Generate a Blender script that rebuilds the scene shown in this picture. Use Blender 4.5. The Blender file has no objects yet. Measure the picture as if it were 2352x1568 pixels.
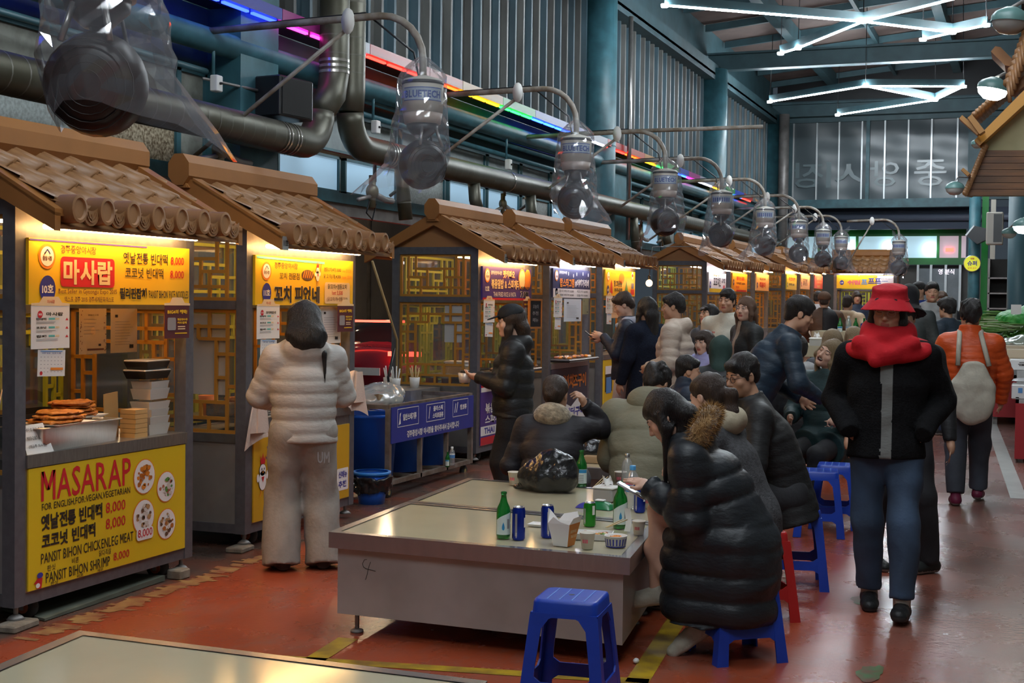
import bpy, math, random
import numpy as np
from mathutils import Vector, Matrix

SC = bpy.context.scene
COL = SC.collection
rnd = random.Random(7)

# ------------------------------------------------------------------ camera
FPX, IW, IH = 3130.0, 2352, 1568
YAW, PITCH, ROLL = math.radians(20.9), math.radians(1.66), math.radians(0.72)
CAMP = np.array([0.0, 0.0, 1.6])
FW = np.array([-math.sin(YAW) * math.cos(PITCH), math.cos(YAW) * math.cos(PITCH), -math.sin(PITCH)])
_r = np.array([math.cos(YAW), math.sin(YAW), 0.0])
_u = np.cross(_r, FW)
RT = math.cos(ROLL) * _r + math.sin(ROLL) * _u
UP = -math.sin(ROLL) * _r + math.cos(ROLL) * _u
cam = bpy.data.cameras.new('camera')
cam.sensor_width = 36.0
cam.lens = FPX / IW * 36.0
cam.clip_start, cam.clip_end = 0.05, 200
camo = bpy.data.objects.new('camera', cam)
COL.objects.link(camo)
camo.matrix_world = Matrix(((RT[0], UP[0], -FW[0], CAMP[0]), (RT[1], UP[1], -FW[1], CAMP[1]), (RT[2], UP[2], -FW[2], CAMP[2]), (0, 0, 0, 1)))
SC.camera = camo

# ------------------------------------------------------------------ world, exposure
w = bpy.data.worlds.new('night')
SC.world = w
w.use_nodes = True
w.node_tree.nodes['Background'].inputs[0].default_value = (0.55, 0.72, 0.9, 1)
w.node_tree.nodes['Background'].inputs[1].default_value = 0.05
SC.view_settings.view_transform = 'Standard'
SC.view_settings.look = 'None'
SC.view_settings.gamma = 1.0
SC.view_settings.exposure = 0.45
SC.view_settings.use_curve_mapping = False

# lamps: every light in the hall is the glowing tube, bulb or dome itself (built with its fixture below)
COOL = (0.86, 0.94, 1.0)
WARM = (1.0, 0.70, 0.34)
TUBE_POWER, SIGN_POWER, DOME_POWER = 150.0, 48.0, 45.0
# ------------------------------------------------------------------ helpers: pixels to points
def ray(x, y):
    return (x - IW / 2) / FPX * RT - (y - IH / 2) / FPX * UP + FW
def onx(x, y, X):
    d = ray(x, y); return CAMP + d * (X - CAMP[0]) / d[0]
def ony(x, y, Y):
    d = ray(x, y); return CAMP + d * (Y - CAMP[1]) / d[1]
def onz(x, y, Z):
    d = ray(x, y); return CAMP + d * (Z - CAMP[2]) / d[2]
def gz(Y):                                   # the hall floor climbs gently beyond the first stalls
    return max(0.0, 0.019 * (Y - 9.0))

# ------------------------------------------------------------------ materials
MATS = {}
def mat(name, c, rough=0.5, metal=0.0, var=0.0, vscale=6.0, bump=0.0, bscale=40.0, emit=0.0, alpha=1.0, trans=0.0, c2=None, spec=0.5, stretch=None, sheen=0.0, coat=0.0):
    if name in MATS:
        return MATS[name]
    m = bpy.data.materials.new(name)
    m.use_nodes = True
    nt = m.node_tree
    b = nt.nodes['Principled BSDF']
    I = b.inputs
    I['Base Color'].default_value = (*c, 1)
    I['Roughness'].default_value = rough
    I['Metallic'].default_value = metal
    I['Specular IOR Level'].default_value = spec
    I['Alpha'].default_value = alpha
    I['Transmission Weight'].default_value = trans
    I['Coat Weight'].default_value = coat
    I['Sheen Weight'].default_value = sheen
    if emit:
        I['Emission Color'].default_value = (*c, 1)
        I['Emission Strength'].default_value = emit
    if var or bump or c2:
        tc = nt.nodes.new('ShaderNodeTexCoord')
        src = tc.outputs['Object']
        if stretch:
            mp = nt.nodes.new('ShaderNodeMapping')
            mp.inputs['Scale'].default_value = stretch
            nt.links.new(src, mp.inputs[0]); src = mp.outputs[0]
        if var or c2:
            n = nt.nodes.new('ShaderNodeTexNoise')
            n.inputs['Scale'].default_value = vscale
            n.inputs['Detail'].default_value = 4.0
            nt.links.new(src, n.inputs['Vector'])
            mx = nt.nodes.new('ShaderNodeMix'); mx.data_type = 'RGBA'
            r = nt.nodes.new('ShaderNodeValToRGB')
            r.color_ramp.elements[0].position, r.color_ramp.elements[1].position = 0.35, 0.65
            nt.links.new(n.outputs['Fac'], r.inputs[0])
            nt.links.new(r.outputs[0], mx.inputs[0])
            cc = c2 if c2 else tuple(max(0, v * (1 - var)) for v in c)
            mx.inputs['A'].default_value = (*c, 1)
            mx.inputs['B'].default_value = (*cc, 1)
            nt.links.new(mx.outputs['Result'], I['Base Color'])
        if bump:
            n2 = nt.nodes.new('ShaderNodeTexNoise')
            n2.inputs['Scale'].default_value = bscale
            n2.inputs['Detail'].default_value = 3.0
            nt.links.new(src, n2.inputs['Vector'])
            bp = nt.nodes.new('ShaderNodeBump')
            bp.inputs['Strength'].default_value = bump
            bp.inputs['Distance'].default_value = 0.01
            nt.links.new(n2.outputs['Fac'], bp.inputs['Height'])
            nt.links.new(bp.outputs[0], I['Normal'])
    MATS[name] = m
    return m

def film(name, tint, clear=0.8, gloss=0.12, rough=0.12, diff=True):
    """thin clear sheet: see-through, a little milky, a little shiny"""
    if name in MATS:
        return MATS[name]
    m = bpy.data.materials.new(name); m.use_nodes = True
    nt = m.node_tree; nt.nodes.clear()
    out = nt.nodes.new('ShaderNodeOutputMaterial')
    tr = nt.nodes.new('ShaderNodeBsdfTransparent'); tr.inputs[0].default_value = (0.97, 0.97, 0.97, 1)
    gl = nt.nodes.new('ShaderNodeBsdfGlossy'); gl.inputs['Roughness'].default_value = rough
    m1 = nt.nodes.new('ShaderNodeMixShader')
    lw = nt.nodes.new('ShaderNodeLayerWeight'); lw.inputs[0].default_value = 0.25
    mul = nt.nodes.new('ShaderNodeMath'); mul.operation = 'MULTIPLY_ADD'
    mul.inputs[1].default_value = 0.5; mul.inputs[2].default_value = gloss
    nt.links.new(lw.outputs['Fresnel'], mul.inputs[0])
    nt.links.new(mul.outputs[0], m1.inputs[0])
    if diff:
        df = nt.nodes.new('ShaderNodeBsdfDiffuse'); df.inputs[0].default_value = (*tint, 1)
        m2 = nt.nodes.new('ShaderNodeMixShader'); m2.inputs[0].default_value = 1 - clear
        nt.links.new(tr.outputs[0], m2.inputs[1]); nt.links.new(df.outputs[0], m2.inputs[2])
        nt.links.new(m2.outputs[0], m1.inputs[1])
    else:
        nt.links.new(tr.outputs[0], m1.inputs[1])
    nt.links.new(gl.outputs[0], m1.inputs[2])
    nt.links.new(m1.outputs[0], out.inputs[0])
    MATS[name] = m
    return m

# ------------------------------------------------------------------ text outlines
_tc = bpy.data.curves.new('outline', 'FONT')
_to = bpy.data.objects.new('outline', _tc)
_ts = bpy.data.scenes.new('outline')          # scratch scene for letter outlines, removed at the end of the script
_ts.collection.objects.link(_to)
_cache = {}
ATLAS = [chr(c) for c in range(33, 127)] + list("가감강개게결경계고곱구국그금기김꼬끼날내넛네뉴는늘니다닭담대덮동드듬때떡라랍램레로료류리림마맛망메면명모묵문반밥배버병볶부분불비빈빵사산살새서세셔수순쉬슈스시식신싯쓰아안앙야어업었엑염영예옛오요우을음의이일있잡장전점정제주중즈증창찾채천철추치카캔코크킨타택터테통튀티틱파판팟퍼포폼프플피핀필합현혜호혼화")
_sheets = {}
def sheet_of(bold):
    """every character once, one to a line, in one outline pass for each weight"""
    if bold not in _sheets:
        _tc.body = '\n'.join(['H', 'H'] + ATLAS); _tc.size = 1.0; _tc.offset = bold; _tc.resolution_u = 2; _tc.space_line = 3.0
        vl = _ts.view_layers[0]; vl.update()
        me = bpy.data.meshes.new_from_object(_to.evaluated_get(vl.depsgraph))
        v = np.empty(len(me.vertices) * 3); me.vertices.foreach_get('co', v); v = v.reshape(-1, 3)[:, :2]
        fs = [tuple(p.vertices) for p in me.polygons]; bpy.data.meshes.remove(me)
        # line pitch from the two leading letters H, which stand on their baselines
        yy = v[:, 1]; base0 = yy[yy > yy.max() - 1.0].min(); t2 = yy[yy < base0 - .6].max(); base1 = yy[yy > t2 - 1.0][yy[yy > t2 - 1.0] < base0 - .6].min()
        ls = base0 - base1
        line = np.floor((base0 + ls * .42 - v[:, 1]) / ls).astype(int)
        D = {}
        fl = [[] for _ in range(len(ATLAS) + 2)]
        for f in fs: fl[line[f[0]]].append(f)
        for i, ch in enumerate(ATLAS):
            ids = np.nonzero(line == i + 2)[0]; mp = {int(q): k for k, q in enumerate(ids)}
            p = v[ids].copy(); p[:, 1] += ls * (i + 2) - base0
            D[ch] = (p, [tuple(mp[q] for q in f) for f in fl[i + 2]])
        if 'M' in D:         # the heavier outline of this letter crosses itself: drawn from strokes
            q = .10 + 2 * bold
            D['M'] = (np.array([(.07, 0), (.07 + q, 0), (.07 + q, .7), (.07, .7), (.72 - q, 0), (.72, 0), (.72, .7), (.72 - q, .7), (.07, .7), (.07 + q * 1.3, .7), (.395 + q * .6, .25), (.395 - q * .6, .25), (.72, .7), (.72 - q * 1.3, .7)]), [(0, 1, 2, 3), (4, 5, 6, 7), (8, 11, 10, 9), (12, 13, 11, 10)])
        _sheets[bold] = D
    return _sheets[bold]
def glyphs(s, bold):
    bold = .008 if bold < .0185 else .034
    k = (s, bold)
    if k not in _cache:
        D = sheet_of(bold); x = 0.0; V = []; F = []; n = 0
        for ch in s:
            if ch == ' ': x += .30; continue
            p, f = D[ch]; lb = max(0.0, p[:, 0].min()); wd = p[:, 0].max() + (lb if ord(ch) > 127 else min(lb, .09))
            V.append(p + [x, 0]); F += [tuple(q + n for q in t) for t in f]; n += len(p); x += wd
        _cache[k] = (np.concatenate(V), F)
    return _cache[k]

# ------------------------------------------------------------------ mesh builder
class MB:
    def __init__(s):
        s.v, s.f, s.m, s.mats, s.sm = [], [], [], [], []
        s.cur = 0; s.smooth = False
    def use(s, m, smooth=False):
        if m not in s.mats: s.mats.append(m)
        s.cur = s.mats.index(m); s.smooth = smooth
        return s
    def add(s, V, F):
        o = len(s.v)
        s.v.extend([tuple(map(float, p)) for p in V])
        for f in F:
            s.f.append(tuple(i + o for i in f)); s.m.append(s.cur); s.sm.append(s.smooth)
        return s
    def box(s, a, b):
        x0, y0, z0 = [min(p, q) for p, q in zip(a, b)]; x1, y1, z1 = [max(p, q) for p, q in zip(a, b)]
        return s.add([(x0, y0, z0), (x1, y0, z0), (x1, y1, z0), (x0, y1, z0), (x0, y0, z1), (x1, y0, z1), (x1, y1, z1), (x0, y1, z1)],
                     [(0, 3, 2, 1), (4, 5, 6, 7), (0, 1, 5, 4), (1, 2, 6, 5), (2, 3, 7, 6), (3, 0, 4, 7)])
    def hexa(s, P):              # 8 corners: bottom ring then top ring
        return s.add(P, [(0, 3, 2, 1), (4, 5, 6, 7), (0, 1, 5, 4), (1, 2, 6, 5), (2, 3, 7, 6), (3, 0, 4, 7)])
    def rbox(s, a, b, r=0.01, n=3):   # box with rounded vertical edges and a small top chamfer
        x0, y0, z0 = a; x1, y1, z1 = b
        ring = []
        for cx, cy, a0 in ((x1 - r, y1 - r, 0), (x0 + r, y1 - r, 90), (x0 + r, y0 + r, 180), (x1 - r, y0 + r, 270)):
            for k in range(n + 1):
                t = math.radians(a0 + 90 * k / n)
                ring.append((cx, cy, math.cos(t), math.sin(t)))
        N = len(ring); V = []
        for z, rr in ((z0, r * .4), (z0 + r * .6, r), (z1 - r * .6, r), (z1, r * .4)):
            V += [(cx + rr * c, cy + rr * q, z) for cx, cy, c, q in ring]
        F = [tuple(range(N - 1, -1, -1)), tuple(range(3 * N, 4 * N))]
        for l in range(3):
            for k in range(N):
                F.append((l * N + k, l * N + (k + 1) % N, (l + 1) * N + (k + 1) % N, (l + 1) * N + k))
        return s.add(V, F)
    def prism(s, P, d):          # polygon (list of 3-D points) pushed along d
        n = len(P); d = np.array(d, float)
        V = [tuple(p) for p in P] + [tuple(np.array(p, float) + d) for p in P]
        F = [tuple(range(n - 1, -1, -1)), tuple(range(n, 2 * n))]
        F += [(k, (k + 1) % n, n + (k + 1) % n, n + k) for k in range(n)]
        return s.add(V, F)
    def tube(s, path, r, n=10, cap=True, r2=None):
        P = [Vector(p) for p in path]; V = []; F = []
        up = None
        for i, p in enumerate(P):
            t = (P[min(i + 1, len(P) - 1)] - P[max(i - 1, 0)]).normalized()
            if up is None:
                up = t.orthogonal().normalized()
            up = (up - t * up.dot(t))
            up = up.normalized() if up.length > 1e-6 else t.orthogonal().normalized()
            sd = t.cross(up)
            rr = r[i] if isinstance(r, (list, tuple)) else r
            for k in range(n):
                a = 2 * math.pi * k / n
                V.append(p + (up * math.cos(a) + sd * math.sin(a)) * rr)
        for i in range(len(P) - 1):
            for k in range(n):
                F.append((i * n + k, i * n + (k + 1) % n, (i + 1) * n + (k + 1) % n, (i + 1) * n + k))
        if cap:
            F += [tuple(range(n - 1, -1, -1)), tuple(range((len(P) - 1) * n, len(P) * n))]
        return s.add(V, F)
    def lathe(s, prof, n=20, o=(0, 0, 0), cap=True, sx=1.0, sy=1.0):
        V = []; F = []; L = len(prof)
        for r, z in prof:
            for k in range(n):
                a = 2 * math.pi * k / n
                V.append((o[0] + r * math.cos(a) * sx, o[1] + r * math.sin(a) * sy, o[2] + z))
        for i in range(L - 1):
            for k in range(n):
                F.append((i * n + k, i * n + (k + 1) % n, (i + 1) * n + (k + 1) % n, (i + 1) * n + k))
        if cap:
            F += [tuple(range(n - 1, -1, -1)), tuple(range((L - 1) * n, L * n))]
        return s.add(V, F)
    def ball(s, c, r, n=14, m=8):
        r = (r, r, r) if not isinstance(r, (tuple, list)) else r
        V = [(c[0], c[1], c[2] - r[2])]; F = []
        for j in range(1, m):
            t = -math.pi / 2 + math.pi * j / m
            for k in range(n):
                a = 2 * math.pi * k / n
                V.append((c[0] + r[0] * math.cos(t) * math.cos(a), c[1] + r[1] * math.cos(t) * math.sin(a), c[2] + r[2] * math.sin(t)))
        V.append((c[0], c[1], c[2] + r[2])); e = len(V) - 1
        F += [(0, 1 + (k + 1) % n, 1 + k) for k in range(n)]
        for j in range(m - 2):
            F += [(1 + j * n + k, 1 + j * n + (k + 1) % n, 1 + (j + 1) * n + (k + 1) % n, 1 + (j + 1) * n + k) for k in range(n)]
        F += [(1 + (m - 2) * n + k, 1 + (m - 2) * n + (k + 1) % n, e) for k in range(n)]
        return s.add(V, F)
    def grid(s, fn, nu, nv, flip=False):
        V = [fn(i / nu, j / nv) for j in range(nv + 1) for i in range(nu + 1)]
        W = nu + 1
        F = [(j * W + i, j * W + i + 1, (j + 1) * W + i + 1, (j + 1) * W + i) for j in range(nv) for i in range(nu)]
        if flip: F = [f[::-1] for f in F]
        return s.add(V, F)
    def text(s, body, O, U, V, x, y, w, h, bold=0.0, slant=0.0):
        """letters fitted into the rectangle (x, y, w, h) of the plane O, U, V"""
        g, f = glyphs(body, bold)
        if len(g) == 0: return s
        lo, hi = g.min(0), g.max(0)
        k = (g - lo) / np.maximum(hi - lo, 1e-6)
        O, U, V = (np.array(q, float) for q in (O, U, V))
        px = x + k[:, 0] * w + slant * k[:, 1] * h; py = y + k[:, 1] * h
        return s.add(O + np.outer(px, U) + np.outer(py, V), f)
    def rect(s, O, U, V, x, y, w, h):
        O, U, V = (np.array(q, float) for q in (O, U, V))
        return s.add([O + U * x + V * y, O + U * (x + w) + V * y, O + U * (x + w) + V * (y + h), O + U * x + V * (y + h)], [(0, 1, 2, 3)])
    def poly(s, O, U, V, pts):
        O, U, V = (np.array(q, float) for q in (O, U, V))
        return s.add([O + U * p[0] + V * p[1] for p in pts], [tuple(range(len(pts)))])
    def disc(s, O, U, V, x, y, rx, ry=None, n=24):
        ry = ry or rx
        return s.poly(O, U, V, [(x + rx * math.cos(2 * math.pi * k / n), y + ry * math.sin(2 * math.pi * k / n)) for k in range(n)])
    def rrect(s, O, U, V, x, y, w, h, r):
        p = []
        for cx, cy, a0 in ((x + w - r, y + h - r, 0), (x + r, y + h - r, 90), (x + r, y + r, 180), (x + w - r, y + r, 270)):
            p += [(cx + r * math.cos(math.radians(a0 + 30 * k)), cy + r * math.sin(math.radians(a0 + 30 * k))) for k in range(4)]
        return s.poly(O, U, V, p)
    def xf(s, fn):
        s.v = [tuple(fn(np.array(p))) for p in s.v]; return s
    def mesh(s, name):
        me = bpy.data.meshes.new(name)
        me.from_pydata(s.v, [], s.f)
        for m in s.mats: me.materials.append(m)
        if s.f:
            me.polygons.foreach_set('material_index', s.m)
            me.polygons.foreach_set('use_smooth', s.sm)
        me.update()
        return me
    def build(s, name, parent=None, loc=None):
        return link(name, s.mesh(name), parent, loc)

def link(name, me, parent=None, loc=None, rz=None):
    o = bpy.data.objects.new(name, me)
    COL.objects.link(o)
    if parent is not None: o.parent = parent
    if loc is not None: o.location = loc
    if rz is not None: o.rotation_euler = (0, 0, rz)
    return o
def tag(o, label, cat, group=None, kind=None):
    o['label'] = label; o['category'] = cat
    if group: o['group'] = group
    if kind: o['kind'] = kind
    return o
def thing(name, label, cat, loc=(0, 0, 0), rz=0.0, group=None):
    o = bpy.data.objects.new(name, None)
    o.empty_display_size = 0.1
    COL.objects.link(o)
    o.location = loc; o.rotation_euler = (0, 0, rz)
    return tag(o, label, cat, group)
def struct(name, mb):
    o = mb.build(name); o['kind'] = 'structure'
    return o
def dup(o, loc=None, rz=None, label=None, parent=None):
    c = o.copy(); COL.objects.link(c)
    if parent is not None: c.parent = parent
    if loc is not None: c.location = loc
    if rz is not None: c.rotation_euler = (0, 0, rz)
    if label: c['label'] = label
    for ch in o.children: dup(ch, parent=c)
    return c
def frame(d, up=(0, 0, 1)):
    d = Vector(d).normalized(); s_ = d.cross(Vector(up)).normalized(); return d, s_, s_.cross(d)
# ------------------------------------------------------------------ shared materials
M = {}
M['steel'] = mat('steel', (0.36, 0.35, 0.34), 0.32, 0.85, var=0.18, vscale=14, stretch=(1, 6, 1))
M['steel_dull'] = mat('steel_dull', (0.33, 0.31, 0.30), 0.5, 0.5, var=0.35, vscale=5, bump=0.05)
M['postgrey'] = mat('postgrey', (0.135, 0.132, 0.145), 0.45, 0.3, var=0.2, vscale=20)
M['panelgrey'] = mat('panelgrey', (0.33, 0.315, 0.30), 0.42, 0.45, var=0.15, vscale=6)
M['rooftile'] = mat('rooftile', (0.32, 0.155, 0.062), 0.42, 0.0, var=0.22, vscale=9, bump=0.06, bscale=120)
M['roofboard'] = mat('roofboard', (0.33, 0.135, 0.035), 0.4, 0.0, var=0.1, vscale=5)
M['soffit'] = mat('soffit', (0.33, 0.15, 0.05), 0.6)
M['lattice'] = mat('lattice', (0.42, 0.19, 0.025), 0.5)
M['olive'] = mat('olive', (0.40, 0.44, 0.04), 0.5)
M['glass'] = film('window_glass', (0.5, 0.55, 0.55), 0.95, 0.04, 0.03)
M['teal'] = mat('teal', (0.045, 0.15, 0.185), 0.45, var=0.35, vscale=5, bump=0.03)
M['tealdark'] = mat('tealdark', (0.045, 0.105, 0.125), 0.5, var=0.3, vscale=3)
M['duct'] = mat('duct', (0.125, 0.12, 0.095), 0.42, 0.55, var=0.4, vscale=3, c2=(0.085, 0.08, 0.055))
M['ductring'] = mat('ductring', (0.13, 0.125, 0.10), 0.5, 0.4)
M['tape'] = mat('silvertape', (0.55, 0.52, 0.48), 0.22, 0.8)
M['black'] = mat('black', (0.012, 0.012, 0.014), 0.35)
M['rubber'] = mat('rubber', (0.02, 0.02, 0.02), 0.7)
M['white'] = mat('white', (0.72, 0.71, 0.68), 0.5)
M['paper'] = mat('paper', (0.72, 0.70, 0.66), 0.7)
M['ink'] = mat('ink', (0.02, 0.018, 0.016), 0.6)
M['tube'] = mat('lit_tube', COOL, emit=TUBE_POWER)
M['signtube'] = mat('lit_sign_tube', (1.0, 0.60, 0.22), emit=SIGN_POWER)
M['signtubecool'] = mat('lit_sign_tube_cool', (0.86, 0.88, 1.0), emit=SIGN_POWER * 0.8)


# ------------------------------------------------------------------ floor
def floor_material():
    m = bpy.data.materials.new('painted_floor'); m.use_nodes = True
    nt = m.node_tree; N = nt.nodes; L = nt.links
    b = N['Principled BSDF']
    tc = N.new('ShaderNodeTexCoord')
    def noise(scale, detail=5, stretch=(1, 1, 1), rough=0.6):
        mp = N.new('ShaderNodeMapping'); mp.inputs['Scale'].default_value = stretch
        L.new(tc.outputs['Object'], mp.inputs[0])
        n = N.new('ShaderNodeTexNoise'); n.inputs['Scale'].default_value = scale; n.inputs['Detail'].default_value = detail
        n.inputs['Roughness'].default_value = rough
        L.new(mp.outputs[0], n.inputs['Vector']); return n.outputs['Fac']
    def ramp(src, p0, p1):
        r = N.new('ShaderNodeMapRange'); r.inputs['From Min'].default_value = p0; r.inputs['From Max'].default_value = p1
        L.new(src, r.inputs['Value']); return r.outputs[0]
    def mix(f, A, B):
        x = N.new('ShaderNodeMix'); x.data_type = 'RGBA'
        L.new(f, x.inputs[0])
        for k, v in (('A', A), ('B', B)):
            if isinstance(v, tuple): x.inputs[k].default_value = (*v, 1)
            else: L.new(v, x.inputs[k])
        return x.outputs['Result']
    red = mix(ramp(noise(.9), .3, .75), (0.36, 0.066, 0.024), (0.26, 0.05, 0.022))
    worn = mix(ramp(noise(2.0, 9, (1.5, .7, 1), .75), .50, .95), red, (0.20, 0.135, 0.11))
    sep = N.new('ShaderNodeSeparateXYZ'); L.new(tc.outputs['Object'], sep.inputs[0])
    # the walked aisle is worn down to grey brown between the tables and the vegetable stands
    aisle = N.new('ShaderNodeMath'); aisle.operation = 'MULTIPLY_ADD'; aisle.inputs[1].default_value = 0.075
    L.new(sep.outputs['Y'], aisle.inputs[0]); L.new(sep.outputs['X'], aisle.inputs[2])
    am = ramp(aisle.outputs[0], -0.45, 0.35)
    nz = N.new('ShaderNodeMath'); nz.operation = 'MULTIPLY'; L.new(am, nz.inputs[0]); L.new(ramp(noise(.8, 9, (1.4, .5, 1), .7), .05, .62), nz.inputs[1])
    c = mix(nz.outputs[0], worn, (0.155, 0.105, 0.092))
    # behind the painted edge, under the stalls, bare dark concrete
    st = ramp(sep.outputs['X'], -4.36, -4.48)
    c = mix(st, c, mix(ramp(noise(3.0), .4, .6), (0.085, 0.06, 0.05), (0.16, 0.055, 0.035)))
    L.new(c, b.inputs['Base Color'])
    rr = N.new('ShaderNodeMapRange'); rr.inputs['From Min'].default_value = .15; rr.inputs['From Max'].default_value = .85
    rr.inputs['To Min'].default_value = .17; rr.inputs['To Max'].default_value = .38
    L.new(noise(1.6, 6), rr.inputs['Value']); L.new(rr.outputs[0], b.inputs['Roughness'])
    bp = N.new('ShaderNodeBump'); bp.inputs['Strength'].default_value = 0.12; bp.inputs['Distance'].default_value = .01
    L.new(noise(30, 4), bp.inputs['Height']); L.new(bp.outputs[0], b.inputs['Normal'])
    return m
def fz(p, e=0.0): return (p[0], p[1], gz(p[1]) + e)
mb = MB().use(floor_material())
ys = [-4, 9, 14, 20, 28, 36, 46]
mb.add([(x, y, gz(y)) for y in ys for x in (-6.5, 9.0)], [(2 * i, 2 * i + 1, 2 * i + 3, 2 * i + 2) for i in range(len(ys) - 1)])
struct('floor', mb)

M['yellowpaint'] = mat('yellow_line_paint', (0.48, 0.31, 0.012), 0.4, c2=(0.20, 0.11, 0.025), vscale=7)
M['oldyellow'] = mat('old_yellow_paint', (0.34, 0.20, 0.07), 0.5, c2=(0.20, 0.05, 0.025), vscale=9)
M['tilewhite'] = mat('white_floor_tile', (0.42, 0.44, 0.42), 0.3, var=0.15)
M['greenpaint'] = mat('green_floor_paint', (0.055, 0.16, 0.05), 0.4, c2=(0.16, 0.05, 0.03), vscale=12)
def strip(name, A, B, wd, m, n=1, e=0.002):
    A, B = np.array(A[:2]), np.array(B[:2]); d = (B - A) / np.linalg.norm(B - A); q = np.array([-d[1], d[0]]) * wd / 2
    mb = MB().use(m); V = []
    for k in range(n + 1):
        p = A + (B - A) * k / n
        V += [fz(p - q, e), fz(p + q, e)]
    mb.add(V, [(2 * k, 2 * k + 2, 2 * k + 3, 2 * k + 1) for k in range(n)])
    return struct(name, mb)
strip('floor_marking_line_aisle', onz(1462, 1568, 0), onz(1640, 1290, 0), 0.10, M['yellowpaint'])
strip('floor_marking_line_front', onz(470, 1500, 0), onz(1490, 1566, 0), 0.085, M['yellowpaint'])
strip('floor_marking_line_side', onz(715, 1520, 0), onz(800, 1466, 0), 0.10, M['yellowpaint'])
# flaking edge line in front of the stalls: an irregular ribbon with gaps
mb = MB().use(M['oldyellow']); rr = random.Random(3)
A, B = onz(60, 1470, 0), onz(620, 1275, 0)
for k in range(64):
    t0, t1 = k / 64, (k + 1) / 64
    if rr.random() < .12: continue
    w0 = 0.045 + 0.05 * rr.random(); off = rr.uniform(-.03, .03)
    p, q = A + (B - A) * t0, A + (B - A) * t1
    mb.add([fz((p[0] - w0 + off, p[1]), .002), fz((p[0] + w0 * rr.uniform(.5, 1) + off, p[1]), .002), fz((q[0] + w0 * rr.uniform(.5, 1) + off, q[1]), .002), fz((q[0] - w0 + off, q[1]), .002)], [(0, 1, 2, 3)])
struct('floor_marking_edge_line', mb)
strip('floor_tile_strip', onz(2270, 990, 0), onz(2340, 1160, 0), 0.13, M['tilewhite'])
for px, py, rx, ry in ((1985, 1378, .07, .17), (2000, 1545, .06, .16)):
    p = onz(px, py, 0); mb = MB().use(M['greenpaint']); rr = random.Random(px)
    mb.poly((p[0], p[1], .0025), (1, 0, 0), (0, 1, 0), [(rx * math.cos(a) * rr.uniform(.6, 1.1), ry * math.sin(a) * rr.uniform(.6, 1.1)) for a in np.linspace(0, 6.1, 18)])
    struct('floor_marking_green_paint', mb)

# ------------------------------------------------------------------ stall side wall of the hall
WX = -6.45
M['ribA'] = mat('sheet_grey', (0.125, 0.128, 0.12), 0.5, 0.2, var=0.5, vscale=2.0, stretch=(1, 1, .5))
M['ribB'] = mat('sheet_blue', (0.05, 0.105, 0.135), 0.5, 0.2, var=0.45, vscale=2.0, stretch=(1, 1, .5))
mb = MB(); y = 3.0; k = 0
while y < 36.0:
    mb.use(M['ribA'] if k % 2 == 0 else M['ribB'])
    a, b = y, y + 0.30
    P = [(WX, a), (WX - .02, a + .03), (WX - .02, a + .2), (WX + .055, a + .225), (WX + .055, a + .275), (WX, b)]
    mb.add([(q[0], q[1], z) for q in P for z in (4.12, 6.5)], [(2 * i, 2 * i + 1, 2 * i + 3, 2 * i + 2) for i in range(5)])
    y += 0.30; k += 1
mb.use(M['tealdark']).box((WX - .35, 3, 4.0), (WX - .05, 36, 6.6))
struct('wall_left', mb)
# lower wall: window band 2.62-3.5, rail, open below
mb = MB().use(M['tealdark'])
mb.box((WX - .12, 2.0, 3.46), (WX - .02, 36, 4.0))
mb.use(M['teal']).box((WX - .10, 2.0, 2.56), (WX + .02, 36, 2.66))
mb.use(M['steel_dull']).box((WX - .10, 2.0, 2.44), (WX - .02, 36, 2.56))
struct('trim_1', mb)
M['pane_blue'] = mat('frosted_pane_blue', (0.40, 0.62, 0.80), 0.25, emit=0.32)
M['pane_dim'] = mat('frosted_pane_dim', (0.25, 0.31, 0.31), 0.35, c2=(0.17, 0.21, 0.21), vscale=5)
M['pane_gold'] = mat('dirty_pane', (0.55, 0.47, 0.33), 0.5, c2=(0.12, 0.075, 0.03), vscale=45)
M['plaster'] = mat('old_plaster', (0.30, 0.31, 0.27), 0.7, var=0.4, vscale=9)
M['pane_dirty'] = mat('speckled_pane', (0.40, 0.45, 0.44), 0.5, c2=(0.26, 0.29, 0.27), vscale=40)
segs = [(4.0, 6.2, 'pane_dirty', 2.66, 3.46), (6.25, 8.3, 'pane_dirty', 2.66, 3.0), (6.25, 8.3, 'plaster', 3.0, 3.46), (8.35, 9.35, 'pane_gold', 2.66, 3.05), (8.35, 9.35, 'plaster', 3.05, 3.46), (9.35, 9.75, 'plaster', 2.66, 3.46), (10.9, 12.1, 'pane_blue', 2.66, 3.02),
        (12.2, 13.4, 'pane_blue', 2.66, 3.02), (10.9, 13.4, 'pane_dim', 3.06, 3.46), (13.5, 14.7, 'pane_dirty', 2.66, 3.04), (13.5, 14.7, 'pane_dim', 3.08, 3.46)]
y = 14.8; k = 0
while y < 35:
    segs.append((y, y + 1.15, ('pane_blue', 'pane_blue', 'pane_dirty')[k % 3], 2.66, 3.04)); segs.append((y, y + 1.15, 'pane_dim', 3.08, 3.46)); y += 1.22; k += 1
for i, (a, b, mm, z0, z1) in enumerate(segs):
    mb = MB().use(M['teal'])
    for q in ((a, a + .03, z0, z1), (b - .03, b, z0, z1), (a, b, z0, z0 + .025), (a, b, z1 - .025, z1)):
        mb.box((WX - .07, q[0], q[2]), (WX - .02, q[1], q[3]))
    mb.use(M[mm]).box((WX - .06, a + .03, z0 + .025), (WX - .045, b - .03, z1 - .025))
    struct('window_%d' % (i + 1), mb)
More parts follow.
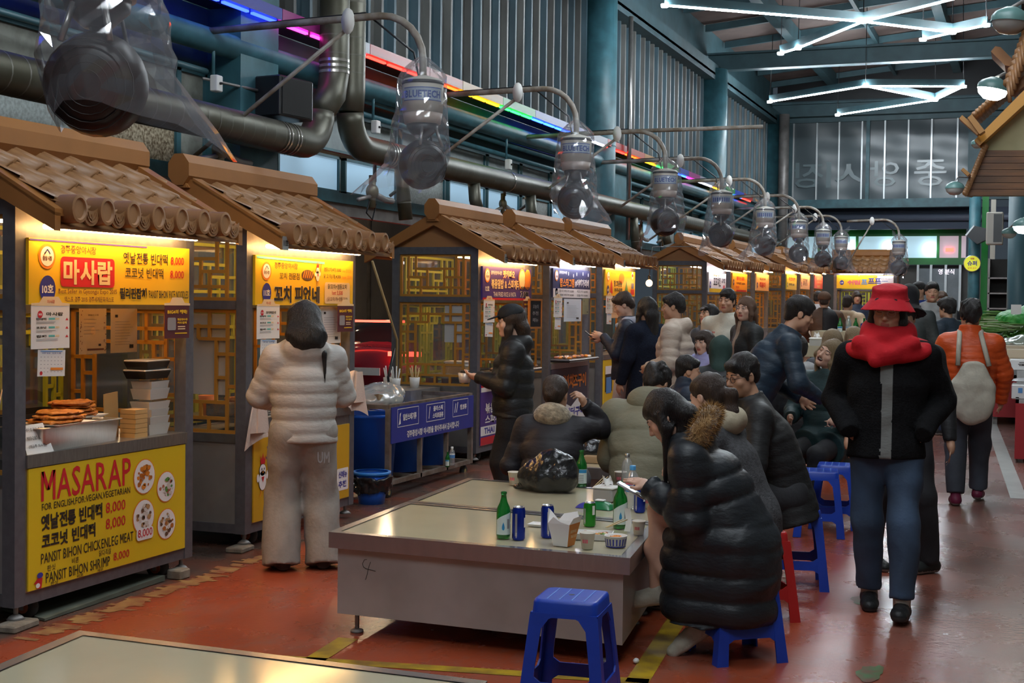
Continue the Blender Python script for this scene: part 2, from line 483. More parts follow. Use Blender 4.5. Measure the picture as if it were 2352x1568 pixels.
# columns along the wall, beams between them
def column(n, y, r, z1, m, x=WX + .12, z0=0.0):
    mb = MB().use(m, True).lathe([(r, z0), (r, z1)], 20, (x, y, 0)); mb.smooth = False
    mb.lathe([(r * 1.03, z1 * .62), (r * 1.03, z1 * .62 + .012)], 20, (x, y, 0))
    return struct('trim_%d' % n, mb)
column(2, 20.1, .30, 6.45, M['teal']); column(3, 28.0, .33, 6.45, M['teal']); column(4, 35.2, .30, 6.45, M['teal'])
mb = MB().use(M['teal']); mb.box((WX - .1, 9.75, 0), (WX + .3, 10.35, 4.4)); struct('trim_5', mb)
mb = MB().use(M['teal']); mb.box((WX - .1, 20.75, 0), (WX + .22, 21.75, 3.8)); struct('trim_6', mb)
mb = MB().use(M['tealdark'])
for z, r in ((6.42, .12), (6.28, .07)): mb.box((WX - .1, 2, z - r), (WX + .26, 36, z + r))
struct('trim_7', mb)
for n, y in ((8, 11.9), (9, 20.1), (10, 28.2), (11, 35.7)):
    mb = MB().use(M['tealdark'])
    mb.box((WX, y - .14, 6.46), (6, y + .14, 6.5)); mb.box((WX, y - .02, 6.5), (6, y + .02, 6.78)); mb.box((WX, y - .14, 6.78), (6, y + .14, 6.82))
    struct('trim_%d' % n, mb)
# roof: boards over purlins, rafters
M['board'] = mat('roof_boards', (0.17, 0.125, 0.11), 0.8, var=0.25, vscale=2)
mb = MB().use(M['board'])
mb.add([(WX - .4, -4, 7.35), (6.5, -4, 8.6), (6.5, 36.5, 8.6), (WX - .4, 36.5, 7.35)], [(0, 3, 2, 1)])
struct('ceiling', mb)
def rz_(x): return 7.35 + (x - WX + .4) * 1.25 / 13.35
mb = MB().use(M['tealdark']); y = 3.2
while y < 36:
    mb.hexa([(WX, y - .04, rz_(WX) - .16), (6, y - .04, rz_(6) - .16), (6, y + .04, rz_(6) - .16), (WX, y + .04, rz_(WX) - .16), (WX, y - .04, rz_(WX) - .02), (6, y - .04, rz_(6) - .02), (6, y + .04, rz_(6) - .02), (WX, y + .04, rz_(WX) - .02)]); y += 1.9
struct('trim_12', mb)
mb = MB().use(M['tealdark'])
for x in (-4.9, -3.4, -1.9, -.4, 1.1):
    z = rz_(x); big = x in (-4.9, -1.9)
    mb.box((x - (.10 if big else .04), 3, z - (.34 if big else .2)), (x + (.10 if big else .04), 36, z - .03))
struct('trim_13', mb)
mb = MB().use(M['tealdark']).box((WX - .35, 2, 6.5), (WX - .05, 36, 7.6)); struct('wall_left_upper', mb)
mb = MB().use(M['plaster']); mb.box((6.4, -4, 0), (6.6, 36, 8.8)); struct('wall_right', mb)
mb = MB().use(M['plaster']); mb.box((-9, -4.2, 0), (6.6, -4, 8.8)); struct('wall_front', mb)

# ------------------------------------------------------------------ end of the hall: panelled facade with the market's name seen from behind
FY = 36.0
M['facade'] = mat('tinted_panel', (0.115, 0.15, 0.165), 0.33, 0.0, var=0.25, vscale=.6)
M['facadefilm'] = mat('panel_letter', (0.155, 0.21, 0.225), 0.25)
M['alu'] = mat('aluminium', (0.45, 0.48, 0.49), 0.35, 0.6)
mb = MB().use(M['facade'])
mb.grid(lambda u, v: (-5.93 + u * 4.4, FY + .018 * math.sin(u * 23 + v * 3) + .012 * math.sin(v * 17 + u * 5), 4.34 + v * 2.0), 56, 30)
mb.smooth = True; mb.sm = [True] * len(mb.sm)
mb.use(M['alu'])
for x in (-5.93, -5.33, -4.765, -4.19, -3.62, -3.045, -2.48, -1.86): mb.box((x - .02, FY - .06, 4.34), (x + .02, FY - .015, 6.34))
mb.use(M['teal']).box((-4.08, FY - .12, 4.2), (-3.99, FY - .02, 6.45))
mb.use(M['facadefilm'])
for ch, x, wd in (('장', -5.58, .85), ('시', -4.62, .92), ('앙', -3.62, .72), ('중', -2.5, .78)):
    mb.text(ch, (x, FY - .035, 4.66), (-1, 0, 0), (0, 0, 1), -wd / 2, 0, wd, .66, .015)
struct('wall_back', mb)
mb = MB().use(M['teal']).box((-6.4, FY - .2, 4.12), (-1.4, FY + .05, 4.34)); mb.use(M['tealdark']).box((-6.4, FY - .1, 6.34), (6, FY + .2, 6.9)); mb.box((-1.6, FY - .05, 4.3), (6, FY + .2, 6.4)); mb.box((-6.45, FY - .05, 4.1), (-5.95, FY + .2, 6.4)); struct('trim_14', mb)
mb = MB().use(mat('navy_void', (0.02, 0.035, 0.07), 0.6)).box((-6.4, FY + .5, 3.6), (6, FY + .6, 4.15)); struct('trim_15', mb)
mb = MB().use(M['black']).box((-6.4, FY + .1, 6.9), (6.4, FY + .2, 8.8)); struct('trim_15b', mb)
# green shop front under the facade
M['green'] = mat('green_frame', (0.004, 0.16, 0.02), 0.4)
M['shopglow'] = mat('lit_shop_pane', (0.42, 0.62, 0.72), 0.3, emit=0.45)
M['shopred'] = mat('lit_shop_pane_pink', (0.55, 0.42, 0.48), 0.3, emit=0.4)
GYp = 37.4
def gp(px, py): return ony(px, py, GYp)
mb = MB().use(M['green'])
x0, z0 = gp(1780, 607)[[0, 2]]; x1, z1 = gp(2220, 512)[[0, 2]]
zt, zb = gp(1950, 543)[2], gp(1950, 592)[2]
mb.box((x0, GYp - .05, zt), (x1, GYp + .05, z1)); mb.box((x0, GYp - .05, z0), (x1, GYp + .05, zb))
for px in (1800, 1882, 1969, 2155, 2205): xx = gp(px, 560)[0]; mb.box((xx - .035, GYp - .05, zb), (xx + .035, GYp + .05, zt))
struct('trim_16', mb)
mb = MB().use(M['shopglow']); mb.box((x0, GYp + .0, zb), (gp(2155, 560)[0], GYp + .03, zt)); mb.use(M['shopred']).box((gp(2155, 560)[0], GYp, zb), (x1, GYp + .03, zt)); struct('window_60', mb)
M['bulb'] = mat('lit_bulb', (0.9, 0.96, 1.0), emit=14.0)
M['redlamp'] = mat('lit_red_sign', (1.0, 0.05, 0.03), emit=6.0)
mb = MB().use(mat('dark_shop', (0.055, 0.05, 0.045), 0.5, c2=(0.12, 0.11, 0.10), vscale=1.2)); mb.box((-6.4, GYp + .4, 0), (6, GYp + .5, z0)); struct('wall_back_lower', mb)
mb = MB().use(M['alu'])
for i, px in enumerate((2108, 2138, 2172, 2205)):
    xx = gp(px, 640)[0]; mb.box((xx - .03, GYp - .02, .5), (xx + .03, GYp + .03, z0))
mb.use(mat('door_glass_far', (0.23, 0.27, 0.30), 0.2, var=0.3, vscale=2)).box((gp(2108, 640)[0], GYp + .04, .5), (gp(2205, 640)[0], GYp + .07, z0 - .1))
mb.use(mat('far_sign_letters', (0.85, 0.75, 0.85), emit=1.2)).text('영 분식', (gp(2155, 630)[0], GYp - .03, gp(2155, 630)[2]), (1, 0, 0), (0, 0, 1), 0, 0, .40, .14)
struct('door_1', mb)
for px, py, m_, r in ((1955, 566, 'bulb', .09), (2042, 566, 'bulb', .09), (2137, 572, 'bulb', .10)):
    p = gp(px, py); tag(MB().use(M[m_], True).ball((p[0], GYp - r * .9, p[2]), r).build('wall_lamp'), {1955: 'round white lamp glowing by the first green mullion of the green shop window', 2042: 'round white lamp glowing behind the bagged fan hung before the green window', 2137: 'round white lamp glowing in the middle of the green framed shop window'}[px], 'lamp', 'lamps at the green shop window')
p = gp(2181, 574); tag(MB().use(M['redlamp']).box((p[0] - .10, GYp - .04, p[2] - .04), (p[0] + .10, GYp + .0, p[2] + .05)).build('lit_sign'), 'small red lit sign in the pinkish pane of the green shop window', 'sign')

# ------------------------------------------------------------------ pipes, ducts and the rainbow lamp strip on the stall side wall
def spiral(mb, path, r, rings=0.30):
    mb.use(M['duct'], True).tube(path, r, 20)
    mb.use(M['ductring'], True)
    P = [Vector(p) for p in path]
    for a, b in zip(P, P[1:]):
        L_ = (b - a).length; n = int(L_ / rings)
        for k in range(1, n):
            c = a + (b - a) * k / n; d = (b - a).normalized() * .006
            mb.tube([c - d, c + d], r * 1.012, 20, cap=False)
def arc(c, a, b, r, t0, t1, n=8):
    c, a, b = Vector(c), Vector(a), Vector(b)
    return [c + (a * math.cos(math.radians(t0 + (t1 - t0) * k / n)) + b * math.sin(math.radians(t0 + (t1 - t0) * k / n))) * r for k in range(n + 1)]
DX = -5.95
def duct_things():
    t = thing('ventilation_duct', 'round grey spiral duct entering over the first stall and turning up the wall', 'duct', (DX, 8, 2.9))
    mb = MB(); yb = 10.72
    pts = [(0, -6.2, .08), (0, yb - 8.3, .06)] + [tuple(p) for p in arc((0, yb - 8.3, .06 + .3), (0, 0, -1), (0, 1, 0), .30, 10, 90, 6)]
    spiral(mb, pts, .135, .16); mb.build('horizontal_run', t)
    mb = MB(); spiral(mb, [(0, yb - 8.0, .36), (0, yb - 8.0 + .22, .55), (0, yb - 8 + .27, .75), (0, yb - 8 + .27, 4.5)], .135, .16); mb.build('riser', t)
    mb = MB().use(M['tape'], True)
    for k in range(5):
        y = yb - 8.75 + k * .05
        if k != 2: mb.tube([(0, y, .06), (0, y + .022, .06)], .14, 20, cap=False)
    for k in range(3): mb.tube([(0, yb - 8 + .27, .74 + k * .05), (0, yb - 8 + .27, .765 + k * .05)], .14, 20, cap=False)
    mb.build('tape_wrap', t)
    t = thing('ventilation_duct', 'long grey spiral duct running from the twin riser along the wall above the far stalls', 'duct', (DX, 11.3, 3.03))
    mb = MB(); spiral(mb, [tuple(p) for p in arc((0, .3, .3), (0, -1, 0), (0, 0, -1), .30, 0, 80, 6)] + [(0, .45, 0), (0, 11.0, .05), (0, 22.5, .1)], .125, .16); mb.build('horizontal_run', t)
    mb = MB(); spiral(mb, [(0, 0, .3), (0, .03, .5), (0, .03, 4.4)], .125, .16); mb.build('riser', t)
    mb = MB().use(M['tape'], True)
    for k in range(3): mb.tube([(0, .7 + k * .06, 0), (0, .725 + k * .06, 0)], .131, 20, cap=False)
    mb.tube([(0, 4.0, .02), (0, 4.03, .02)], .131, 20, cap=False)
    mb.build('tape_wrap', t)
    for y in (1.1, 3.0, 4.85, 9.6, 11.6, 15.3):
        mb = MB(); spiral(mb, [(0, y, -.05), (.02, y, -.28), (.05, y + .02, -.62 if y in (1.1, 9.6) else -.40)], .07, .12); mb.build('branch', t)
duct_things()
def pipe(label, a, b, r, m, cat='pipe', name='wall_pipe', group=None):
    mb = MB().use(m, True).tube([a, b], r, 12); return tag(mb.build(name), label, cat, group)
pipe('thick teal pipe running along the wall beneath the rainbow lamp strip', (WX + .22, 3, 3.62), (WX + .22, 35, 3.88), .10, M['teal'])
pipe('slim teal pipe just below the thick teal pipe on the wall', (WX + .16, 10.4, 3.60), (WX + .16, 35, 3.60), .035, M['teal'])
pipe('slim teal pipe at window top under the other two teal pipes', (WX + .10, 10.4, 3.47), (WX + .10, 35, 3.47), .03, M['teal'])
pipe('teal pipe over the stained panes above the first stall', (WX + .2, 3.0, 3.56), (WX + .2, 9.7, 3.62), .04, M['teal'])
pipe('lower teal pipe over the stained panes above the first stall', (WX + .2, 3.0, 3.44), (WX + .2, 9.4, 3.42), .025, M['teal'])
pipe('slim steel conduit rising beside the round teal column', (WX + .46, 20.75, 2.6), (WX + .46, 20.75, 6.1), .035, M['steel'], 'conduit', 'conduit')
pipe('dark ridged drain pipe on the far wall beside the panelled facade', (-5.95, 34.6, 3.0), (-5.95, 34.6, 6.4), .13, M['steel_dull'], 'pipe', 'drain_pipe')
pipe('bluish horizontal pipe crossing above the green shop front', (-6.4, FY + .43, 3.92), (6.0, FY + .43, 3.86), .10, mat('dark_blue_grey', (0.10, 0.12, 0.17), 0.5), 'pipe', 'overhead_pipe')
# rainbow lamp strip
t = thing('lamp_strip', 'long lamp strip of rainbow coloured tubes fixed along the corrugated wall', 'lamp strip', (WX + .34, 3, 3.98))
cols = [(0.02, 0.05, 1.0), (0.02, 0.05, 1.0), (0.9, 0.03, 0.55), (0.8, 0.85, 1.0), (1.0, 0.03, 0.02), (1.0, 0.08, 0.01), (1.0, 0.45, 0.01), (0.02, 0.8, 0.08), (0.03, 0.12, 1.0), (0.10, 0.05, .9)]
ends = [3, 6.6, 8.5, 10.25, 11.35, 11.9, 13.3, 14.2, 15.45, 16.6, 18.4, 19.0, 19.8, 20.9, 21.9, 22.8, 24.2, 25.0, 25.9, 27.2, 28.2, 29.2, 30.2, 31.2]
seq = [0, 0, 0, 2, 3, 4, 5, 6, 7, 8, 9, 3, 4, 5, 6, 7, 8, 2, 3, 6, 7, 8, 4]
for a, b, ci in zip(ends, ends[1:], seq):
    c = cols[ci]
    MB().use(mat('strip_cover_%d' % ci, tuple(.30 * v + .012 for v in c), 0.35)).box((-.10, a - 3, 0), (.06, b - 3 - .01, .10)).build('lamp_cover', t)
    mb = MB().use(mat('strip_glow_%d' % ci, c, emit=6 if ci != 3 else 4))
    n = max(2, int((b - a) / .38))
    for k in range(n):
        ya = a - 3 + (b - a) * (k + .08) / n; mb.box((-.01, ya, -.022), (.02, ya + (b - a) / n * .84, -.004))
    mb.build('lamp_tube', t)
tag(MB().use(M['black']).box((WX + .0, 3, 4.0), (WX + .22, 31.5, 4.02)).build('cable_tray'), 'dark cable tray under the rainbow lamp strip', 'cable tray')
# wall speaker, junction boxes and valves
def wall_box(px, py, label, w_=.09, h=.13, d=.07, X=WX + .28, m='white', name='junction_box', cat='junction box'):
    p = onx(px, py, X); t = thing(name, label, cat, tuple(p))
    MB().use(M[m]).rbox((-d / 2, -w_ / 2, -h / 2), (d / 2, w_ / 2, h / 2), .012).build('case', t)
    MB().use(M['black'], True).lathe([(.012, 0), (.010, .02)], 10).xf(lambda q: np.array([d / 2 + q[2], q[0], q[1]])).build('knob', t)
    MB().use(M['teal'], True).tube([(-.03, 0, h / 2), (-.03, 0, h / 2 + .35)], .014).build('conduit', t)
wall_box(497, 192, 'small white switch box on the teal column above the second stall')
wall_box(863, 292, 'small white switch box under the teal pipes by the twin riser')
wall_box(1168, 378, 'small white switch box hung under the teal pipes near the second bagged fan in line')
p = onx(652, 228, WX + .45)
t = thing('wall_speaker', 'black box loudspeaker tilted on a rod beside the teal column', 'speaker', tuple(p), math.radians(-8))
MB().use(M['black']).rbox((-.14, -.23, -.17), (.14, .23, .17), .02).build('case', t)
MB().use(mat('speaker_cloth', (0.02, 0.02, 0.02), 0.9)).box((.141, -.20, -.15), (.146, .20, .15)).build('grille', t)
MB().use(M['steel_dull'], True).tube([(-.1, -.2, .05), (-.1, -.9, .05)], .012).build('rod', t)
def valve(px, py, label, s=1.0):
    p = onx(px, py, WX + .35); t = thing('gas_valve', label, 'valve', tuple(p))
    MB().use(mat('brass_dull', (0.20, 0.18, 0.12), 0.5, 0.6), True).ball((0, 0, 0), (.06 * s, .08 * s, .08 * s)).lathe([(.035 * s, -.16 * s), (.035 * s, .16 * s)], 12).build('body', t)
    MB().use(M['steel_dull'], True).tube([(0, -.3 * s, -.1), (0, -.05, -.05)], .02).tube([(0, .05, .1), (0, .05, .35)], .02).tube([(0, .06, -.02), (0, .3 * s, -.06), (0, .45 * s, -.06)], .03).build('pipe', t)
    MB().use(M['black'], True).tube([(.02, -.1, -.1), (.03, -.18, -.22), (.03, -.05, -.28), (.02, .05, -.12)], .008, 6).build('hose', t)
valve(855, 440, 'brass gas valve with hoses on the wall beside the stub of duct')
valve(505, 345, 'dark gas valve on the teal column behind the second stall roof')
valve(1155, 468, 'dark gas valve behind the ridge of the third stall', .8)
valve(1470, 540, 'brass gas valve under the duct past the fifth stall', 1.1)
valve(1520, 545, 'grey gas valve beside the vertical duct past the fifth stall', 1.0)

# ------------------------------------------------------------------ ceiling tube lamps
def tube_lamp(label, pts, edges, z=6.0, rods=True):
    c = np.mean([p[:2] for p in pts], 0); t = thing('ceiling_tube_lamp', label, 'ceiling lamp', (c[0], c[1], z), group='star shaped ceiling tube lamps')
    for a, b in edges:
        A = np.array([pts[a][0] - c[0], pts[a][1] - c[1], 0]); B = np.array([pts[b][0] - c[0], pts[b][1] - c[1], 0])
        d = (B - A) / np.linalg.norm(B - A)
        MB().use(M['tube'], True).tube([A + d * .08, B - d * .08], .013, 8).build('glowing_tube', t)
        MB().use(M['tealdark']).hexa([tuple(A + np.array([-.012 * d[1], .012 * d[0], .02])), tuple(B + np.array([-.012 * d[1], .012 * d[0], .02])), tuple(B + np.array([.012 * d[1], -.012 * d[0], .02])), tuple(A + np.array([.012 * d[1], -.012 * d[0], .02])),
              tuple(A + np.array([-.03 * d[1], .03 * d[0], .14])), tuple(B + np.array([-.03 * d[1], .03 * d[0], .14])), tuple(B + np.array([.03 * d[1], -.03 * d[0], .14])), tuple(A + np.array([.03 * d[1], -.03 * d[0], .14]))]).build('rail', t)
    for p in pts:
        q = (p[0] - c[0], p[1] - c[1])
        MB().use(M['tube'], True).lathe([(.0, -.03), (.055, -.02), (.06, .02), (.0, .03)], 14, (q[0], q[1], 0)).build('hub', t)
        MB().use(M['black'], True).tube([(q[0], q[1], .1), (q[0] * .98, q[1], rz_(p[0]) - z - .05)], .008, 6).build('hanger', t)
a = {k: onz(*v, 6.0) for k, v in dict(a=(1527, 13), b=(1983, 50), c=(2215, -8), d=(1793, 123), e=(1833, 111), f=(2188, 75), g=(2120, 91), h=(2265, 58), i=(1768, 234), j=(1988, 198), k=(2213, 199), l=(2148, 230), m=(1924, 264)).items()}
tube_lamp('cool white tube lamp of crossed rods like a star, hung nearer under the roof', [a[k] for k in 'abcdefgh'], [(0, 1), (1, 2), (1, 4), (4, 3), (1, 5), (6, 5), (5, 7)])
tube_lamp('cool white tube lamp of five rods with a triangle, hung before the panelled facade', [a[k] for k in 'ijklm'], [(0, 1), (1, 2), (1, 3), (2, 3), (3, 4)])
star = [(-1.3, -1.1), (.9, .3), (2.3, -.9), (-.9, 1.7), (1.9, 1.5)]
for k, (x, y) in enumerate(((-2.4, 12.4), (-1.9, 5.6), (-1.5, .2))):
    tube_lamp(('cool white star shaped tube lamp overhead above the crowded platform tables', 'cool white star shaped tube lamp overhead above the marked platform table', 'cool white star shaped tube lamp overhead above the camera')[k], [(x + p, y + q, 6) for p, q in star], [(0, 1), (1, 2), (1, 3), (1, 4)])

# ------------------------------------------------------------------ bagged fans on wall brackets
M['motor'] = mat('motor_cream', (0.55, 0.52, 0.45), 0.4)
M['motorband'] = mat('motor_band', (0.42, 0.33, 0.28), 0.5)
M['fan'] = mat('fan_black', (0.010, 0.007, 0.007), 0.4)
M['bag'] = film('clear_bag', (0.66, 0.68, 0.76), 0.895, 0.045, 0.07)
M['armpaint'] = mat('arm_paint', (0.33, 0.31, 0.28), 0.5, var=0.5, vscale=8, c2=(0.17, 0.13, 0.09))
M['bluetext'] = mat('blue_label', (0.03, 0.07, 0.28), 0.5)
M['bluetint'] = mat('pale_blue_label', (0.33, 0.40, 0.50), 0.5)
def bag_mesh(seed, full=1.0):
    rr = random.Random(seed); ph = [rr.uniform(0, 6.28) for _ in range(8)]
    n, m = 26, 20; mb = MB().use(M['bag'])
    jit = {(i % n, j): (rr.uniform(-1, 1), rr.uniform(-1, 1)) for i in range(n + 1) for j in range(m + 1)}
    def pt(u, v):
        i, j = int(round(u * n)) % n, int(round(v * m)); a = 2 * math.pi * u + jit[(i, j)][1] * .05
        z = -.93 * v
        if v < .05: r = .035 + v / .05 * .06
        elif v < .13: r = .095 + (v - .05) / .08 * .085
        elif v < .42: r = .18 + (v - .13) / .29 * .015
        elif v < .80: r = .195 + (v - .42) / .38 * .045 * full
        else: r = .24 * (1 - .25 * (v - .80) / .20)
        r += jit[(i, j)][0] * (.004 + .012 * v) + .008 * math.sin(3 * a + ph[0]) * v
        sk = max(0, v - .84) / .16; c = math.cos(a + ph[3])
        x = r * math.cos(a) + sk * .30 * max(0, c) ** 2 * math.cos(ph[3]) * full; y = r * math.sin(a) - sk * .30 * max(0, c) ** 2 * math.sin(ph[3]) * full
        z -= sk * (.10 * max(0, math.cos(2 * a - ph[4])) + .10 * max(0, c))
        return (x + .04 * v * math.cos(ph[6]), y + .05 * v * math.sin(ph[6]), z)
    mb.grid(pt, n, m, True)
    mb.grid(lambda u, v: (.05 + .10 * u + .01 * math.sin(v * 9), -.04 - .10 * u, -.02 - .12 * v + .12 * u), 3, 3)
    return mb.mesh('plastic_bag')
BAGS = [bag_mesh(s, full=f) for s, f in ((1, .9), (5, 1.1), (9, 1.0), (14, .8))]
def fan(label, loc, arm=2.1, yaw=0.0, bag=0, k=1.0, armdir=-1, detail=True, tilt=0):
    """hangs from loc (top of the bent arm); arm runs back to the wall"""
    t = thing('bagged_fan', label, 'fan', tuple(loc), yaw, 'bagged wall fans')
    d = armdir
    pts = [(d * arm, 0, 0), (d * .36, 0, .03)] + [(d * (.36 - .36 * math.sin(math.radians(q))), 0, .03 - .36 * (1 - math.cos(math.radians(q)))) for q in range(15, 91, 15)] + [(0, 0, -.5)]
    MB().use(M['armpaint'], True).tube(pts, .028, 10).build('arm', t)
    MB().use(M['armpaint'], True).tube([(d * .62, 0, -.04), (d * arm * .98, 0, -1.02)], .018, 8).build('brace', t)
    mb = MB().use(M['white'], True)
    mb.poly((d * .62, -.03, 0), (1, 0, 0), (0, 0, 1), [(.055 * math.cos(q), .10 * math.sin(q)) for q in np.linspace(0, 6.2, 14)])
    mb.prism([(d * .62 + .055 * math.cos(q), -.034, .10 * math.sin(q)) for q in np.linspace(0, 6.0, 14)], (0, .012, 0)); mb.build('flange', t)
    mb = MB().use(M['black'], True).tube([(d * arm * .9, .03, .03), (d * .5, .03, .065), (d * .1, .05, -.25), (d * .05, .12, -.6), (.02, .15, -.95), (.06, .05, -1.1)], .009, 6); mb.build('cable', t)
    mb = MB().use(M['motor'], True).lathe([(.04, -.44), (.145, -.47), (.155, -.50), (.152, -.72)], 24); mb.use(M['motorband'], True).lathe([(.15, -.72), (.135, -.80)], 24); mb.use(M['fan'], True).lathe([(.12, -.80), (.115, -.84), (.05, -.90)], 24)
    mb.use(M['black'], True).lathe([(.157, -.485), (.158, -.51)], 24)
    mo = mb.build('motor', t)
    mb = MB().use(M['bluetint'])
    s0 = -25
    def cyl(a, z, r=.1545): q = math.radians(a); return np.array([r * math.cos(q), r * math.sin(q), z])
    # label faces the camera side
    base = math.degrees(math.atan2(-loc[1], -loc[0])) - math.degrees(yaw)
    mb.grid(lambda u, v: tuple(cyl(base - 62 + 124 * u, -.64 + .10 * v)), 16, 1)
    if detail:
        mb.use(M['bluetext'])
        g, f = glyphs('BLUETECH', .02); lo, hi = g.min(0), g.max(0); q = (g - lo) / (hi - lo)
        mb.add([tuple(cyl(base - 55 + 110 * a_, -.62 + .055 * b_, .1560)) for a_, b_ in q], f)
        for z in (-.640, -.548): mb.grid(lambda u, v: tuple(cyl(base - 62 + 124 * u, z + .006 * v, .1556)), 16, 1)
    else:
        mb.use(M['bluetext'])
        for c in range(8): mb.grid(lambda u, v: tuple(cyl(base - 52 + 13 * c + 8 * u, -.622 + .06 * v, .1560)), 2, 1)
    mb.build('label', mo)
    # drum shaped fan head, slightly tilted
    ta = math.radians(base + tilt); dx, dy = math.cos(ta), math.sin(ta)
    mb = MB().use(M['fan'], True); prof = [(.0, -.10), (.10, -.10), (.165, -.075), (.188, 0), (.165, .075), (.10, .10), (.0, .105)]
    V0 = len(mb.v); mb.lathe(prof, 26, cap=False)
    ax, s_, u_ = frame((dx, dy, -.15))
    def place(p): q = s_ * p[0] + u_ * p[1] + ax * p[2]; return np.array([q.x + .0, q.y, q.z - 1.10])
    mb.xf(place)
    for k_ in range(5):
        rr_ = .05 + .028 * k_; c = [place(np.array([rr_ * math.cos(w_), rr_ * math.sin(w_), .085 + .02 * (1 - k_ / 5)])) for w_ in np.linspace(0, 6.283, 20)]
        mb.tube(c, .003, 4, cap=False)
    mb.use(M['black'], True).tube([(.0, 0, -.88), (.03, .01, -.97), (0, 0, -1.03)], .035, 10); mb.build('fan_head', t)
    mb = MB().use(M['steel'], True)
    for k_ in (-.05, .06): mb.tube([(dx * .1 - dy * k_, dy * .1 + dx * k_, -.83), (dx * .14 - dy * k_ * 1.6, dy * .14 + dx * k_ * 1.6, -.97)], .012, 6)
    mb.build('bracket', t)
    bo = link('plastic_bag', BAGS[bag], t, (0, 0, -.30), random.Random(int(loc[1] * 9)).uniform(0, 6.28))
    bo.scale = (1.0, 1.0, 1.0 if arm < 3 else .95)
    return t
FX = -4.3
fl = ['largest bagged fan, hanging before the pancake stall roof', 'bagged fan with motor label readable, hanging past the twin riser pipes', 'bagged fan hanging over the ridges of the third and fourth stalls', 'bagged fan with its bag flared wide, hanging before the round teal column',
      'bagged fan next along after the wide flared bag', 'bagged fan hung over the sixth stall, just past the round column', 'bagged fan seen above the seventh stall roof', 'bagged fan lit orange red from behind over the far stalls', 'bagged fan last but one in the row along the wall', 'bagged fan last in the row along the wall']
fan_px = [(220, None), (965, 35), (1317, 207), (1522, 305), (1652, 360), (1752, 413), (1830, 443), (1886, 470), (1928, 490)]
for i, (px, py) in enumerate(fan_px):
    Yf = FX * 0
    th = YAW - math.atan((px - IW / 2) / FPX); Yf = -FX / math.tan(th)
    fan(fl[i], (FX, Yf, 3.72) if i else (-3.15, 4.05, 3.46), arm=2.1 if i else 3.25, bag=i % 4, detail=i < 4, tilt=(-20, 25, -10, 30, -35, 15, 0, 20, 10)[i])
p = ony(2066, 505, 33.0)
fan('bagged fan alone in mid hall in front of the green shop window', (p[0], 33.0, p[2] - .02), arm=1.2, bag=3, detail=False)
yr = 4.3 / math.tan(YAW - math.atan((1522 - 1176) / FPX)) + .03; p0, p1 = ony(1395, 303, yr), ony(1752, 291, yr)
tag(MB().use(M['armpaint'], True).tube([p0, p1], .025, 8).build('steel_rod'), 'long thin steel rod sticking out past the round column above the fans', 'rod')
# ------------------------------------------------------------------ food stalls with tiled roofs
YEL = mat('sign_yellow', (0.80, 0.50, 0.01), 0.45)
def ink(name, c, e=0.0): return mat('ink_' + name, c, 0.5, emit=e)
BK = ink('black', (0.022, 0.017, 0.012)); RD = ink('red', (0.55, 0.012, 0.02)); NV = ink('navy', (0.03, 0.035, 0.28)); WH = ink('white', (0.78, 0.75, 0.72)); OR = ink('orange', (0.80, 0.24, 0.02))
BR = ink('brown', (0.15, 0.05, 0.02)); GN = ink('green', (0.05, 0.28, 0.06)); PU = ink('purple', (0.07, 0.035, 0.22)); CR = ink('cream', (0.75, 0.58, 0.34)); GY = ink('grey', (0.25, 0.24, 0.25)); TQ = ink('turquoise', (0.10, 0.45, 0.42)); PK = ink('pink', (0.70, 0.12, 0.16)); SK = ink('sky', (0.08, 0.25, 0.55))
SW, SD = 1.33, 0.90            # counter length, stall depth
U, V_ = (0, 1, 0), (0, 0, 1)   # writing directions on the aisle side
MESH = {}
def cached(key, fn):
    if key not in MESH: MESH[key] = fn()
    return MESH[key]

def lattice(w, h, kind):
    """bars as rectangles (x0, y0, x1, y1) in metres"""
    b = .022; R = []
    def H(y, x0, x1): R.append((x0 * w, y * h - b / 2, x1 * w, y * h + b / 2))
    def Vv(x, y0, y1): R.append((x * w - b / 2, y0 * h, x * w + b / 2, y1 * h))
    for q in ((0, 0, w, b), (0, h - b, w, h), (0, 0, b, h), (w - b, 0, w, h)): R.append(q)
    if kind == 'up':
        Vv(.12, 0, 1); Vv(.88, 0, 1); Vv(.22, .44, 1); Vv(.78, .44, 1); H(.66, .22, .78); H(.46, .12, .38); H(.46, .62, .88); Vv(.38, .22, .66); Vv(.62, .22, .66); H(.22, .12, .88); Vv(.29, 0, .46); Vv(.71, 0, .46)
    else:
        Vv(.11, 0, 1); Vv(.89, 0, 1); H(.86, .11, .89); Vv(.29, .76, 1); Vv(.71, .76, 1); H(.76, .11, .40); H(.76, .60, .89); Vv(.40, .76, .88); Vv(.60, .76, .88)
        Vv(.22, .25, .76); Vv(.78, .25, .76); H(.64, 0, .22); H(.52, .11, .22); H(.64, .78, 1); H(.45, .78, .89); H(.38, 0, .11); H(.38, .89, 1); H(.25, .11, .89); H(.12, .11, .89); Vv(.37, .12, .25); Vv(.63, .12, .25); Vv(.29, 0, .12); Vv(.50, 0, .12); Vv(.71, 0, .12)
    return R

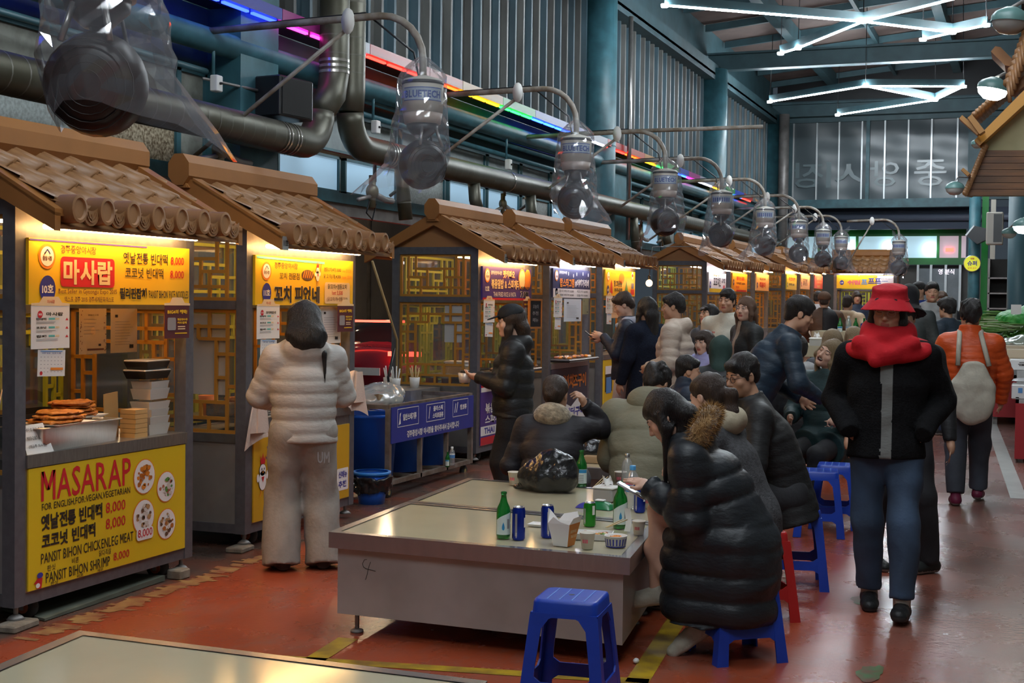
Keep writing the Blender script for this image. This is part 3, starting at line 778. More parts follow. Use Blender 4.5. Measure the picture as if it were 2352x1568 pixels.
def tile_mesh(y0, y1, xe=.265, ze=1.985, xr=-.41, zr=2.335):
    mb = MB().use(M['rooftile'], True)
    pitch = .2; n = int(round((y1 - y0) / pitch)); pitch = (y1 - y0) / n
    nu = 9; courses = 3
    prof = [(0, .036), (.07, .042), (.15, .036), (.24, .020), (.34, .004), (.48, -.006), (.62, -.008), (.76, -.002), (.88, .012), (.955, .032), (.97, .0)]
    L = math.hypot(xe - xr, ze - zr); nx, nz = (zr - ze) / L, (xe - xr) / L
    for c in range(courses + 1):
        s0, s1 = c / (courses + .35), min(1.0, (c + 1.0) / (courses + .35) + .02)
        if s0 >= 1: break
        V = []; F = []; cols = [y0 + pitch * (k + u) for k in range(n) for u, _ in prof]; hs = [h for k in range(n) for _, h in prof]
        for j, (s_, lift) in enumerate(((s0, .0), (s1, .022), (s1, .004))):
            for y, h in zip(cols, hs):
                lip = .016 * abs(math.sin((y - y0) / pitch * math.pi * 5)) if j else 0
                x = xr + (xe - xr) * (s_ - lip); z = zr + (ze - zr) * (s_ - lip)
                o = h + lift
                V.append((x + nx * o, y, z + nz * o))
        W = len(cols)
        for j in range(2):
            for i in range(W - 1): F.append((j * W + i, (j + 1) * W + i, (j + 1) * W + i + 1, j * W + i + 1))
        mb.add(V, F)
    return mb.mesh('roof_tiles')
def eave_mesh(y0, y1, xe=.318, ze=2.0):
    mb = MB().use(M['rooftile'])
    pitch = .2; n = int(round((y1 - y0) / pitch)); pitch = (y1 - y0) / n
    for k in range(n):
        yc = y0 + pitch * (k + .06)
        # round end tile with a raised rim
        mb.smooth = True
        mb.xf_start = len(mb.v)
        for r0, r1, x0, x1 in ((.0, .038, .012, .012), (.038, .044, .012, .022), (.044, .056, .022, .020), (.056, .058, .020, -.08)):
            N = 16; a = [2 * math.pi * i / N for i in range(N)]
            mb.add([(xe + x, yc + r * math.cos(q), ze + .012 + 1.2 * r * math.sin(q)) for r, x in ((r0, x0), (r1, x1)) for q in a], [(i, (i + 1) % N, N + (i + 1) % N, N + i) for i in range(N)])
        # hanging crescent tile between
        a0, a1 = yc + .05, yc + pitch - .05; ym = (a0 + a1) / 2; hw = (a1 - a0) / 2
        arcp = [(xe + .004, ym + hw * 1.1 * math.cos(q), ze + .012 - .075 * math.sin(q) ** .8) for q in np.linspace(0.0, math.pi, 13)]
        top = [(xe + .004, p[1], ze + .03 - .022 * math.sin(math.pi * (p[1] - a0) / (a1 - a0 + 1e-6)) if a0 < p[1] < a1 else ze + .03) for p in arcp]
        mb.smooth = False
        mb.add(arcp + top + [(p[0] - .012, p[1], p[2]) for p in arcp], [(i, 13 + i, 13 + i + 1, i + 1) for i in range(12)] + [(26 + i, i, i + 1, 27 + i) for i in range(12)])
        for rr_ in (.5, .72):
            c = [(xe + .007, ym + hw * rr_ * math.cos(q), ze + .008 - .075 * rr_ * math.sin(q)) for q in np.linspace(.15, math.pi - .15, 9)]
            mb.tube(c, .0035, 4)
        mb.tube([(xe + .007, ym - .02, ze - .022), (xe + .007, ym + .02, ze - .022)], .004, 4); mb.tube([(xe + .007, ym, ze - .04), (xe + .007, ym, ze - .008)], .004, 4)
    return mb.mesh('eave_tiles')

def stall_base(t, panel_print=None, sign_tube='signtube'):
    """all the carpentry and metalwork shared by the stalls"""
    zt = 2.06
    for x, y in ((0, -.075), (0, SW), (-SD + .075, -.075), (-SD + .075, SW)):
        link('post', cached('post', lambda: MB().use(M['postgrey']).box((-.075, 0, .10), (0, .075, zt)).mesh('post')), t, (x, y, 0))
    for y in (-.065, SW + .005):
        for z0, z1 in ((.10, .16), (1.53, 1.585), (1.99, 2.06)): link('rail', cached('rail%.2f' % z0, lambda: MB().use(M['postgrey']).box((-SD + .075, 0, z0), (-.075, .06, z1)).mesh('rail')), t, (0, y, 0))
    def rails():
        mb = MB().use(M['postgrey'])
        mb.box((-.06, 0, .10), (-.005, SW, .16)); mb.box((-SD, 0, .10), (-SD + .06, SW, .16)); mb.box((-.06, 0, 1.88), (-.005, SW, 2.06)); mb.box((-SD, 0, 1.99), (-SD + .06, SW, 2.06)); mb.box((-SD, 0, 1.50), (-SD + .06, SW, 1.55))
        return mb.mesh('rails')
    link('frame', cached('rails', rails), t)
    link('floor_pan', cached('pan', lambda: MB().use(M['steel_dull']).box((-SD + .06, 0, .11), (-.06, SW, .13)).mesh('pan')), t)
    def counter():
        mb = MB().use(M['steel']).box((-.62, 0, .80), (.012, SW, .83)); mb.box((-.03, 0, .767), (.012, SW, .80)); mb.use(M['steel_dull']).box((-SD + .04, 0, .66), (-.62, SW, .69)); mb.box((-SD + .02, 0, .16), (-SD + .05, SW, .70)); return mb.mesh('counter')
    link('counter', cached('counter', counter), t)
    link('front_panel', cached('fpanel', lambda: MB().use(M['steel']).box((-.03, 0, .16), (-.002, SW, .767)).mesh('fp')), t)
    for y, s in ((-.055, 'n'), (SW + .02, 'f')):
        def side(y=y):
            mb = MB().use(M['panelgrey']).box((-SD + .075, y, .16), (-.075, y + .03, .68)); mb.use(M['steel']).box((-SD + .075, y - .012, .68), (-.075, y + .045, .735)); return mb.mesh('side')
        o = link('side_panel', cached('side' + s, side), t)
        if s == 'n':
            hd = MB().use(M['steel'], True); yy = y - .012
            hd.tube([(-SD + .15, yy + .01, .60), (-SD + .145, yy - .028, .575), (-SD + .14, yy - .034, .52), (-SD + .145, yy - .028, .465), (-SD + .15, yy + .01, .44)], [.008, .010, .014, .010, .008], 8)
            link('handle', cached('handle', lambda: hd.mesh('handle')), o)
            lk = MB().use(M['steel']).rbox((-SD + .10, yy - .03, .395), (-SD + .17, yy + .012, .425), .008); lk.use(M['black']).rbox((-SD + .13, yy - .02, .33), (-SD + .155, yy + .01, .39), .006)
            link('latch', cached('latch', lambda: lk.mesh('latch')), o)
        w_, x0 = SD - .15, -SD + .075
        for k, z0, z1 in (('low', .735, 1.53), ('up', 1.585, 1.99)):
            def win(y=y, k=k, z0=z0, z1=z1):
                mb = MB().use(M['lattice'])
                for a in lattice(w_, z1 - z0, k): mb.box((x0 + a[0], y + .005, z0 + a[1]), (x0 + a[2], y + .02, z0 + a[3]))
                return mb.mesh('lattice')
            p = link('window_lattice', cached('lat' + s + k, win), t)
            link('glass_pane', cached('gl' + s + k, lambda: MB().use(M['glass']).box((x0, y + .021, z0), (x0 + w_, y + .024, z1)).mesh('gl')), p)
    def back(z0=.72, z1=1.50):
        mb = MB().use(M['olive']); h = z1 - z0
        for off in (.0, SW / 2):
            for a in lattice(SW / 2, h, 'low'): mb.box((-SD + .02, off + a[0], z0 + a[1]), (-SD + .04, off + a[2], z0 + a[3]))
        for a in lattice(SW, .44, 'up'): mb.box((-SD + .02, a[0], 1.55 + a[1]), (-SD + .04, a[2], 1.55 + a[3]))
        return mb.mesh('back')
    p = link('back_lattice', cached('back', back), t)
    link('glass_pane', cached('backgl', lambda: MB().use(M['glass']).box((-SD + .012, 0, .72), (-SD + .016, SW, 1.99)).mesh('bg')), p)
    # roof
    Y0, Y1 = -.13, 1.455
    link('roof_tiles', cached('tiles', lambda: tile_mesh(Y0 + .05, Y1 - .05)), t)
    link('eave_tiles', cached('eaves', lambda: eave_mesh(Y0 + .09, Y1 - .05)), t)
    def rear():
        mb = MB().use(M['roofboard']); mb.hexa([(-1.17, Y0 + .03, 1.95), (-.47, Y0 + .03, 2.31), (-.47, Y1 - .03, 2.31), (-1.17, Y1 - .03, 1.95), (-1.17, Y0 + .03, 1.985), (-.47, Y0 + .03, 2.35), (-.47, Y1 - .03, 2.35), (-1.17, Y1 - .03, 1.985)]); return mb.mesh('rear')
    link('rear_slope', cached('rear', rear), t)
    def boards(y=Y0 - .01, e=1):
            mb = MB().use(M['roofboard'])
            P = [(.285, y, 1.905), (.285, y, 1.99), (-.36, y, 2.345), (-.44, y, 2.375), (-.52, y, 2.345), (-1.17, y, 1.99), (-1.17, y, 1.905), (-.44, y, 2.265)]
            mb.prism(P, (0, .04, 0))
            q0, q1 = (y, y + .10) if e > 0 else (y - .06, y + .04)
            mb.hexa([(.285, q0, 1.975), (-.36, q0, 2.33), (-.36, q1, 2.33), (.285, q1, 1.975), (.285, q0, 2.008), (-.36, q0, 2.362), (-.36, q1, 2.362), (.285, q1, 2.008)])
            return mb.mesh('boards')
    link('barge_board', cached('boards', boards), t); link('barge_board', cached('boards2', lambda: boards(Y1 - .03, -1)), t)
    def ridge():
        mb = MB().use(M['roofboard']); a, b = Y0 - .05, 1.53
        oc = [(-.44 + .078 * math.cos(q) * 1.08, 0, 2.415 + .10 * math.sin(q) * 1.08) for q in [math.radians(22.5 + 45 * k) for k in range(8)]]
        mb.prism([(p[0], a, p[2]) for p in oc], (0, b - a - .05, 0))
        # chamfered far end and the neck beneath
        mb.prism([(-.40, a + .012, 2.335), (-.385, a + .012, 2.30), (-.495, a + .012, 2.30), (-.48, a + .012, 2.335)], (0, b - a - .06, 0))
        mb.prism([(-.375, a + .02, 2.30), (-.41, a + .02, 2.345), (-.47, a + .02, 2.345), (-.505, a + .02, 2.30)], (0, b - a - .07, 0))
        return mb.mesh('ridge')
    link('ridge', cached('ridge', ridge), t)
    def gable():
        mb = MB().use(M['soffit'])
        for y in (-.06, SW + .03):
            mb.prism([(-SD - .02, y, 2.05), (.02, y, 2.05), (.1, y, 2.02), (.1, y, 2.06), (-.44, y, 2.33), (-.98, y, 2.06)], (0, .03, 0))
        mb.hexa([(-.0, Y0 + .03, 2.06), (.275, Y0 + .03, 1.915), (.275, Y1 - .03, 1.915), (-.0, Y1 - .03, 2.06), (-.0, Y0 + .03, 2.075), (.275, Y0 + .03, 1.93), (.275, Y1 - .03, 1.93), (-.0, Y1 - .03, 2.075)])
        mb.box((-.9, 0, 2.05), (0, SW, 2.06))
        return mb.mesh('gable')
    link('soffit', cached('gable', gable), t)
    link('sign_light', cached('slight' + sign_tube, lambda: MB().use(M[sign_tube], True).tube([(.085, .03, 1.935), (.085, SW - .03, 1.935)], .013, 8).mesh('st')), t)
    link('inner_light', cached('ilight' + sign_tube, lambda: MB().use(M[sign_tube], True).tube([(-.30, .1, 1.975), (-.30, SW - .1, 1.975)], .011, 8).mesh('it')), t)
    # castors and feet
    def castor():
        mb = MB().use(M['rubber'], True).lathe([(.02, -.025), (.062, -.022), (.066, 0), (.062, .022), (.02, .025)], 16).xf(lambda q: np.array([q[0], q[2], q[1] + .066])); mb.use(mat('castor_hub', (0.35, 0.10, 0.04), 0.5)); mb.lathe([(.001, -.028), (.035, -.028), (.035, .028), (.001, .028)], 12, (0, 0, 0))
        n = len(mb.v); mb.v[-48:] = [(p[0], p[2], p[1] + .066) for p in mb.v[-48:]]
        mb.use(M['steel_dull']).box((-.03, -.035, .09), (.03, -.028, .105)).box((-.012, -.036, .05), (.012, -.029, .10)).box((-.012, .029, .05), (.012, .036, .10))
        return mb.mesh('castor')
    for x, y in ((-.10, .12), (-.10, SW - .12), (-SD + .12, .12), (-SD + .12, SW - .12)): link('castor', cached('castor', castor), t, (x, y, 0))
    for x, y in ((-.04, -.02), (-.04, SW + .02)): link('levelling_foot', cached('foot', lambda: MB().use(M['steel_dull'], True).lathe([(.012, .05), (.012, .12)], 10).lathe([(.045, .035), (.03, .05), (.012, .06)], 12).mesh('foot')), t, (x, y, 0))

def sign_board(t, base_m, fn, z0=1.56, z1=1.88, x=.012):
    s = MB().use(base_m).box((x - .012, -.002, z0), (x + .006, SW + .002, z1)).build('sign', t)
    mb = MB(); O = (x + .0075, 0, z0)
    fn(mb, O, z1 - z0)
    if mb.v: mb.build('lettering', s)
    return s
class Pen:
    """letters and shapes laid over each other, each a hair further out"""
    def __init__(s, mb, O): s.mb, s.O, s.k = mb, np.array(O, float), 0
    def _o(s, lay): return s.O + np.array([.0012 * lay, 0, 0])
    def t(s, body, m, x, y, w, h, bold=.0, lay=1, slant=0.0): s.mb.use(m).text(body, s._o(lay), U, V_, x, y, w, h, bold, slant)
    def r(s, m, x, y, w, h, lay=0): s.mb.use(m).rect(s._o(lay), U, V_, x, y, w, h)
    def rr(s, m, x, y, w, h, r, lay=0): s.mb.use(m).rrect(s._o(lay), U, V_, x, y, w, h, r)
    def d(s, m, x, y, rx, ry=None, lay=0): s.mb.use(m).disc(s._o(lay), U, V_, x, y, rx, ry)
    def p(s, m, pts, lay=0): s.mb.use(m).poly(s._o(lay), U, V_, pts)
    def ln(s, m, pts, w=.003, lay=1):
        for (a, b), (c, d) in zip(pts, pts[1:]):
            L = math.hypot(c - a, d - b) + 1e-9; nx, ny = -(d - b) / L * w / 2, (c - a) / L * w / 2
            s.p(m, [(a - nx, b - ny), (c - nx, d - ny), (c + nx, d + ny), (a + nx, b + ny)], lay)
    def emblem(s, x, y, r):
        s.d(OR, x, y, r, lay=1); s.d(WH, x, y, r * .78, lay=2)
        s.ln(NV, [(x - r * .35, y + r * .15), (x, y + r * .55), (x + r * .35, y + r * .2)], r * .09, 3); s.ln(OR, [(x - r * .45, y + r * .05), (x - r * .1, y + r * .38)], r * .08, 3)
        s.t('중앙시장', BR, x - r * .55, y - r * .35, r * 1.1, r * .38, .02, 3)
    def num(s, body, x, y, r, m=None): s.d(m or NV, x, y, r, r * 1.15, lay=1); s.t(body, WH, x - r * .72, y - r * .36, r * 1.44, r * .75, .03, 2)
def food_dish(P, x, y, r, cols, seed, lay=1, plate=True):
    rr_ = random.Random(seed); P.d(OR, x, y, r, r, lay); P.d(WH if plate else cols[0], x, y, r * .94, r * .94, lay + 1)
    for k in range(26):
        a, q = rr_.uniform(0, 6.28), r * .68 * math.sqrt(rr_.random()); P.mb.use(cols[k % len(cols)]); s_ = r * rr_.uniform(.10, .22)
        n = 7; ang = rr_.uniform(0, 6.28)
        P.p(cols[k % len(cols)], [(x + q * math.cos(a) + s_ * math.cos(ang + 6.28 * i / n) * rr_.uniform(.6, 1.1), y + q * math.sin(a) + s_ * .7 * math.sin(ang + 6.28 * i / n)) for i in range(n)], lay + 2 + k % 3)
F_OR = ink('fried', (0.62, 0.20, 0.015)); F_OR2 = ink('fried_dark', (0.42, 0.12, 0.01)); F_W = ink('prawn', (0.62, 0.55, 0.48)); F_BR = ink('noodle', (0.42, 0.24, 0.10)); F_DK = ink('dark_food', (0.12, 0.06, 0.03)); F_GN = ink('leaf', (0.10, 0.25, 0.04)); F_RD = ink('meat', (0.40, 0.12, 0.06))

def sign10(mb, O, h):
    P = Pen(mb, O)
    P.emblem(.125, .235, .062); P.num('10호', .13, .075, .058)
    P.t('경주중앙야시장', BR, .225, .255, .275, .042, .0)
    P.rr(RD, .225, .088, .425, .150, .022, 1); P.t('마사랍', CR, .245, .100, .385, .125, .05, 2)
    P.t('옛날전통 빈대떡', BK, .725, .218, .395, .062, .018); P.t('8,000', RD, 1.15, .218, .125, .050, .012)
    P.t('코코넛 빈대떡', BK, .74, .142, .34, .058, .018); P.t('8,000', RD, 1.145, .142, .13, .050, .012)
    P.t('Best Seller in Gyeongju Expo 2015', BR, .21, .048, .46, .030, .0); P.t('엑스포 경주 2015 경주세계문화엑스포', BR, .255, .012, .39, .028, .0)
    P.t('필리핀잡채', BK, .695, .030, .235, .060, .02); P.t("'PANSIT BIHON' RICE NOODLES", BK, .945, .036, .375, .044, .012)
    P.r(PU, 0, h - .012, SW * .7, .009, 1)
def sign11(mb, O, h):
    P = Pen(mb, O)
    P.p(TQ, [(0.01, h - .006), (.9, h - .018), (.9, h - .034), (0.01, h - .02)], 1)
    P.emblem(.13, .22, .06); P.num('11호', .135, .08, .055)
    P.t('경주중앙야시장', BR, .23, .240, .30, .042, .0); P.t('꼬치 전문점', BK, .295, .170, .26, .046, .012)
    P.t('꼬치 피었네', WH, .222, .012, .612, .120, .055, 1); P.t('꼬치 피었네', BK, .225, .015, .605, .115, .03, 2)
    P.mb.use(F_DK).disc(P._o(1), U, V_, .665, .205, .085, .036)
    for k in range(5): P.ln(F_OR, [(.60 + k * .028, .185), (.625 + k * .028, .235)], .012, 2)
    chick(P, .80, .145, .135)
    P.t('염통꼬치(4개) 3,000', BK, .895, .232, .25, .034, .006); P.t('1set 맛있는', OR, 1.165, .235, .14, .026, .0)
    P.t('닭 꼬 치(1개) 4,000', BK, .89, .185, .25, .034, .006); P.t('1set 꼬치', OR, 1.165, .188, .14, .026, .0)
    P.rr(CR, .905, .012, .375, .150, .02, 1); P.t('닭꼬치+염통꼬치', BK, .95, .115, .28, .036, .014, 2); P.t('1set 5,500', RD, 1.01, .070, .16, .034, .01, 2); P.t('(닭꼬치1개+염통꼬치)', BR, .935, .025, .31, .034, .006, 2)
def chick(P, x, y, s):
    """plain generic cartoon hen"""
    P.d(BK, x, y + s * .42, s * .20, s * .28, 2); P.d(WH, x, y + s * .42, s * .185, s * .265, 3); P.d(BK, x, y + s * .70, s * .175, s * .17, 2); P.d(WH, x, y + s * .70, s * .16, s * .155, 3)
    P.p(RD, [(x - s * .14, y + s * 1.10), (x - s * .10, y + s * .86), (x + s * .10, y + s * .86), (x + s * .14, y + s * 1.10), (x + s * .05, y + s * .98), (x, y + s * 1.18), (x - s * .05, y + s * .98)], 4)
    for d_ in (-.06, .06): P.d(BK, x + s * d_, y + s * .73, s * .022, s * .035, 5)
    P.p(OR, [(x - s * .03, y + s * .66), (x + s * .03, y + s * .66), (x, y + s * .60)], 5); P.p(RD, [(x - s * .07, y + s * .52), (x + s * .07, y + s * .52), (x, y + s * .36)], 5)
    P.d(WH, x - s * .24, y + s * .50, s * .06, s * .11, 3); P.d(WH, x + s * .24, y + s * .55, s * .06, s * .12, 3)
    for d_ in (-.08, .08): P.ln(OR, [(x + s * d_, y + s * .16), (x + s * d_, y + s * .04), (x + s * d_ * 1.8, y)], s * .035, 3)
    P.ln(F_RD, [(x + s * .27, y + s * .62), (x + s * .36, y + s * 1.05)], s * .06, 4)
def sign12(mb, O, h):
    P = Pen(mb, O); P.r(RD, 0, 0, SW, .022, 1)
    P.emblem(.11, .235, .068); P.t('12호', WH, .06, .085, .105, .05, .02)
    P.t('경주중앙야시장', WH, .20, .245, .29, .038, .0); P.t('팟카파오', RD, .515, .212, .335, .088, .05, 1); P.t('팟카파오', CR, .522, .218, .32, .076, .02, 2)
    P.t('볶음덮밥 & 스파게티', CR, .215, .110, .76, .095, .035); P.t('THAI FRIED RICE & PASTA', WH, .27, .034, .62, .045, .012)
    P.d(OR, 1.06, .215, .105, .105, 1); P.d(CR, 1.06, .215, .09, .09, 2); P.d(OR, 1.22, .215, .098, .105, 1); P.d(F_OR, 1.22, .215, .084, .09, 2)
    P.t('볶음밥+스파게티', BK, 1.02, .108, .25, .034, .02, 4); P.t('7,000', WH, 1.01, .022, .24, .072, .03, 3); P.t('7,000', BK, 1.02, .026, .225, .064, .02, 4)
def sign13(mb, O, h):
    P = Pen(mb, O); P.r(WH, 0, 0, SW, .10, 1); P.emblem(.11, .24, .06); P.t('경주중앙야시장', WH, .2, .262, .27, .034, .0)
    P.t('랍스타그램', OR, .23, .115, .50, .10, .04); P.t('#어때가리비', WH, .76, .125, .52, .09, .03)
    for x, y in ((.52, .27), (.70, .25), (.82, .27), (1.05, .28), (1.25, .27)): P.d(WH, x, y, .012, .022, 1)
    P.num('13호', .115, .06, .045, NV); P.t('랍스터 버터구이 15,000', BK, .21, .056, .50, .032, .008, 2); P.t('가리비 버터구이 10,000', BK, .21, .012, .50, .032, .008, 2); P.t('치즈구이 8,000', BK, .83, .056, .40, .032, .008, 2); P.t('모듬구이 9,000', BK, .83, .012, .40, .032, .008, 2)
def sign14(mb, O, h):
    P = Pen(mb, O); P.emblem(.12, .24, .065); P.t('경주중앙야시장', GN, .22, .262, .22, .034, .01); P.num('14호', .11, .07, .05)
    P.t('망고동동', BK, .36, .115, .36, .08, .05); P.t('부추곱창', BK, .38, .05, .36, .05, .03); P.p(RD, [(.20, .03), (.31, .03), (.29, .15), (.255, .2), (.22, .15)], 1); P.d(OR, .70, .225, .12, .07, 1); P.r(NV, 1.15, .10, .12, .07, 1); P.r(RD, 1.12, .02, .17, .07, 1); P.d(WH, 1.2, .27, .05, .05, 1); P.d(RD, 1.2, .27, .035, .02, 2); P.p(GN, [(.85, .06), (1.0, .06), (.93, .20)], 1)
def sign15(mb, O, h):
    P = Pen(mb, O); P.r(YEL, .05, .0, 1.25, .06, 1); P.t('꼬꼬치킨', BK, .35, .10, .55, .15, .05); P.t('강정', BK, .95, .16, .3, .08, .03); P.num('15호', .12, .12, .05); P.d(PK, 1.15, .08, .07, .05, 2); P.t('옛날맛', OR, .3, .262, .5, .03, .02)
def sign16(mb, O, h):
    P = Pen(mb, O); P.r(RD, .35, .0, .9, .03, 1); P.t('불타는 곱창', RD, .35, .2, .7, .07, .03); P.t('야채곱창 8,000', BR, .35, .12, .75, .05, .02); P.t('맛있다', RD, .3, .05, .3, .05, .03); P.num('16호', .12, .16, .05)
def sign17(mb, O, h):
    P = Pen(mb, O); P.t('떡볶이', RD, .35, .05, .6, .12, .05); P.t('튀김 순대 어묵', BR, .35, .2, .6, .05, .03); P.num('17호', .12, .1, .05)
def sign18(mb, O, h):
    P = Pen(mb, O); P.t('타코야끼', RD, .3, .18, .8, .09, .04); P.t('문어빵 5,000', BK, .3, .08, .7, .06, .02); P.num('18호', .12, .1, .05, GN)
def sign19(mb, O, h):
    P = Pen(mb, O); P.t('닭강정', BR, .35, .08, .6, .16, .04); P.num('19호', .12, .1, .05, RD)
def sign20(mb, O, h):
    P = Pen(mb, O); P.t('철판요리', CR, .3, .2, .8, .07, .03); P.t('스테이크', CR, .3, .12, .8, .06, .03); P.t('볶음면', CR, .4, .02, .5, .07, .04)
def sign21(mb, O, h):
    P = Pen(mb, O); P.r(WH, .95, .05, .38, .26, 1); P.t('쉬림', PK, .25, .09, .30, .11, .06, 2); P.t('프', SK, .58, .10, .14, .12, .06, 2); P.t('프프', NV, .74, .12, .30, .13, .06, 2); P.num('21호', .12, .14, .05); P.t('새우튀김', GY, 1.0, .22, .25, .03, .01, 2); P.t('5,000', SK, 1.0, .16, .2, .03, .02, 2); P.d(OR, .9, .29, .06, .03, 1)
def panel10(t):
    p = MB().use(mat('banner_yellow', (0.70, 0.47, 0.012), 0.4)).box((-.001, .012, .166), (.008, SW - .012, .762)).build('banner', t)
    mb = MB(); P = Pen(mb, (.0092, .0, .166))
    P.t('MASARAP', RD, .10, .425, .71, .150, .0); 
    P.t('FOR ENGLISH,FOR:VEGAN,VEGETARIAN', BK, .105, .375, .70, .040, .012)
    P.t('옛날전통 빈대떡', BK, .10, .280, .47, .080, .02); P.t('8,000', RD, .60, .290, .165, .064, .01)
    P.t('코코넛 빈대떡', BK, .105, .190, .41, .075, .02); P.t('8,000', RD, .60, .205, .165, .064, .01)
    P.t('PANSIT BIHON CHICKENLEG MEAT', BK, .10, .118, .735, .052, .012); P.rr(WH, .855, .110, .15, .066, .02, 6); P.t('8,000', RD, .865, .120, .13, .05, .01, 7)
    P.t('판싯', BK, .145, .075, .06, .030, .0); P.t('비혼', BK, .33, .080, .055, .030, .0); P.t('닭다리살', BK, .545, .080, .10, .032, .0)
    P.t('PANSIT BIHON SHRIMP', BK, .135, .018, .50, .052, .012); P.t('8,000', RD, .665, .030, .135, .05, .01)
    P.t('판싯', BK, .17, -.0, .055, .018, .0); P.t('비혼', BK, .37, .0, .05, .018, .0); P.t('새우', BK, .53, .0, .05, .018, .0)
    P.p(RD, [(.045, .03), (.085, .06), (.11, .05), (.10, .0), (.07, .003), (.085, .025)], 2); P.d(NV, .09, .066, .022, .014, 3); P.d(WH, .075, .018, .015, .012, 3)
    food_dish(P, .93, .455, .098, [F_OR, F_OR2], 1); food_dish(P, 1.13, .375, .088, [F_W, F_W, F_RD, F_GN], 2); food_dish(P, .925, .235, .098, [F_W, F_BR, F_W, F_DK], 3); food_dish(P, 1.135, .165, .088, [F_BR, F_W, F_DK, F_OR2], 4)
    mb.build('lettering', p)
def panel11(t):
    p = MB().use(mat('banner_amber', (0.60, 0.33, 0.012), 0.4)).box((-.001, .012, .166), (.008, SW - .012, .70)).build('banner', t)
    mb = MB(); P = Pen(mb, (.0092, .0, .166)); P.t('꼬치 피었네', NV, .16, .38, .80, .105, .03); chick(P, .115, .16, .24); P.mb.use(F_DK).disc(P._o(1), U, V_, .30, .20, .075, .05)
    for k in range(4): P.ln(F_RD, [(.25 + k * .03, .175), (.265 + k * .03, .225)], .012, 2)
    P.t('염통꼬치 3,000', BK, .215, .105, .55, .062, .02); P.t('닭 꼬 치 4,000', BK, .215, .03, .55, .062, .02)
    for k in range(3): P.d(WH, .40, .33 - k * .09, .024, .024, 1); P.d(NV, .40, .33 - k * .09, .012, .012, 2)
    P.rr(WH, 1.13, .06, .17, .16, .01, 1); P.t('신메뉴', NV, 1.15, .15, .13, .05, .02, 2); P.t('추천', NV, 1.15, .08, .12, .05, .02, 2); mb.build('lettering', p)
def panel12(t):
    p = MB().use(PU).box((-.001, .012, .166), (.008, SW - .012, .762)).build('banner', t)
    mb = MB(); P = Pen(mb, (.0092, .0, .166))
    P.r(WH, .01, .51, SW - .03, .05, 1); P.r(RD, .01, .555, SW - .03, .042, 2); P.r(WH, .01, .09, SW - .03, .09, 1); P.r(RD, .01, .0, SW - .03, .075, 1)
    P.t('볶음덮밥', WH, .12, .30, .5, .10, .04, 2); P.t('&', WH, .68, .28, .1, .1, .03, 2); P.t('스파게티', WH, .12, .20, .5, .085, .04, 2); P.t('THAI FRIED RICE', NV, .10, .105, .9, .06, .02, 2); mb.build('lettering', p)
def panel13(t):
    p = MB().use(ink('charcoal', (0.035, 0.035, 0.055))).box((-.001, .012, .166), (.008, SW - .012, .762)).build('banner', t)
    mb = MB(); P = Pen(mb, (.0092, .0, .166)); P.t('가리비치즈구이', OR, .15, .36, 1.1, .16, .04); P.p(WH, [(.01, .0), (1.3, 0), (1.3, .22), (1.1, .16), (.95, .24), (.7, .15), (.4, .22), (.01, .15)], 1); P.t('버터구이', NV, .5, .03, .7, .11, .04, 2); mb.build('lettering', p)
def panel14(t):
    p = MB().use(YEL).box((-.001, .012, .166), (.008, SW - .012, .762)).build('banner', t)
    mb = MB(); P = Pen(mb, (.0092, .0, .166)); P.r(BK, .08, .20, .30, .24, 1); P.r(SK, .12, .18, .22, .2, 2); P.r(WH, .08, .42, .30, .10, 2); P.t('망고 동동', BK, .5, .18, .7, .10, .03, 2); mb.build('lettering', p)
def panel_plain(t, m=None):
    MB().use(m or M['panelgrey']).box((-.001, .012, .166), (.008, SW - .012, .762)).build('banner', t)

STALLS = {}
def stall(n, x, y, label, base, sfn, pfn, tube='signtube', rz=0.0):
    t = thing('food_stall', label, 'food stall', (x, y, gz(y)), rz, 'food stalls with tiled roofs')
    stall_base(t, sign_tube=tube); sign_board(t, base, sfn); pfn(t)
    if n != 10:
        pl = MB().use(M['alu']).box((.286, -.125, 1.905), (.290, -.055, 1.99)).build('number_plate', t)
        MB().use(BK).text('%d호' % n, (.2912, -.118, 1.93), U, V_, 0, 0, .058, .04, .02).build('lettering', pl)
    STALLS[n] = t
    return t
LB = 'food stall with brown tiled roof, '
stall(10, -4.53, 5.296, LB + 'yellow sign, yellow front banner with round food pictures', YEL, sign10, panel10)
stall(11, -4.645, 7.525, LB + 'amber banner with cartoon hen, behind the woman in sweatpants', YEL, sign11, panel11)
stall(12, -4.905, 12.0, LB + 'purple sign for Thai fried rice', PU, sign12, panel12)
stall(13, -4.93, 14.1, LB + 'navy and white sign, cool lit', ink('signnavy', (0.03, 0.035, 0.10)), sign13, panel13, 'signtubecool')
stall(14, -4.93, 16.05, LB + 'bright yellow sign with small coloured pictures', YEL, sign14, panel14)
stall(15, -4.93, 21.75, LB + 'white sign, just past the gap with a bare bulb', WH, sign15, panel_plain, 'signtubecool')
stall(16, -4.93, 23.6, LB + 'strong orange sign', ink('signorange', (0.85, 0.38, 0.02)), sign16, panel_plain)
stall(17, -4.93, 25.8, LB + 'pale peach sign', ink('signpeach', (0.85, 0.50, 0.22)), sign17, panel_plain)
stall(18, -4.93, 29.2, LB + 'yellow green sign, first of the last three', ink('signlime', (0.75, 0.65, 0.05)), sign18, panel_plain)
stall(19, -4.93, 31.1, LB + 'pale orange sign, middle of the last three', ink('signcream', (0.85, 0.58, 0.32)), sign19, panel_plain)
stall(20, -4.93, 33.2, LB + 'pink sign, last of the row', ink('signpink', (0.75, 0.16, 0.16)), sign20, panel_plain)
p = ony(1918, 700, 33.6)
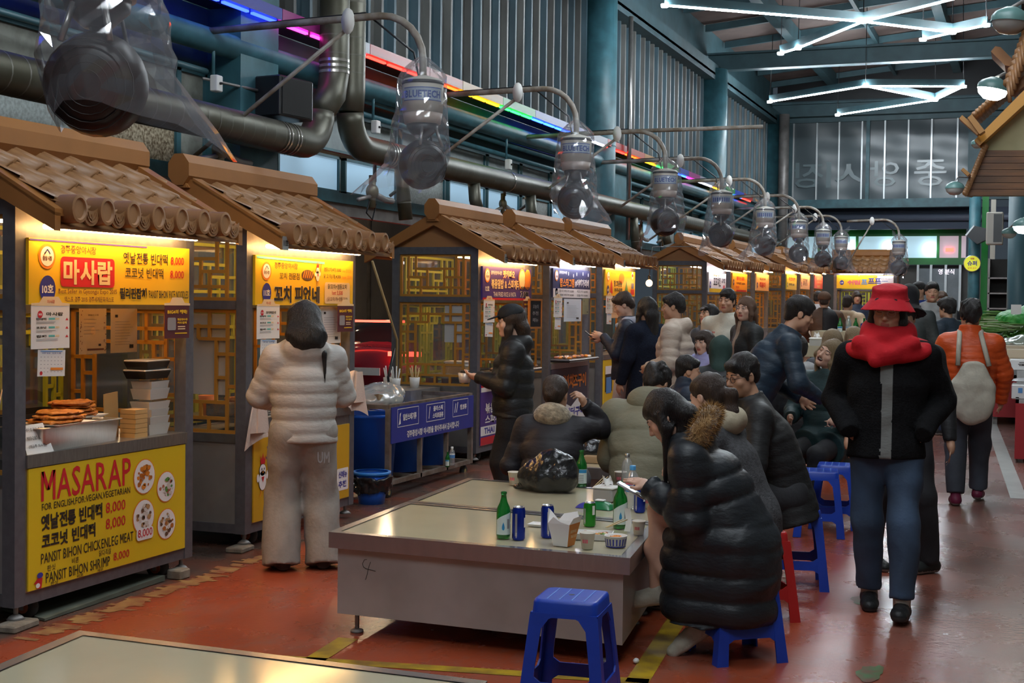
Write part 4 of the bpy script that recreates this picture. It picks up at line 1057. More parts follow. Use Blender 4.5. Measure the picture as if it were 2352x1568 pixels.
stall(21, p[0] + .02, 33.7, 'food stall at the hall end turned to face the aisle, yellow and white sign', YEL, sign21, panel_plain, 'signtubecool', math.radians(-90))

# ------------------------------------------------------------------ menus and notices taped to the stall fronts
def sheet(n, name, label, cat, y, z, w, h, draw, m=None, x=.022, group=None, tilt=0.0):
    t = STALLS[n]; o = Vector(t.location) + Vector((x, y, z))
    mb = MB().use(m or M['paper']).box((-.001, 0, 0), (.001, w, h)); ob = mb.build(name); ob.location = o; ob.rotation_euler = (tilt, 0, 0)
    tag(ob, label, cat, group)
    mb = MB(); draw(Pen(mb, (.0018, 0, 0)), w, h)
    if mb.v: mb.build('print', ob)
    return ob
def rows(P, m, x, y, w, n, dy, hh, rng):
    for k in range(n): P.r(m, x, y - k * dy, w * rng.uniform(.6, 1), hh, 1)
def menu_draw(num, title):
    def f(P, w, h):
        r = random.Random(num); P.p(CR, [(0, h), (0, h + .012), (w * .2, h + .015), (w * .3, h + .045), (w * .7, h + .045), (w * .8, h + .015), (w, h + .012), (w, h)], 0); P.t('야시장', RD, w * .4, h + .012, w * .2, .018, .0, 1)
        P.d(RD, w * .22, h * .80, w * .065, None, 1); P.t(str(num), WH, w * .18, h * .775, w * .08, h * .05, .02, 2); P.t(title, BK, w * .38, h * .765, w * .44, h * .085, .02, 1)
        for k in range(3):
            yy = h * (.66 - .2 * k); P.t(('빈대떡', '코코넛', '잡채')[k], BK, w * .12, yy, w * .26, h * .06, .02, 1); P.r(TQ, w * .44, yy + .003, w * .16, h * .045, 1); P.r(CR, w * .62, yy + .003, w * .1, h * .045, 1); P.p(RD, [(w * .88, yy), (w * .96, yy), (w * .92, yy + h * .06)], 1); rows(P, GY, w * .12, yy - h * .04, w * .6, 2, h * .035, h * .010, r)
    return f
def cal_draw(P, w, h):
    r = random.Random(5); P.r(SK, w * .08, h * .93, w * .8, h * .03, 1); P.t('영업 안내', NV, w * .12, h * .85, w * .7, h * .05, .0, 1)
    for j in range(5):
        for i in range(7): P.r(GY, w * (.08 + .125 * i), h * (.72 - .14 * j), w * .05, h * .018, 1)
    P.r(OR, w * .45, h * .24, w * .46, h * .09, 2); P.d(RD, w * .12, h * .12, w * .05, None, 1)
def big_draw(P, w, h):
    P.p(CR, [(-.006, h), (-.006, h + .012), (w * .2, h + .015), (w * .3, h + .045), (w * .7, h + .045), (w * .8, h + .015), (w + .006, h + .012), (w + .006, h)], 0)
    P.t('BIG4의 혜택!', YEL, w * .1, h * .74, w * .8, h * .13, .03, 1); P.rr(GY, w * .1, h * .25, w * .34, h * .38, .01, 1); P.t('현금영수증', YEL, w * .5, h * .54, w * .42, h * .07, .02, 1); P.t('카드결제', YEL, w * .5, h * .44, w * .38, h * .07, .02, 1); P.r(CR, w * .52, h * .34, w * .3, h * .03, 1); P.r(CR, w * .52, h * .27, w * .3, h * .03, 1); P.r(YEL, w * .4, h * .14, w * .5, h * .03, 1)
def cert_draw(P, w, h):
    r = random.Random(9); P.t('영업신고증', BK, w * .3, h * .84, w * .4, h * .035, .0, 1); rows(P, GY, w * .15, h * .76, w * .6, 5, h * .08, h * .008, r); P.d(CR, w * .5, h * .5, w * .09, None, 1); P.r(BK, w * .7, h * .17, w * .09, h * .05, 1); P.r(BR, w * .28, h * .08, w * .62, h * .04, 1)
    for k in range(18): P.d(BR, w * r.uniform(.03, .1), h * r.uniform(.05, .95), .003, None, 1); P.d(BR, w * r.uniform(.9, .98), h * r.uniform(.05, .95), .003, None, 1)
def list_draw(P, w, h):
    r = random.Random(11); P.r(BK, w * .15, h * .8, w * .1, h * .06, 1); rows(P, GY, w * .15, h * .7, w * .7, 9, h * .065, h * .008, r); P.r(BK, w * .7, h * .1, w * .15, h * .08, 1)
dkred = ink('maroon', (0.085, 0.012, 0.016))
for n, tt in ((10, '마사랍'), (11, '꼬치피었네'), (12, '팟카파오'), (13, '랍스타'), (14, '망고')):
    q = {10: 'pancake stall', 11: 'skewer stall', 12: 'Thai fried rice stall', 13: 'navy signed stall', 14: 'bright yellow signed stall'}[n]
    sheet(n, 'menu_sheet', 'white menu sheet under the near end of the sign on the ' + q, 'menu', .0, 1.343, .28, .21, menu_draw(n, tt), x=.03, group='menu sheets under the stall signs')
    sheet(n, 'calendar_sheet', 'small calendar sheet hung below the menu sheet on the ' + q, 'calendar', .05, 1.21, .20, .13, cal_draw, x=.026, group='calendar sheets below the menus', tilt=math.radians(-2))
for n in (10, 11, 12):
    q = {10: 'pancake stall', 11: 'skewer stall', 12: 'Thai fried rice stall'}[n]
    sheet(n, 'poster', 'maroon poster under the far sign end of the ' + q, 'poster', 1.08, 1.372, .235, .185, big_draw, dkred, x=.03, group='maroon posters under the stall signs')
warm_paper = mat('old_paper', (0.62, 0.53, 0.36), 0.7)
sheet(10, 'certificate', 'yellowed certificate with stained edges hung inside the pancake stall', 'certificate', .77, 1.285, .23, .25, cert_draw, warm_paper, x=-.30)
sheet(10, 'certificate', 'plain printed certificate behind the maroon poster of the pancake stall', 'certificate', 1.04, 1.285, .24, .25, list_draw, warm_paper, x=-.30)
sheet(11, 'notice_sheet', 'white notice sheet behind the maroon poster of the skewer stall', 'notice', .92, 1.29, .30, .26, list_draw, x=-.02)
sheet(13, 'notice_sheet', 'large white notice sheet under the navy signed stall sign', 'notice', .36, 1.29, .62, .255, list_draw, mat('cool_paper', (0.60, 0.66, 0.70), 0.6), x=.026)
sheet(13, 'notice_sheet', 'olive card under the far sign end of the navy signed stall', 'notice', 1.02, 1.37, .23, .185, list_draw, mat('olive_card', (0.25, 0.24, 0.12), 0.6), x=.03)
sheet(14, 'notice_sheet', 'peach notice sheet inside the bright yellow signed stall', 'notice', .33, 1.28, .8, .26, list_draw, mat('peach_paper', (0.62, 0.42, 0.24), 0.6), x=-.02)
t = thing('chalkboard', 'small chalkboard in an orange frame hung at the corner of the Thai fried rice stall', 'chalkboard', (-4.90 + .06, 13.17, gz(13) + 1.27), math.radians(-8))
MB().use(M['black']).box((-.005, 0, 0), (.005, .24, .27)).build('board', t)
mb = MB().use(M['roofboard'])
for a in ((-.02, -.02, .26, 0), (-.02, .27, .26, .29), (-.02, -.02, 0, .29), (.24, -.02, .26, .29)): mb.box((-.01, a[0], a[1]), (.012, a[2], a[3]))
mb.build('frame', t)
mb = MB(); P = Pen(mb, (.0065, 0, 0)); P.t('오늘의', GY, .06, .19, .12, .04); P.t('추천', GY, .05, .12, .13, .04); P.t('메뉴', GY, .06, .05, .12, .04); mb.build('lettering', t)
# the plain side papers pasted inside the near stall windows
for n, y, lab in ((11, .0, 'pale paper pasted inside the near window of the skewer stall'), (12, .0, 'pale paper pasted inside the near window of the Thai stall'), (10, .0, 'pale paper pasted inside the near window of the pancake stall')):
    t = STALLS[n]; o = Vector(t.location)
    ob = MB().use(M['paper']).box((-.45 if n != 12 else -.36, -.028, .98 if n == 11 else 1.15), (-.18, -.026, 1.5)).build('window_paper'); ob.location = o; tag(ob, lab, 'paper', 'papers pasted inside the stall windows')
# ------------------------------------------------------------------ bodies and clothes as smooth distance fields, meshed on a fine grid
def vec(*a): return np.array(a, float)
def unit(v): v = np.asarray(v, float); return v / (np.linalg.norm(v) + 1e-12)
def axis_pts(lo, hi, h, fine):
    out = []; x = lo
    while x < hi + h:
        out.append(x); st = h
        for a, b, f in fine:
            if a - .001 <= x < b: st = min(st, f)
            elif x < a < x + st and f < st: st = max(f, a - x)
        x += st
    return np.array(out)
class Field:
    def __init__(s, lo, hi, h, fine=()):
        """fine: list of (lo3, hi3, step)"""
        s.ax = [axis_pts(lo[i], hi[i], h, [(f[0][i], f[1][i], f[2]) for f in fine]) for i in range(3)]
        s.D = np.full([len(a) for a in s.ax], 1.0, np.float32)
    def sub(s, lo, hi):
        sl = []
        for i in range(3):
            a = np.searchsorted(s.ax[i], lo[i]); b = np.searchsorted(s.ax[i], hi[i])
            if b <= a: return None, None
            sl.append(slice(a, b))
        sl = tuple(sl)
        return sl, [s.ax[0][sl[0]][:, None, None], s.ax[1][sl[1]][None, :, None], s.ax[2][sl[2]][None, None, :]]
    def blend(s, sl, d, k, op):
        D = s.D[sl]
        if op == '+':
            if k > 0:
                h = np.clip(.5 + .5 * (D - d) / k, 0, 1); s.D[sl] = D + (d - D) * h - k * h * (1 - h)
            else: s.D[sl] = np.minimum(D, d)
        else:
            if k > 0:
                h = np.clip(.5 - .5 * (D + d) / k, 0, 1); s.D[sl] = D + (-d - D) * h + k * h * (1 - h)
            else: s.D[sl] = np.maximum(D, -d)
    def cone(s, a, b, r1, r2, k=.02, op='+', wide=None, cut0=False, cut1=False, quilt=None, m=.04):
        a, b = np.asarray(a, float), np.asarray(b, float); ab = b - a; L2 = ab @ ab + 1e-12
        R = max(r1, r2) * (wide[1] if wide else 1.0) + m + k
        sl, P = s.sub(np.minimum(a, b) - R, np.maximum(a, b) + R)
        if sl is None: return
        q = [P[i] - a[i] for i in range(3)]
        tt = (q[0] * ab[0] + q[1] * ab[1] + q[2] * ab[2]) / L2
        t = np.clip(tt, 0, 1)
        e = [q[i] - t * ab[i] for i in range(3)]
        n2 = e[0] ** 2 + e[1] ** 2 + e[2] ** 2
        if wide:
            u, kx = unit(wide[0]), wide[1]; c = e[0] * u[0] + e[1] * u[1] + e[2] * u[2]
            n2 = n2 - c * c * (1 - 1 / kx ** 2)
        d = np.sqrt(np.maximum(n2, 1e-9)) - (r1 + (r2 - r1) * t)
        if quilt:
            pitch, amp = quilt[:2]; L = math.sqrt(L2)
            if len(quilt) > 2: o, dr = quilt[2], quilt[3]; ss = ((P[0] - o[0]) * dr[0] + (P[1] - o[1]) * dr[1] + (P[2] - o[2]) * dr[2]) / pitch
            else: ss = tt * L / pitch
            fr = ss - np.floor(ss); d = d - amp * (np.sqrt(np.clip(4 * fr * (1 - fr), 0, 1)) - .35)
        if cut0: d = np.maximum(d, -tt * math.sqrt(L2))
        if cut1: d = np.maximum(d, (tt - 1) * math.sqrt(L2))
        s.blend(sl, d.astype(np.float32), k, op)
    def ell(s, c, r, R=None, k=.02, op='+', m=.04):
        """ellipsoid, R rows are its axes"""
        c = np.asarray(c, float); r = np.asarray(r, float); big = r.max() + m + k
        sl, P = s.sub(c - big, c + big)
        if sl is None: return
        q = [P[i] - c[i] for i in range(3)]
        if R is not None: q = [q[0] * R[i][0] + q[1] * R[i][1] + q[2] * R[i][2] for i in range(3)]
        k0 = np.sqrt((q[0] / r[0]) ** 2 + (q[1] / r[1]) ** 2 + (q[2] / r[2]) ** 2 + 1e-9)
        k1 = np.sqrt((q[0] / r[0] ** 2) ** 2 + (q[1] / r[1] ** 2) ** 2 + (q[2] / r[2] ** 2) ** 2 + 1e-9)
        s.blend(sl, (k0 * (k0 - 1) / k1).astype(np.float32), k, op)
    def plane(s, o, n, k=.0):
        """cut away everything on the n side of o"""
        n = unit(n)
        d = ((s.ax[0] - o[0]) * n[0])[:, None, None] + ((s.ax[1] - o[1]) * n[1])[None, :, None] + ((s.ax[2] - o[2]) * n[2])[None, None, :]
        s.D = np.maximum(s.D, d.astype(np.float32))
    def wrinkle(s, amp, freq, seed, aniso=(1, 1, 1)):
        r = np.random.RandomState(seed); W = 0
        X, Y, Z = s.ax[0][:, None, None], s.ax[1][None, :, None], s.ax[2][None, None, :]
        for j in range(4):
            v = r.randn(3) * np.array(aniso); v = v / np.linalg.norm(v) * freq * (.6 + .5 * j); p = r.uniform(0, 6.28)
            W = W + np.sin(X * v[0] + Y * v[1] + Z * v[2] + p + 1.5 * np.sin(X * v[1] * .6 + Z * v[0] * .5)) / (1 + .6 * j)
        s.D = s.D + (amp * W * .5).astype(np.float32)
    def mesh(s):
        D = s.D; D[0], D[-1], D[:, 0], D[:, -1], D[:, :, 0], D[:, :, -1] = 1, 1, 1, 1, 1, 1
        S = D < 0; nx, ny, nz = [n - 1 for n in D.shape]
        cnt = np.zeros((nx, ny, nz), np.int8)
        for i in (0, 1):
            for j in (0, 1):
                for k in (0, 1): cnt += S[i:i + nx, j:j + ny, k:k + nz]
        I, J, K = np.nonzero((cnt > 0) & (cnt < 8)); n = len(I)
        idx = np.full((nx, ny, nz), -1, np.int32); idx[I, J, K] = np.arange(n)
        acc = np.zeros((n, 3)); w = np.zeros(n)
        A = s.ax
        cor = [(i, j, k) for i in (0, 1) for j in (0, 1) for k in (0, 1)]
        val = {c: D[I + c[0], J + c[1], K + c[2]] for c in cor}
        for c in cor:
            for ax in range(3):
                if c[ax]: continue
                e = list(c); e[ax] = 1; e = tuple(e)
                va, vb = val[c], val[e]; mk = (va < 0) != (vb < 0)
                t = np.where(mk, va / np.where(mk, va - vb, 1), 0)
                base = [I + c[0], J + c[1], K + c[2]]
                for q in range(3):
                    p0 = A[q][base[q]]
                    if q == ax: p0 = p0 + t * (A[q][base[q] + 1] - p0)
                    acc[:, q] += np.where(mk, p0, 0)
                w += mk
        V = acc / np.maximum(w, 1)[:, None]
        F = []
        for ax in range(3):
            a, b = (ax + 1) % 3, (ax + 2) % 3
            s0 = [slice(None)] * 3; s1 = [slice(None)] * 3; s0[ax] = slice(0, -1); s1[ax] = slice(1, None)
            ch = S[tuple(s0)] != S[tuple(s1)]
            E = list(np.nonzero(ch)); ok = (E[a] > 0) & (E[b] > 0) & (E[a] < [nx, ny, nz][a]) & (E[b] < [nx, ny, nz][b]); E = [e[ok] for e in E]
            def g(da, db):
                q = [e.copy() for e in E]; q[a] = q[a] + da; q[b] = q[b] + db; return idx[q[0], q[1], q[2]]
            Q = np.stack([g(-1, -1), g(0, -1), g(0, 0), g(-1, 0)], 1)
            inside = S[E[0], E[1], E[2]]
            F.append(np.where(inside[:, None], Q, Q[:, ::-1]))
        return V, np.concatenate(F)
def mesh_np(name, V, F, mats, mi=None, smooth=True, relax=0):
    for _ in range(relax):
        acc = np.zeros_like(V); c = np.zeros(len(V))
        for k in range(4):
            np.add.at(acc, F[:, k], V[F[:, (k + 1) % 4]] + V[F[:, (k + 3) % 4]]); np.add.at(c, F[:, k], 2)
        V = V * .5 + acc / np.maximum(c, 1)[:, None] * .5
    me = bpy.data.meshes.new(name)
    me.vertices.add(len(V)); me.vertices.foreach_set('co', V.astype(np.float32).ravel())
    me.loops.add(len(F) * 4); me.loops.foreach_set('vertex_index', F.astype(np.int32).ravel())
    me.polygons.add(len(F)); me.polygons.foreach_set('loop_start', np.arange(0, len(F) * 4, 4, dtype=np.int32)); me.polygons.foreach_set('loop_total', np.full(len(F), 4, np.int32))
    for m in mats: me.materials.append(m)
    if mi is not None: me.polygons.foreach_set('material_index', mi.astype(np.int32))
    me.polygons.foreach_set('use_smooth', np.full(len(F), smooth))
    me.update(calc_edges=True)
    return me

def rot(yaw=0, pitch=0, tilt=0):
    """columns: right, forward, up of a head turned by yaw (left +), pitched down, tilted to its right"""
    cy, sy, cp, sp, ct, st = math.cos(yaw), math.sin(yaw), math.cos(pitch), math.sin(pitch), math.cos(tilt), math.sin(tilt)
    Rz = np.array([[cy, -sy, 0], [sy, cy, 0], [0, 0, 1]]); Rx = np.array([[1, 0, 0], [0, cp, sp], [0, -sp, cp]]); Ry = np.array([[ct, 0, st], [0, 1, 0], [-st, 0, ct]])
    return Rz @ Rx @ Ry
def ik(a, b, l1, l2, pole):
    """elbow or knee between a and b, bent towards pole; the end point is pulled in if out of reach"""
    a, b = np.asarray(a, float), np.asarray(b, float); d = b - a; L = np.linalg.norm(d)
    if L > (l1 + l2) * .995: b = a + d / L * (l1 + l2) * .995; d = b - a; L = np.linalg.norm(d)
    u = d / L; x = (L * L + l1 * l1 - l2 * l2) / (2 * L); h = math.sqrt(max(l1 * l1 - x * x, 0))
    p = np.asarray(pole, float); p = unit(p - u * (p @ u))
    return a + u * x + p * h, b

M['skin'] = mat('skin', (0.50, 0.27, 0.17), 0.5, var=0.12, vscale=18)
M['skin_fair'] = mat('skin_fair', (0.60, 0.36, 0.26), 0.48, var=0.10, vscale=18)
M['lip'] = mat('lip', (0.36, 0.10, 0.08), 0.4)
M['brow'] = mat('brow', (0.035, 0.022, 0.016), 0.7)
M['eyewhite'] = mat('eyewhite', (0.62, 0.58, 0.55), 0.25)
M['hair'] = mat('hair_black', (0.012, 0.010, 0.010), 0.42, bump=1.0, bscale=8, stretch=(30, 30, 1.6), spec=.45)
M['hair_dk'] = mat('hair_dark_brown', (0.035, 0.020, 0.014), 0.42, bump=1.0, bscale=8, stretch=(30, 30, 1.6), spec=.45)
M['hair_md'] = mat('hair_mid', (0.065, 0.033, 0.018), 0.45, bump=1.0, bscale=8, stretch=(30, 30, 1.6))
M['hair_br'] = mat('hair_brown', (0.11, 0.055, 0.030), 0.45, bump=1.0, bscale=8, stretch=(30, 30, 1.6))
M['hair_ash'] = mat('hair_ash', (0.20, 0.14, 0.075), 0.5, bump=1.0, bscale=8, stretch=(30, 30, 1.6))
M['mouth'] = mat('mouth_dark', (0.08, 0.012, 0.012), 0.5)
_cl = {}
def cloth(c, rough=.6, kind='plain'):
    k = (c, rough, kind)
    if k not in _cl:
        nm = 'cloth_%d' % len(_cl)
        _cl[k] = {'plain': lambda: mat(nm, c, rough, var=.15, vscale=14, bump=.25, bscale=55, spec=.3),
                  'nylon': lambda: mat(nm, c, rough + .10, var=.10, vscale=9, bump=.40, bscale=22, spec=.35, stretch=(1, 1, 2.2)),
                  'wool': lambda: mat(nm, c, .95, var=.35, vscale=60, bump=.6, bscale=110, spec=.1),
                  'denim': lambda: mat(nm, c, .8, var=.0, c2=tuple(v * 1.9 for v in c), vscale=4, bump=.2, bscale=60),
                  'fur': lambda: mat(nm, c, .95, c2=tuple(v * .45 for v in c), vscale=32, bump=1.0, bscale=70, sheen=.4)}[kind]()
    return _cl[k]

def person(label, loc, yaw, H=1.66, z0=None, pose='stand', seat=.45, lean=.0, side=.0, twist=0.0, head=(0, .1, 0), hands=(None, None), hdir=(None, None), hcurl=(.35, .35), hnorm=(None, None), elbow=(None, None), feet=None,
           skin='skin', hair=('short', 'hair'), top=None, legs=None, shoes=None, near=True, hv=(True, True), eyes='open', mouth=None, glasses=False, slouch=.0, group=None, knees=None, fem=False, extra=None):
    s = H / 1.70; S = .5
    ys = math.radians(yaw)
    sit = pose == 'sit'
    pz = (seat + .085) if sit else .515 * H
    Pp = vec(0, 0, pz)
    D = unit(vec(math.sin(side), math.sin(lean), math.cos(lean)))
    Dt = unit(vec(math.sin(side), math.sin(lean + slouch), math.cos(lean + slouch)))
    fwd = unit(vec(0, 1, 0) - D * D[1]); Tw = rot(twist)
    X = Tw @ unit(np.cross(fwd, D)); Fw = unit(np.cross(Dt, X))
    waist = Pp + D * .12 * H; chest = Pp + D * .13 * H + Dt * .065 * H; N = chest + Dt * .125 * H
    shw = (.098 if fem else .108) * H
    Sh = [chest + Dt * .092 * H - X * shw, chest + Dt * .092 * H + X * shw]
    Rh = rot(twist + head[0], head[1], head[2])
    nd = unit(Dt * .6 + vec(0, 0, .5) + Rh[:, 1] * .25 * max(0, math.sin(head[1])) + vec(0, .12, 0))
    Hc = N + nd * .100 * H
    hs = .95 * (.55 + .45 * s)
    def hp(x, y, z): return Hc + Rh @ (vec(x, y, z) * hs)
    ua, fa = .170 * H, .150 * H
    wr, el = [], []
    for i, sg in enumerate((-1, 1)):
        tgt = hands[i]
        if tgt is None: tgt = Sh[i] + X * sg * .07 * H + vec(0, .05 * H, -.305 * H)
        else: tgt = vec(*tgt)
        pole = elbow[i] if elbow[i] is not None else (X * sg * .6 - Fw * .8 - vec(0, 0, .5))
        e, b = ik(Sh[i], tgt, ua, fa, pole); el.append(e); wr.append(b)
    hip = [Pp - X * .052 * H, Pp + X * .052 * H]
    if feet is None:
        feet = [(-.075, .40, .0, 0), (.075, .40, .0, 0)] if sit else [(-.085, .0, .0, 6), (.085, .0, .0, -6)]
    an, kn = [], []
    for i, sg in enumerate((-1, 1)):
        f = feet[i]; fy = math.radians(f[3]); a = vec(f[0], f[1], f[2] + .085 * s) ; a = a - vec(-math.sin(fy), math.cos(fy), 0) * .02
        kp = knees[i] if knees else vec(sg * .15, 1, .25 if not sit else .9)
        k_, b = ik(hip[i], a, .235 * H, .24 * H, kp); an.append(b); kn.append(k_)
    pts = [Hc, Pp, N] + wr + el + an + kn
    lo = np.min(pts, 0) - .26; hi = np.max(pts, 0) + .26; lo[2] = min(lo[2], -.02)
    # ---------------- body
    hstep = .0052 if near else .011; body_h = .014 if near else .02
    fine = [(Hc - vec(.135, .15, .17) * hs, Hc + vec(.135, .16, .16) * hs, hstep)]
    HD = []
    for i in range(2):
        d = unit(wr[i] - el[i]) if hdir[i] is None else unit(hdir[i]); HD.append(d)
        if hv[i]: c = wr[i] + d * .09; fine.append((c - .115, c + .115, .0058 if near else .009))
    F = Field(lo, hi, body_h, fine)
    tk = .016
    F.cone(Pp, chest, .098 * s, .105 * s, .04, wide=(X, 1.38)); F.cone(chest, N - Dt * .03, .105 * s, .055 * s, .05, wide=(X, 1.6))
    F.cone(Sh[0], Sh[1], .045 * s, .045 * s, .05)
    for i in range(2):
        F.cone(Sh[i], el[i], .043 * s, .036 * s, .02); F.cone(el[i], wr[i], .036 * s, .025 * s, .015)
        F.cone(hip[i], kn[i], .078 * s, .053 * s, .03); F.cone(kn[i], an[i], .052 * s, .035 * s, .02)
        cal = an[i] * .35 + kn[i] * .65 - unit(np.cross(X, unit(kn[i] - an[i]))) * .0
        F.ell(cal + (vec(0, -.018, 0) if not sit else vec(0, -.018, 0)), (.043 * s, .046 * s, .085 * s), None, .03)
        f = feet[i]; fy = math.radians(f[3]); fd = vec(-math.sin(fy), math.cos(fy), 0); pt = math.radians(f[4]) if len(f) > 4 else 0.0; fd = unit(fd * math.cos(pt) - vec(0, 0, 1) * math.sin(pt)); uf = unit(np.cross(vec(math.cos(fy), math.sin(fy), 0), fd)); F.cone(an[i] - uf * .035 * s, an[i] + fd * .10 * s - uf * .055 * s, .032 * s, .022 * s, .02)
        d = HD[i]
        nrm = hnorm[i]
        if nrm is None: nrm = X * (1 if i == 0 else -1)
        nrm = unit(vec(*nrm) - d * (vec(*nrm) @ d)); tside = np.cross(nrm, d) * (-1 if i == 0 else 1)
        q = s * (.92 if fem else 1.0)
        F.cone(wr[i], wr[i] + d * .05 * q, .024 * q, .028 * q, .015, wide=(tside, 1.25))
        F.ell(wr[i] + d * .055 * q, (.041 * q, .047 * q, .016 * q), [tside, d, nrm], .012)
        cu = hcurl[i]
        for j, (o, L) in enumerate(((.031, .070), (.0105, .080), (-.0105, .075), (-.031, .058))):
            b0 = wr[i] + (d * .088 + tside * o) * q - d * .006 * abs(j - 1) * q
            a1, a2 = cu * 1.1 + .06 * j * cu, cu * 2.3 + .08 * j * cu
            d1 = unit(d * math.cos(a1) + nrm * math.sin(a1) + tside * o * 1.5); d2 = unit(d * math.cos(a2) + nrm * math.sin(a2) + tside * o * .6)
            b1 = b0 + d1 * L * .52 * q; b2 = b1 + d2 * L * .50 * q
            F.cone(b0, b1, .0098 * q, .0088 * q, .005); F.cone(b1, b2, .0088 * q, .0072 * q, .004)
        t0 = wr[i] + (d * .028 + tside * .026) * q; t1 = t0 + unit(d * .75 + tside * .65 + nrm * .3) * .040 * q; t2 = t1 + unit(d * (1 - .3 * cu) + tside * .15 + nrm * .55 * cu) * .032 * q
        F.cone(t0, t1, .0135 * q, .011 * q, .010); F.cone(t1, t2, .0105 * q, .0085 * q, .005)
    # head
    F.cone(N - Dt * .04, hp(0, -.018, -.05), .056 * s, .052 * hs, .02)
    F.ell(hp(0, -.014, .036), vec(.077, .096, .086) * hs, Rh.T, .03)
    F.ell(hp(0, .030, -.028), vec(.066, .064, .074) * hs, Rh.T, .03)
    F.cone(hp(-.034, .028, -.066), hp(0, .060, -.090), .034 * hs, .026 * hs, .03); F.cone(hp(.034, .028, -.066), hp(0, .060, -.090), .034 * hs, .026 * hs, .03)
    if near:
        for sg in (-1, 1):
            F.ell(hp(sg * .042, .062, -.026), vec(.024, .022, .020) * hs, Rh.T, .02)
            F.ell(hp(sg * .033, .098, .010), vec(.019, .014, .011) * hs, Rh.T, .012, '-')
            F.cone(hp(sg * .013, .084, .026), hp(sg * .048, .070, .026), .009 * hs, .008 * hs, .012)
            F.ell(hp(sg * .032, .079, .010), vec(.016, .012, .011) * hs, Rh.T, .006)
            F.ell(hp(sg * .011, .098, -.031), vec(.010, .010, .008) * hs, Rh.T, .006)
        F.cone(hp(0, .088, .012), hp(0, .110, -.026), .0085 * hs, .0125 * hs, .008)
        F.ell(hp(0, .082, -.055), vec(.030, .018, .018) * hs, Rh.T, .015)
        F.cone(hp(-.018, .0905, -.0555), hp(.018, .0905, -.0555), .0055 * hs, .0055 * hs, .004); F.cone(hp(-.014, .0895, -.0665), hp(.014, .0895, -.0665), .0065 * hs, .0065 * hs, .004)
        F.ell(hp(0, .082, -.093), vec(.020, .015, .014) * hs, Rh.T, .015)
        if mouth == 'laugh':
            F.ell(hp(0, .094, -.062), vec(.030, .020, .0135) * hs, Rh.T, .004, '-')
    else:
        F.cone(hp(0, .088, .012), hp(0, .106, -.026), .009 * hs, .012 * hs, .01)
    for sg in (-1, 1):
        F.ell(hp(sg * .077, -.006, -.008), vec(.010, .020, .031) * hs, Rh.T, .008)
        if near: F.ell(hp(sg * .088, -.002, -.006), vec(.006, .010, .018) * hs, Rh.T, .004, '-')
    V, Q = F.mesh()
    C_ = V[Q].mean(1); hl = ((C_ - Hc) @ Rh) / hs
    mi = np.zeros(len(Q))
    lips = (np.abs(hl[:, 0]) < .023) & (hl[:, 1] > .083) & (hl[:, 2] < -.0505) & (hl[:, 2] > -.0725)
    mi[lips] = 1
    bz = .030 - .10 * (np.abs(hl[:, 0]) - .03) ** 2 / .03
    mi[(np.abs(hl[:, 0]) > .013) & (np.abs(hl[:, 0]) < .052) & (hl[:, 1] > .055) & (np.abs(hl[:, 2] - bz) < .0042)] = 2
    if mouth == 'laugh': mi[((hl[:, 0] / .031) ** 2 + ((hl[:, 2] + .062) / .0145) ** 2 < 1) & (hl[:, 1] < .092) & (hl[:, 1] > .06)] = 3
    if z0 is None: z0 = gz(loc[1])
    root = link('person', mesh_np('person', V, Q, [M[skin], M['lip'], M['brow'], M['mouth']], mi, relax=1), None, (loc[0], loc[1], z0), ys)
    tag(root, label, 'person', group)
    # ---------------- eyes, teeth, glasses
    if near:
        for sg in (-1, 1):
            mb = MB()
            if eyes == 'open':
                mb.use(M['eyewhite'], True).ball((0, 0, 0), (.0125 * hs, .010 * hs, .0062 * hs), 12, 8)
                mb.use(M['black'], True).ball((0, .0056 * hs, 0), (.0058 * hs, .0050 * hs, .0058 * hs), 10, 6)
                mb.use(M['brow'], True).tube([(-.0135 * hs, .004 * hs, .001 * hs), (-.006 * hs, .0095 * hs, .0055 * hs), (.006 * hs, .0095 * hs, .0055 * hs), (.0135 * hs, .004 * hs, .001 * hs)], .0012, 5)
                o_ = hp(sg * .032, .0845, .0095)
            else:
                mb.use(M['brow'], True).tube([(-.015 * hs, -.003 * hs, .002 * hs), (-.006 * hs, .004 * hs, -.001 * hs), (.006 * hs, .004 * hs, -.001 * hs), (.015 * hs, -.003 * hs, .002 * hs)], .0015, 5)
                o_ = hp(sg * .032, .0885, .006)
            mb.xf(lambda p: o_ + Rh @ p); mb.build('eye', root)
    if mouth == 'laugh':
        mb = MB().use(M['eyewhite'], True); mb.grid(lambda u, v: tuple(hp(-.023 + .046 * u, .0905 - .014 * (2 * u - 1) ** 2, -.0525 - .009 * v)), 10, 2); mb.build('teeth', root)
    if glasses:
        mb = MB().use(M['black'], True)
        for sg in (-1, 1):
            mb.tube([hp(sg * .034 + .022 * math.cos(a), .103 - .004 * abs(math.cos(a)), .004 + .018 * math.sin(a)) for a in np.linspace(0, 6.283, 19)], .0016, 5, cap=False)
            mb.tube([hp(sg * .056, .099, .010), hp(sg * .082, .05, .012), hp(sg * .084, -.01, .010)], .0016, 5)
        mb.tube([hp(-.012, .104, .008), hp(.012, .104, .008)], .0016, 5); mb.build('glasses', root)
    # ---------------- hair
    hk, hm = hair; hair_m = M[hm]
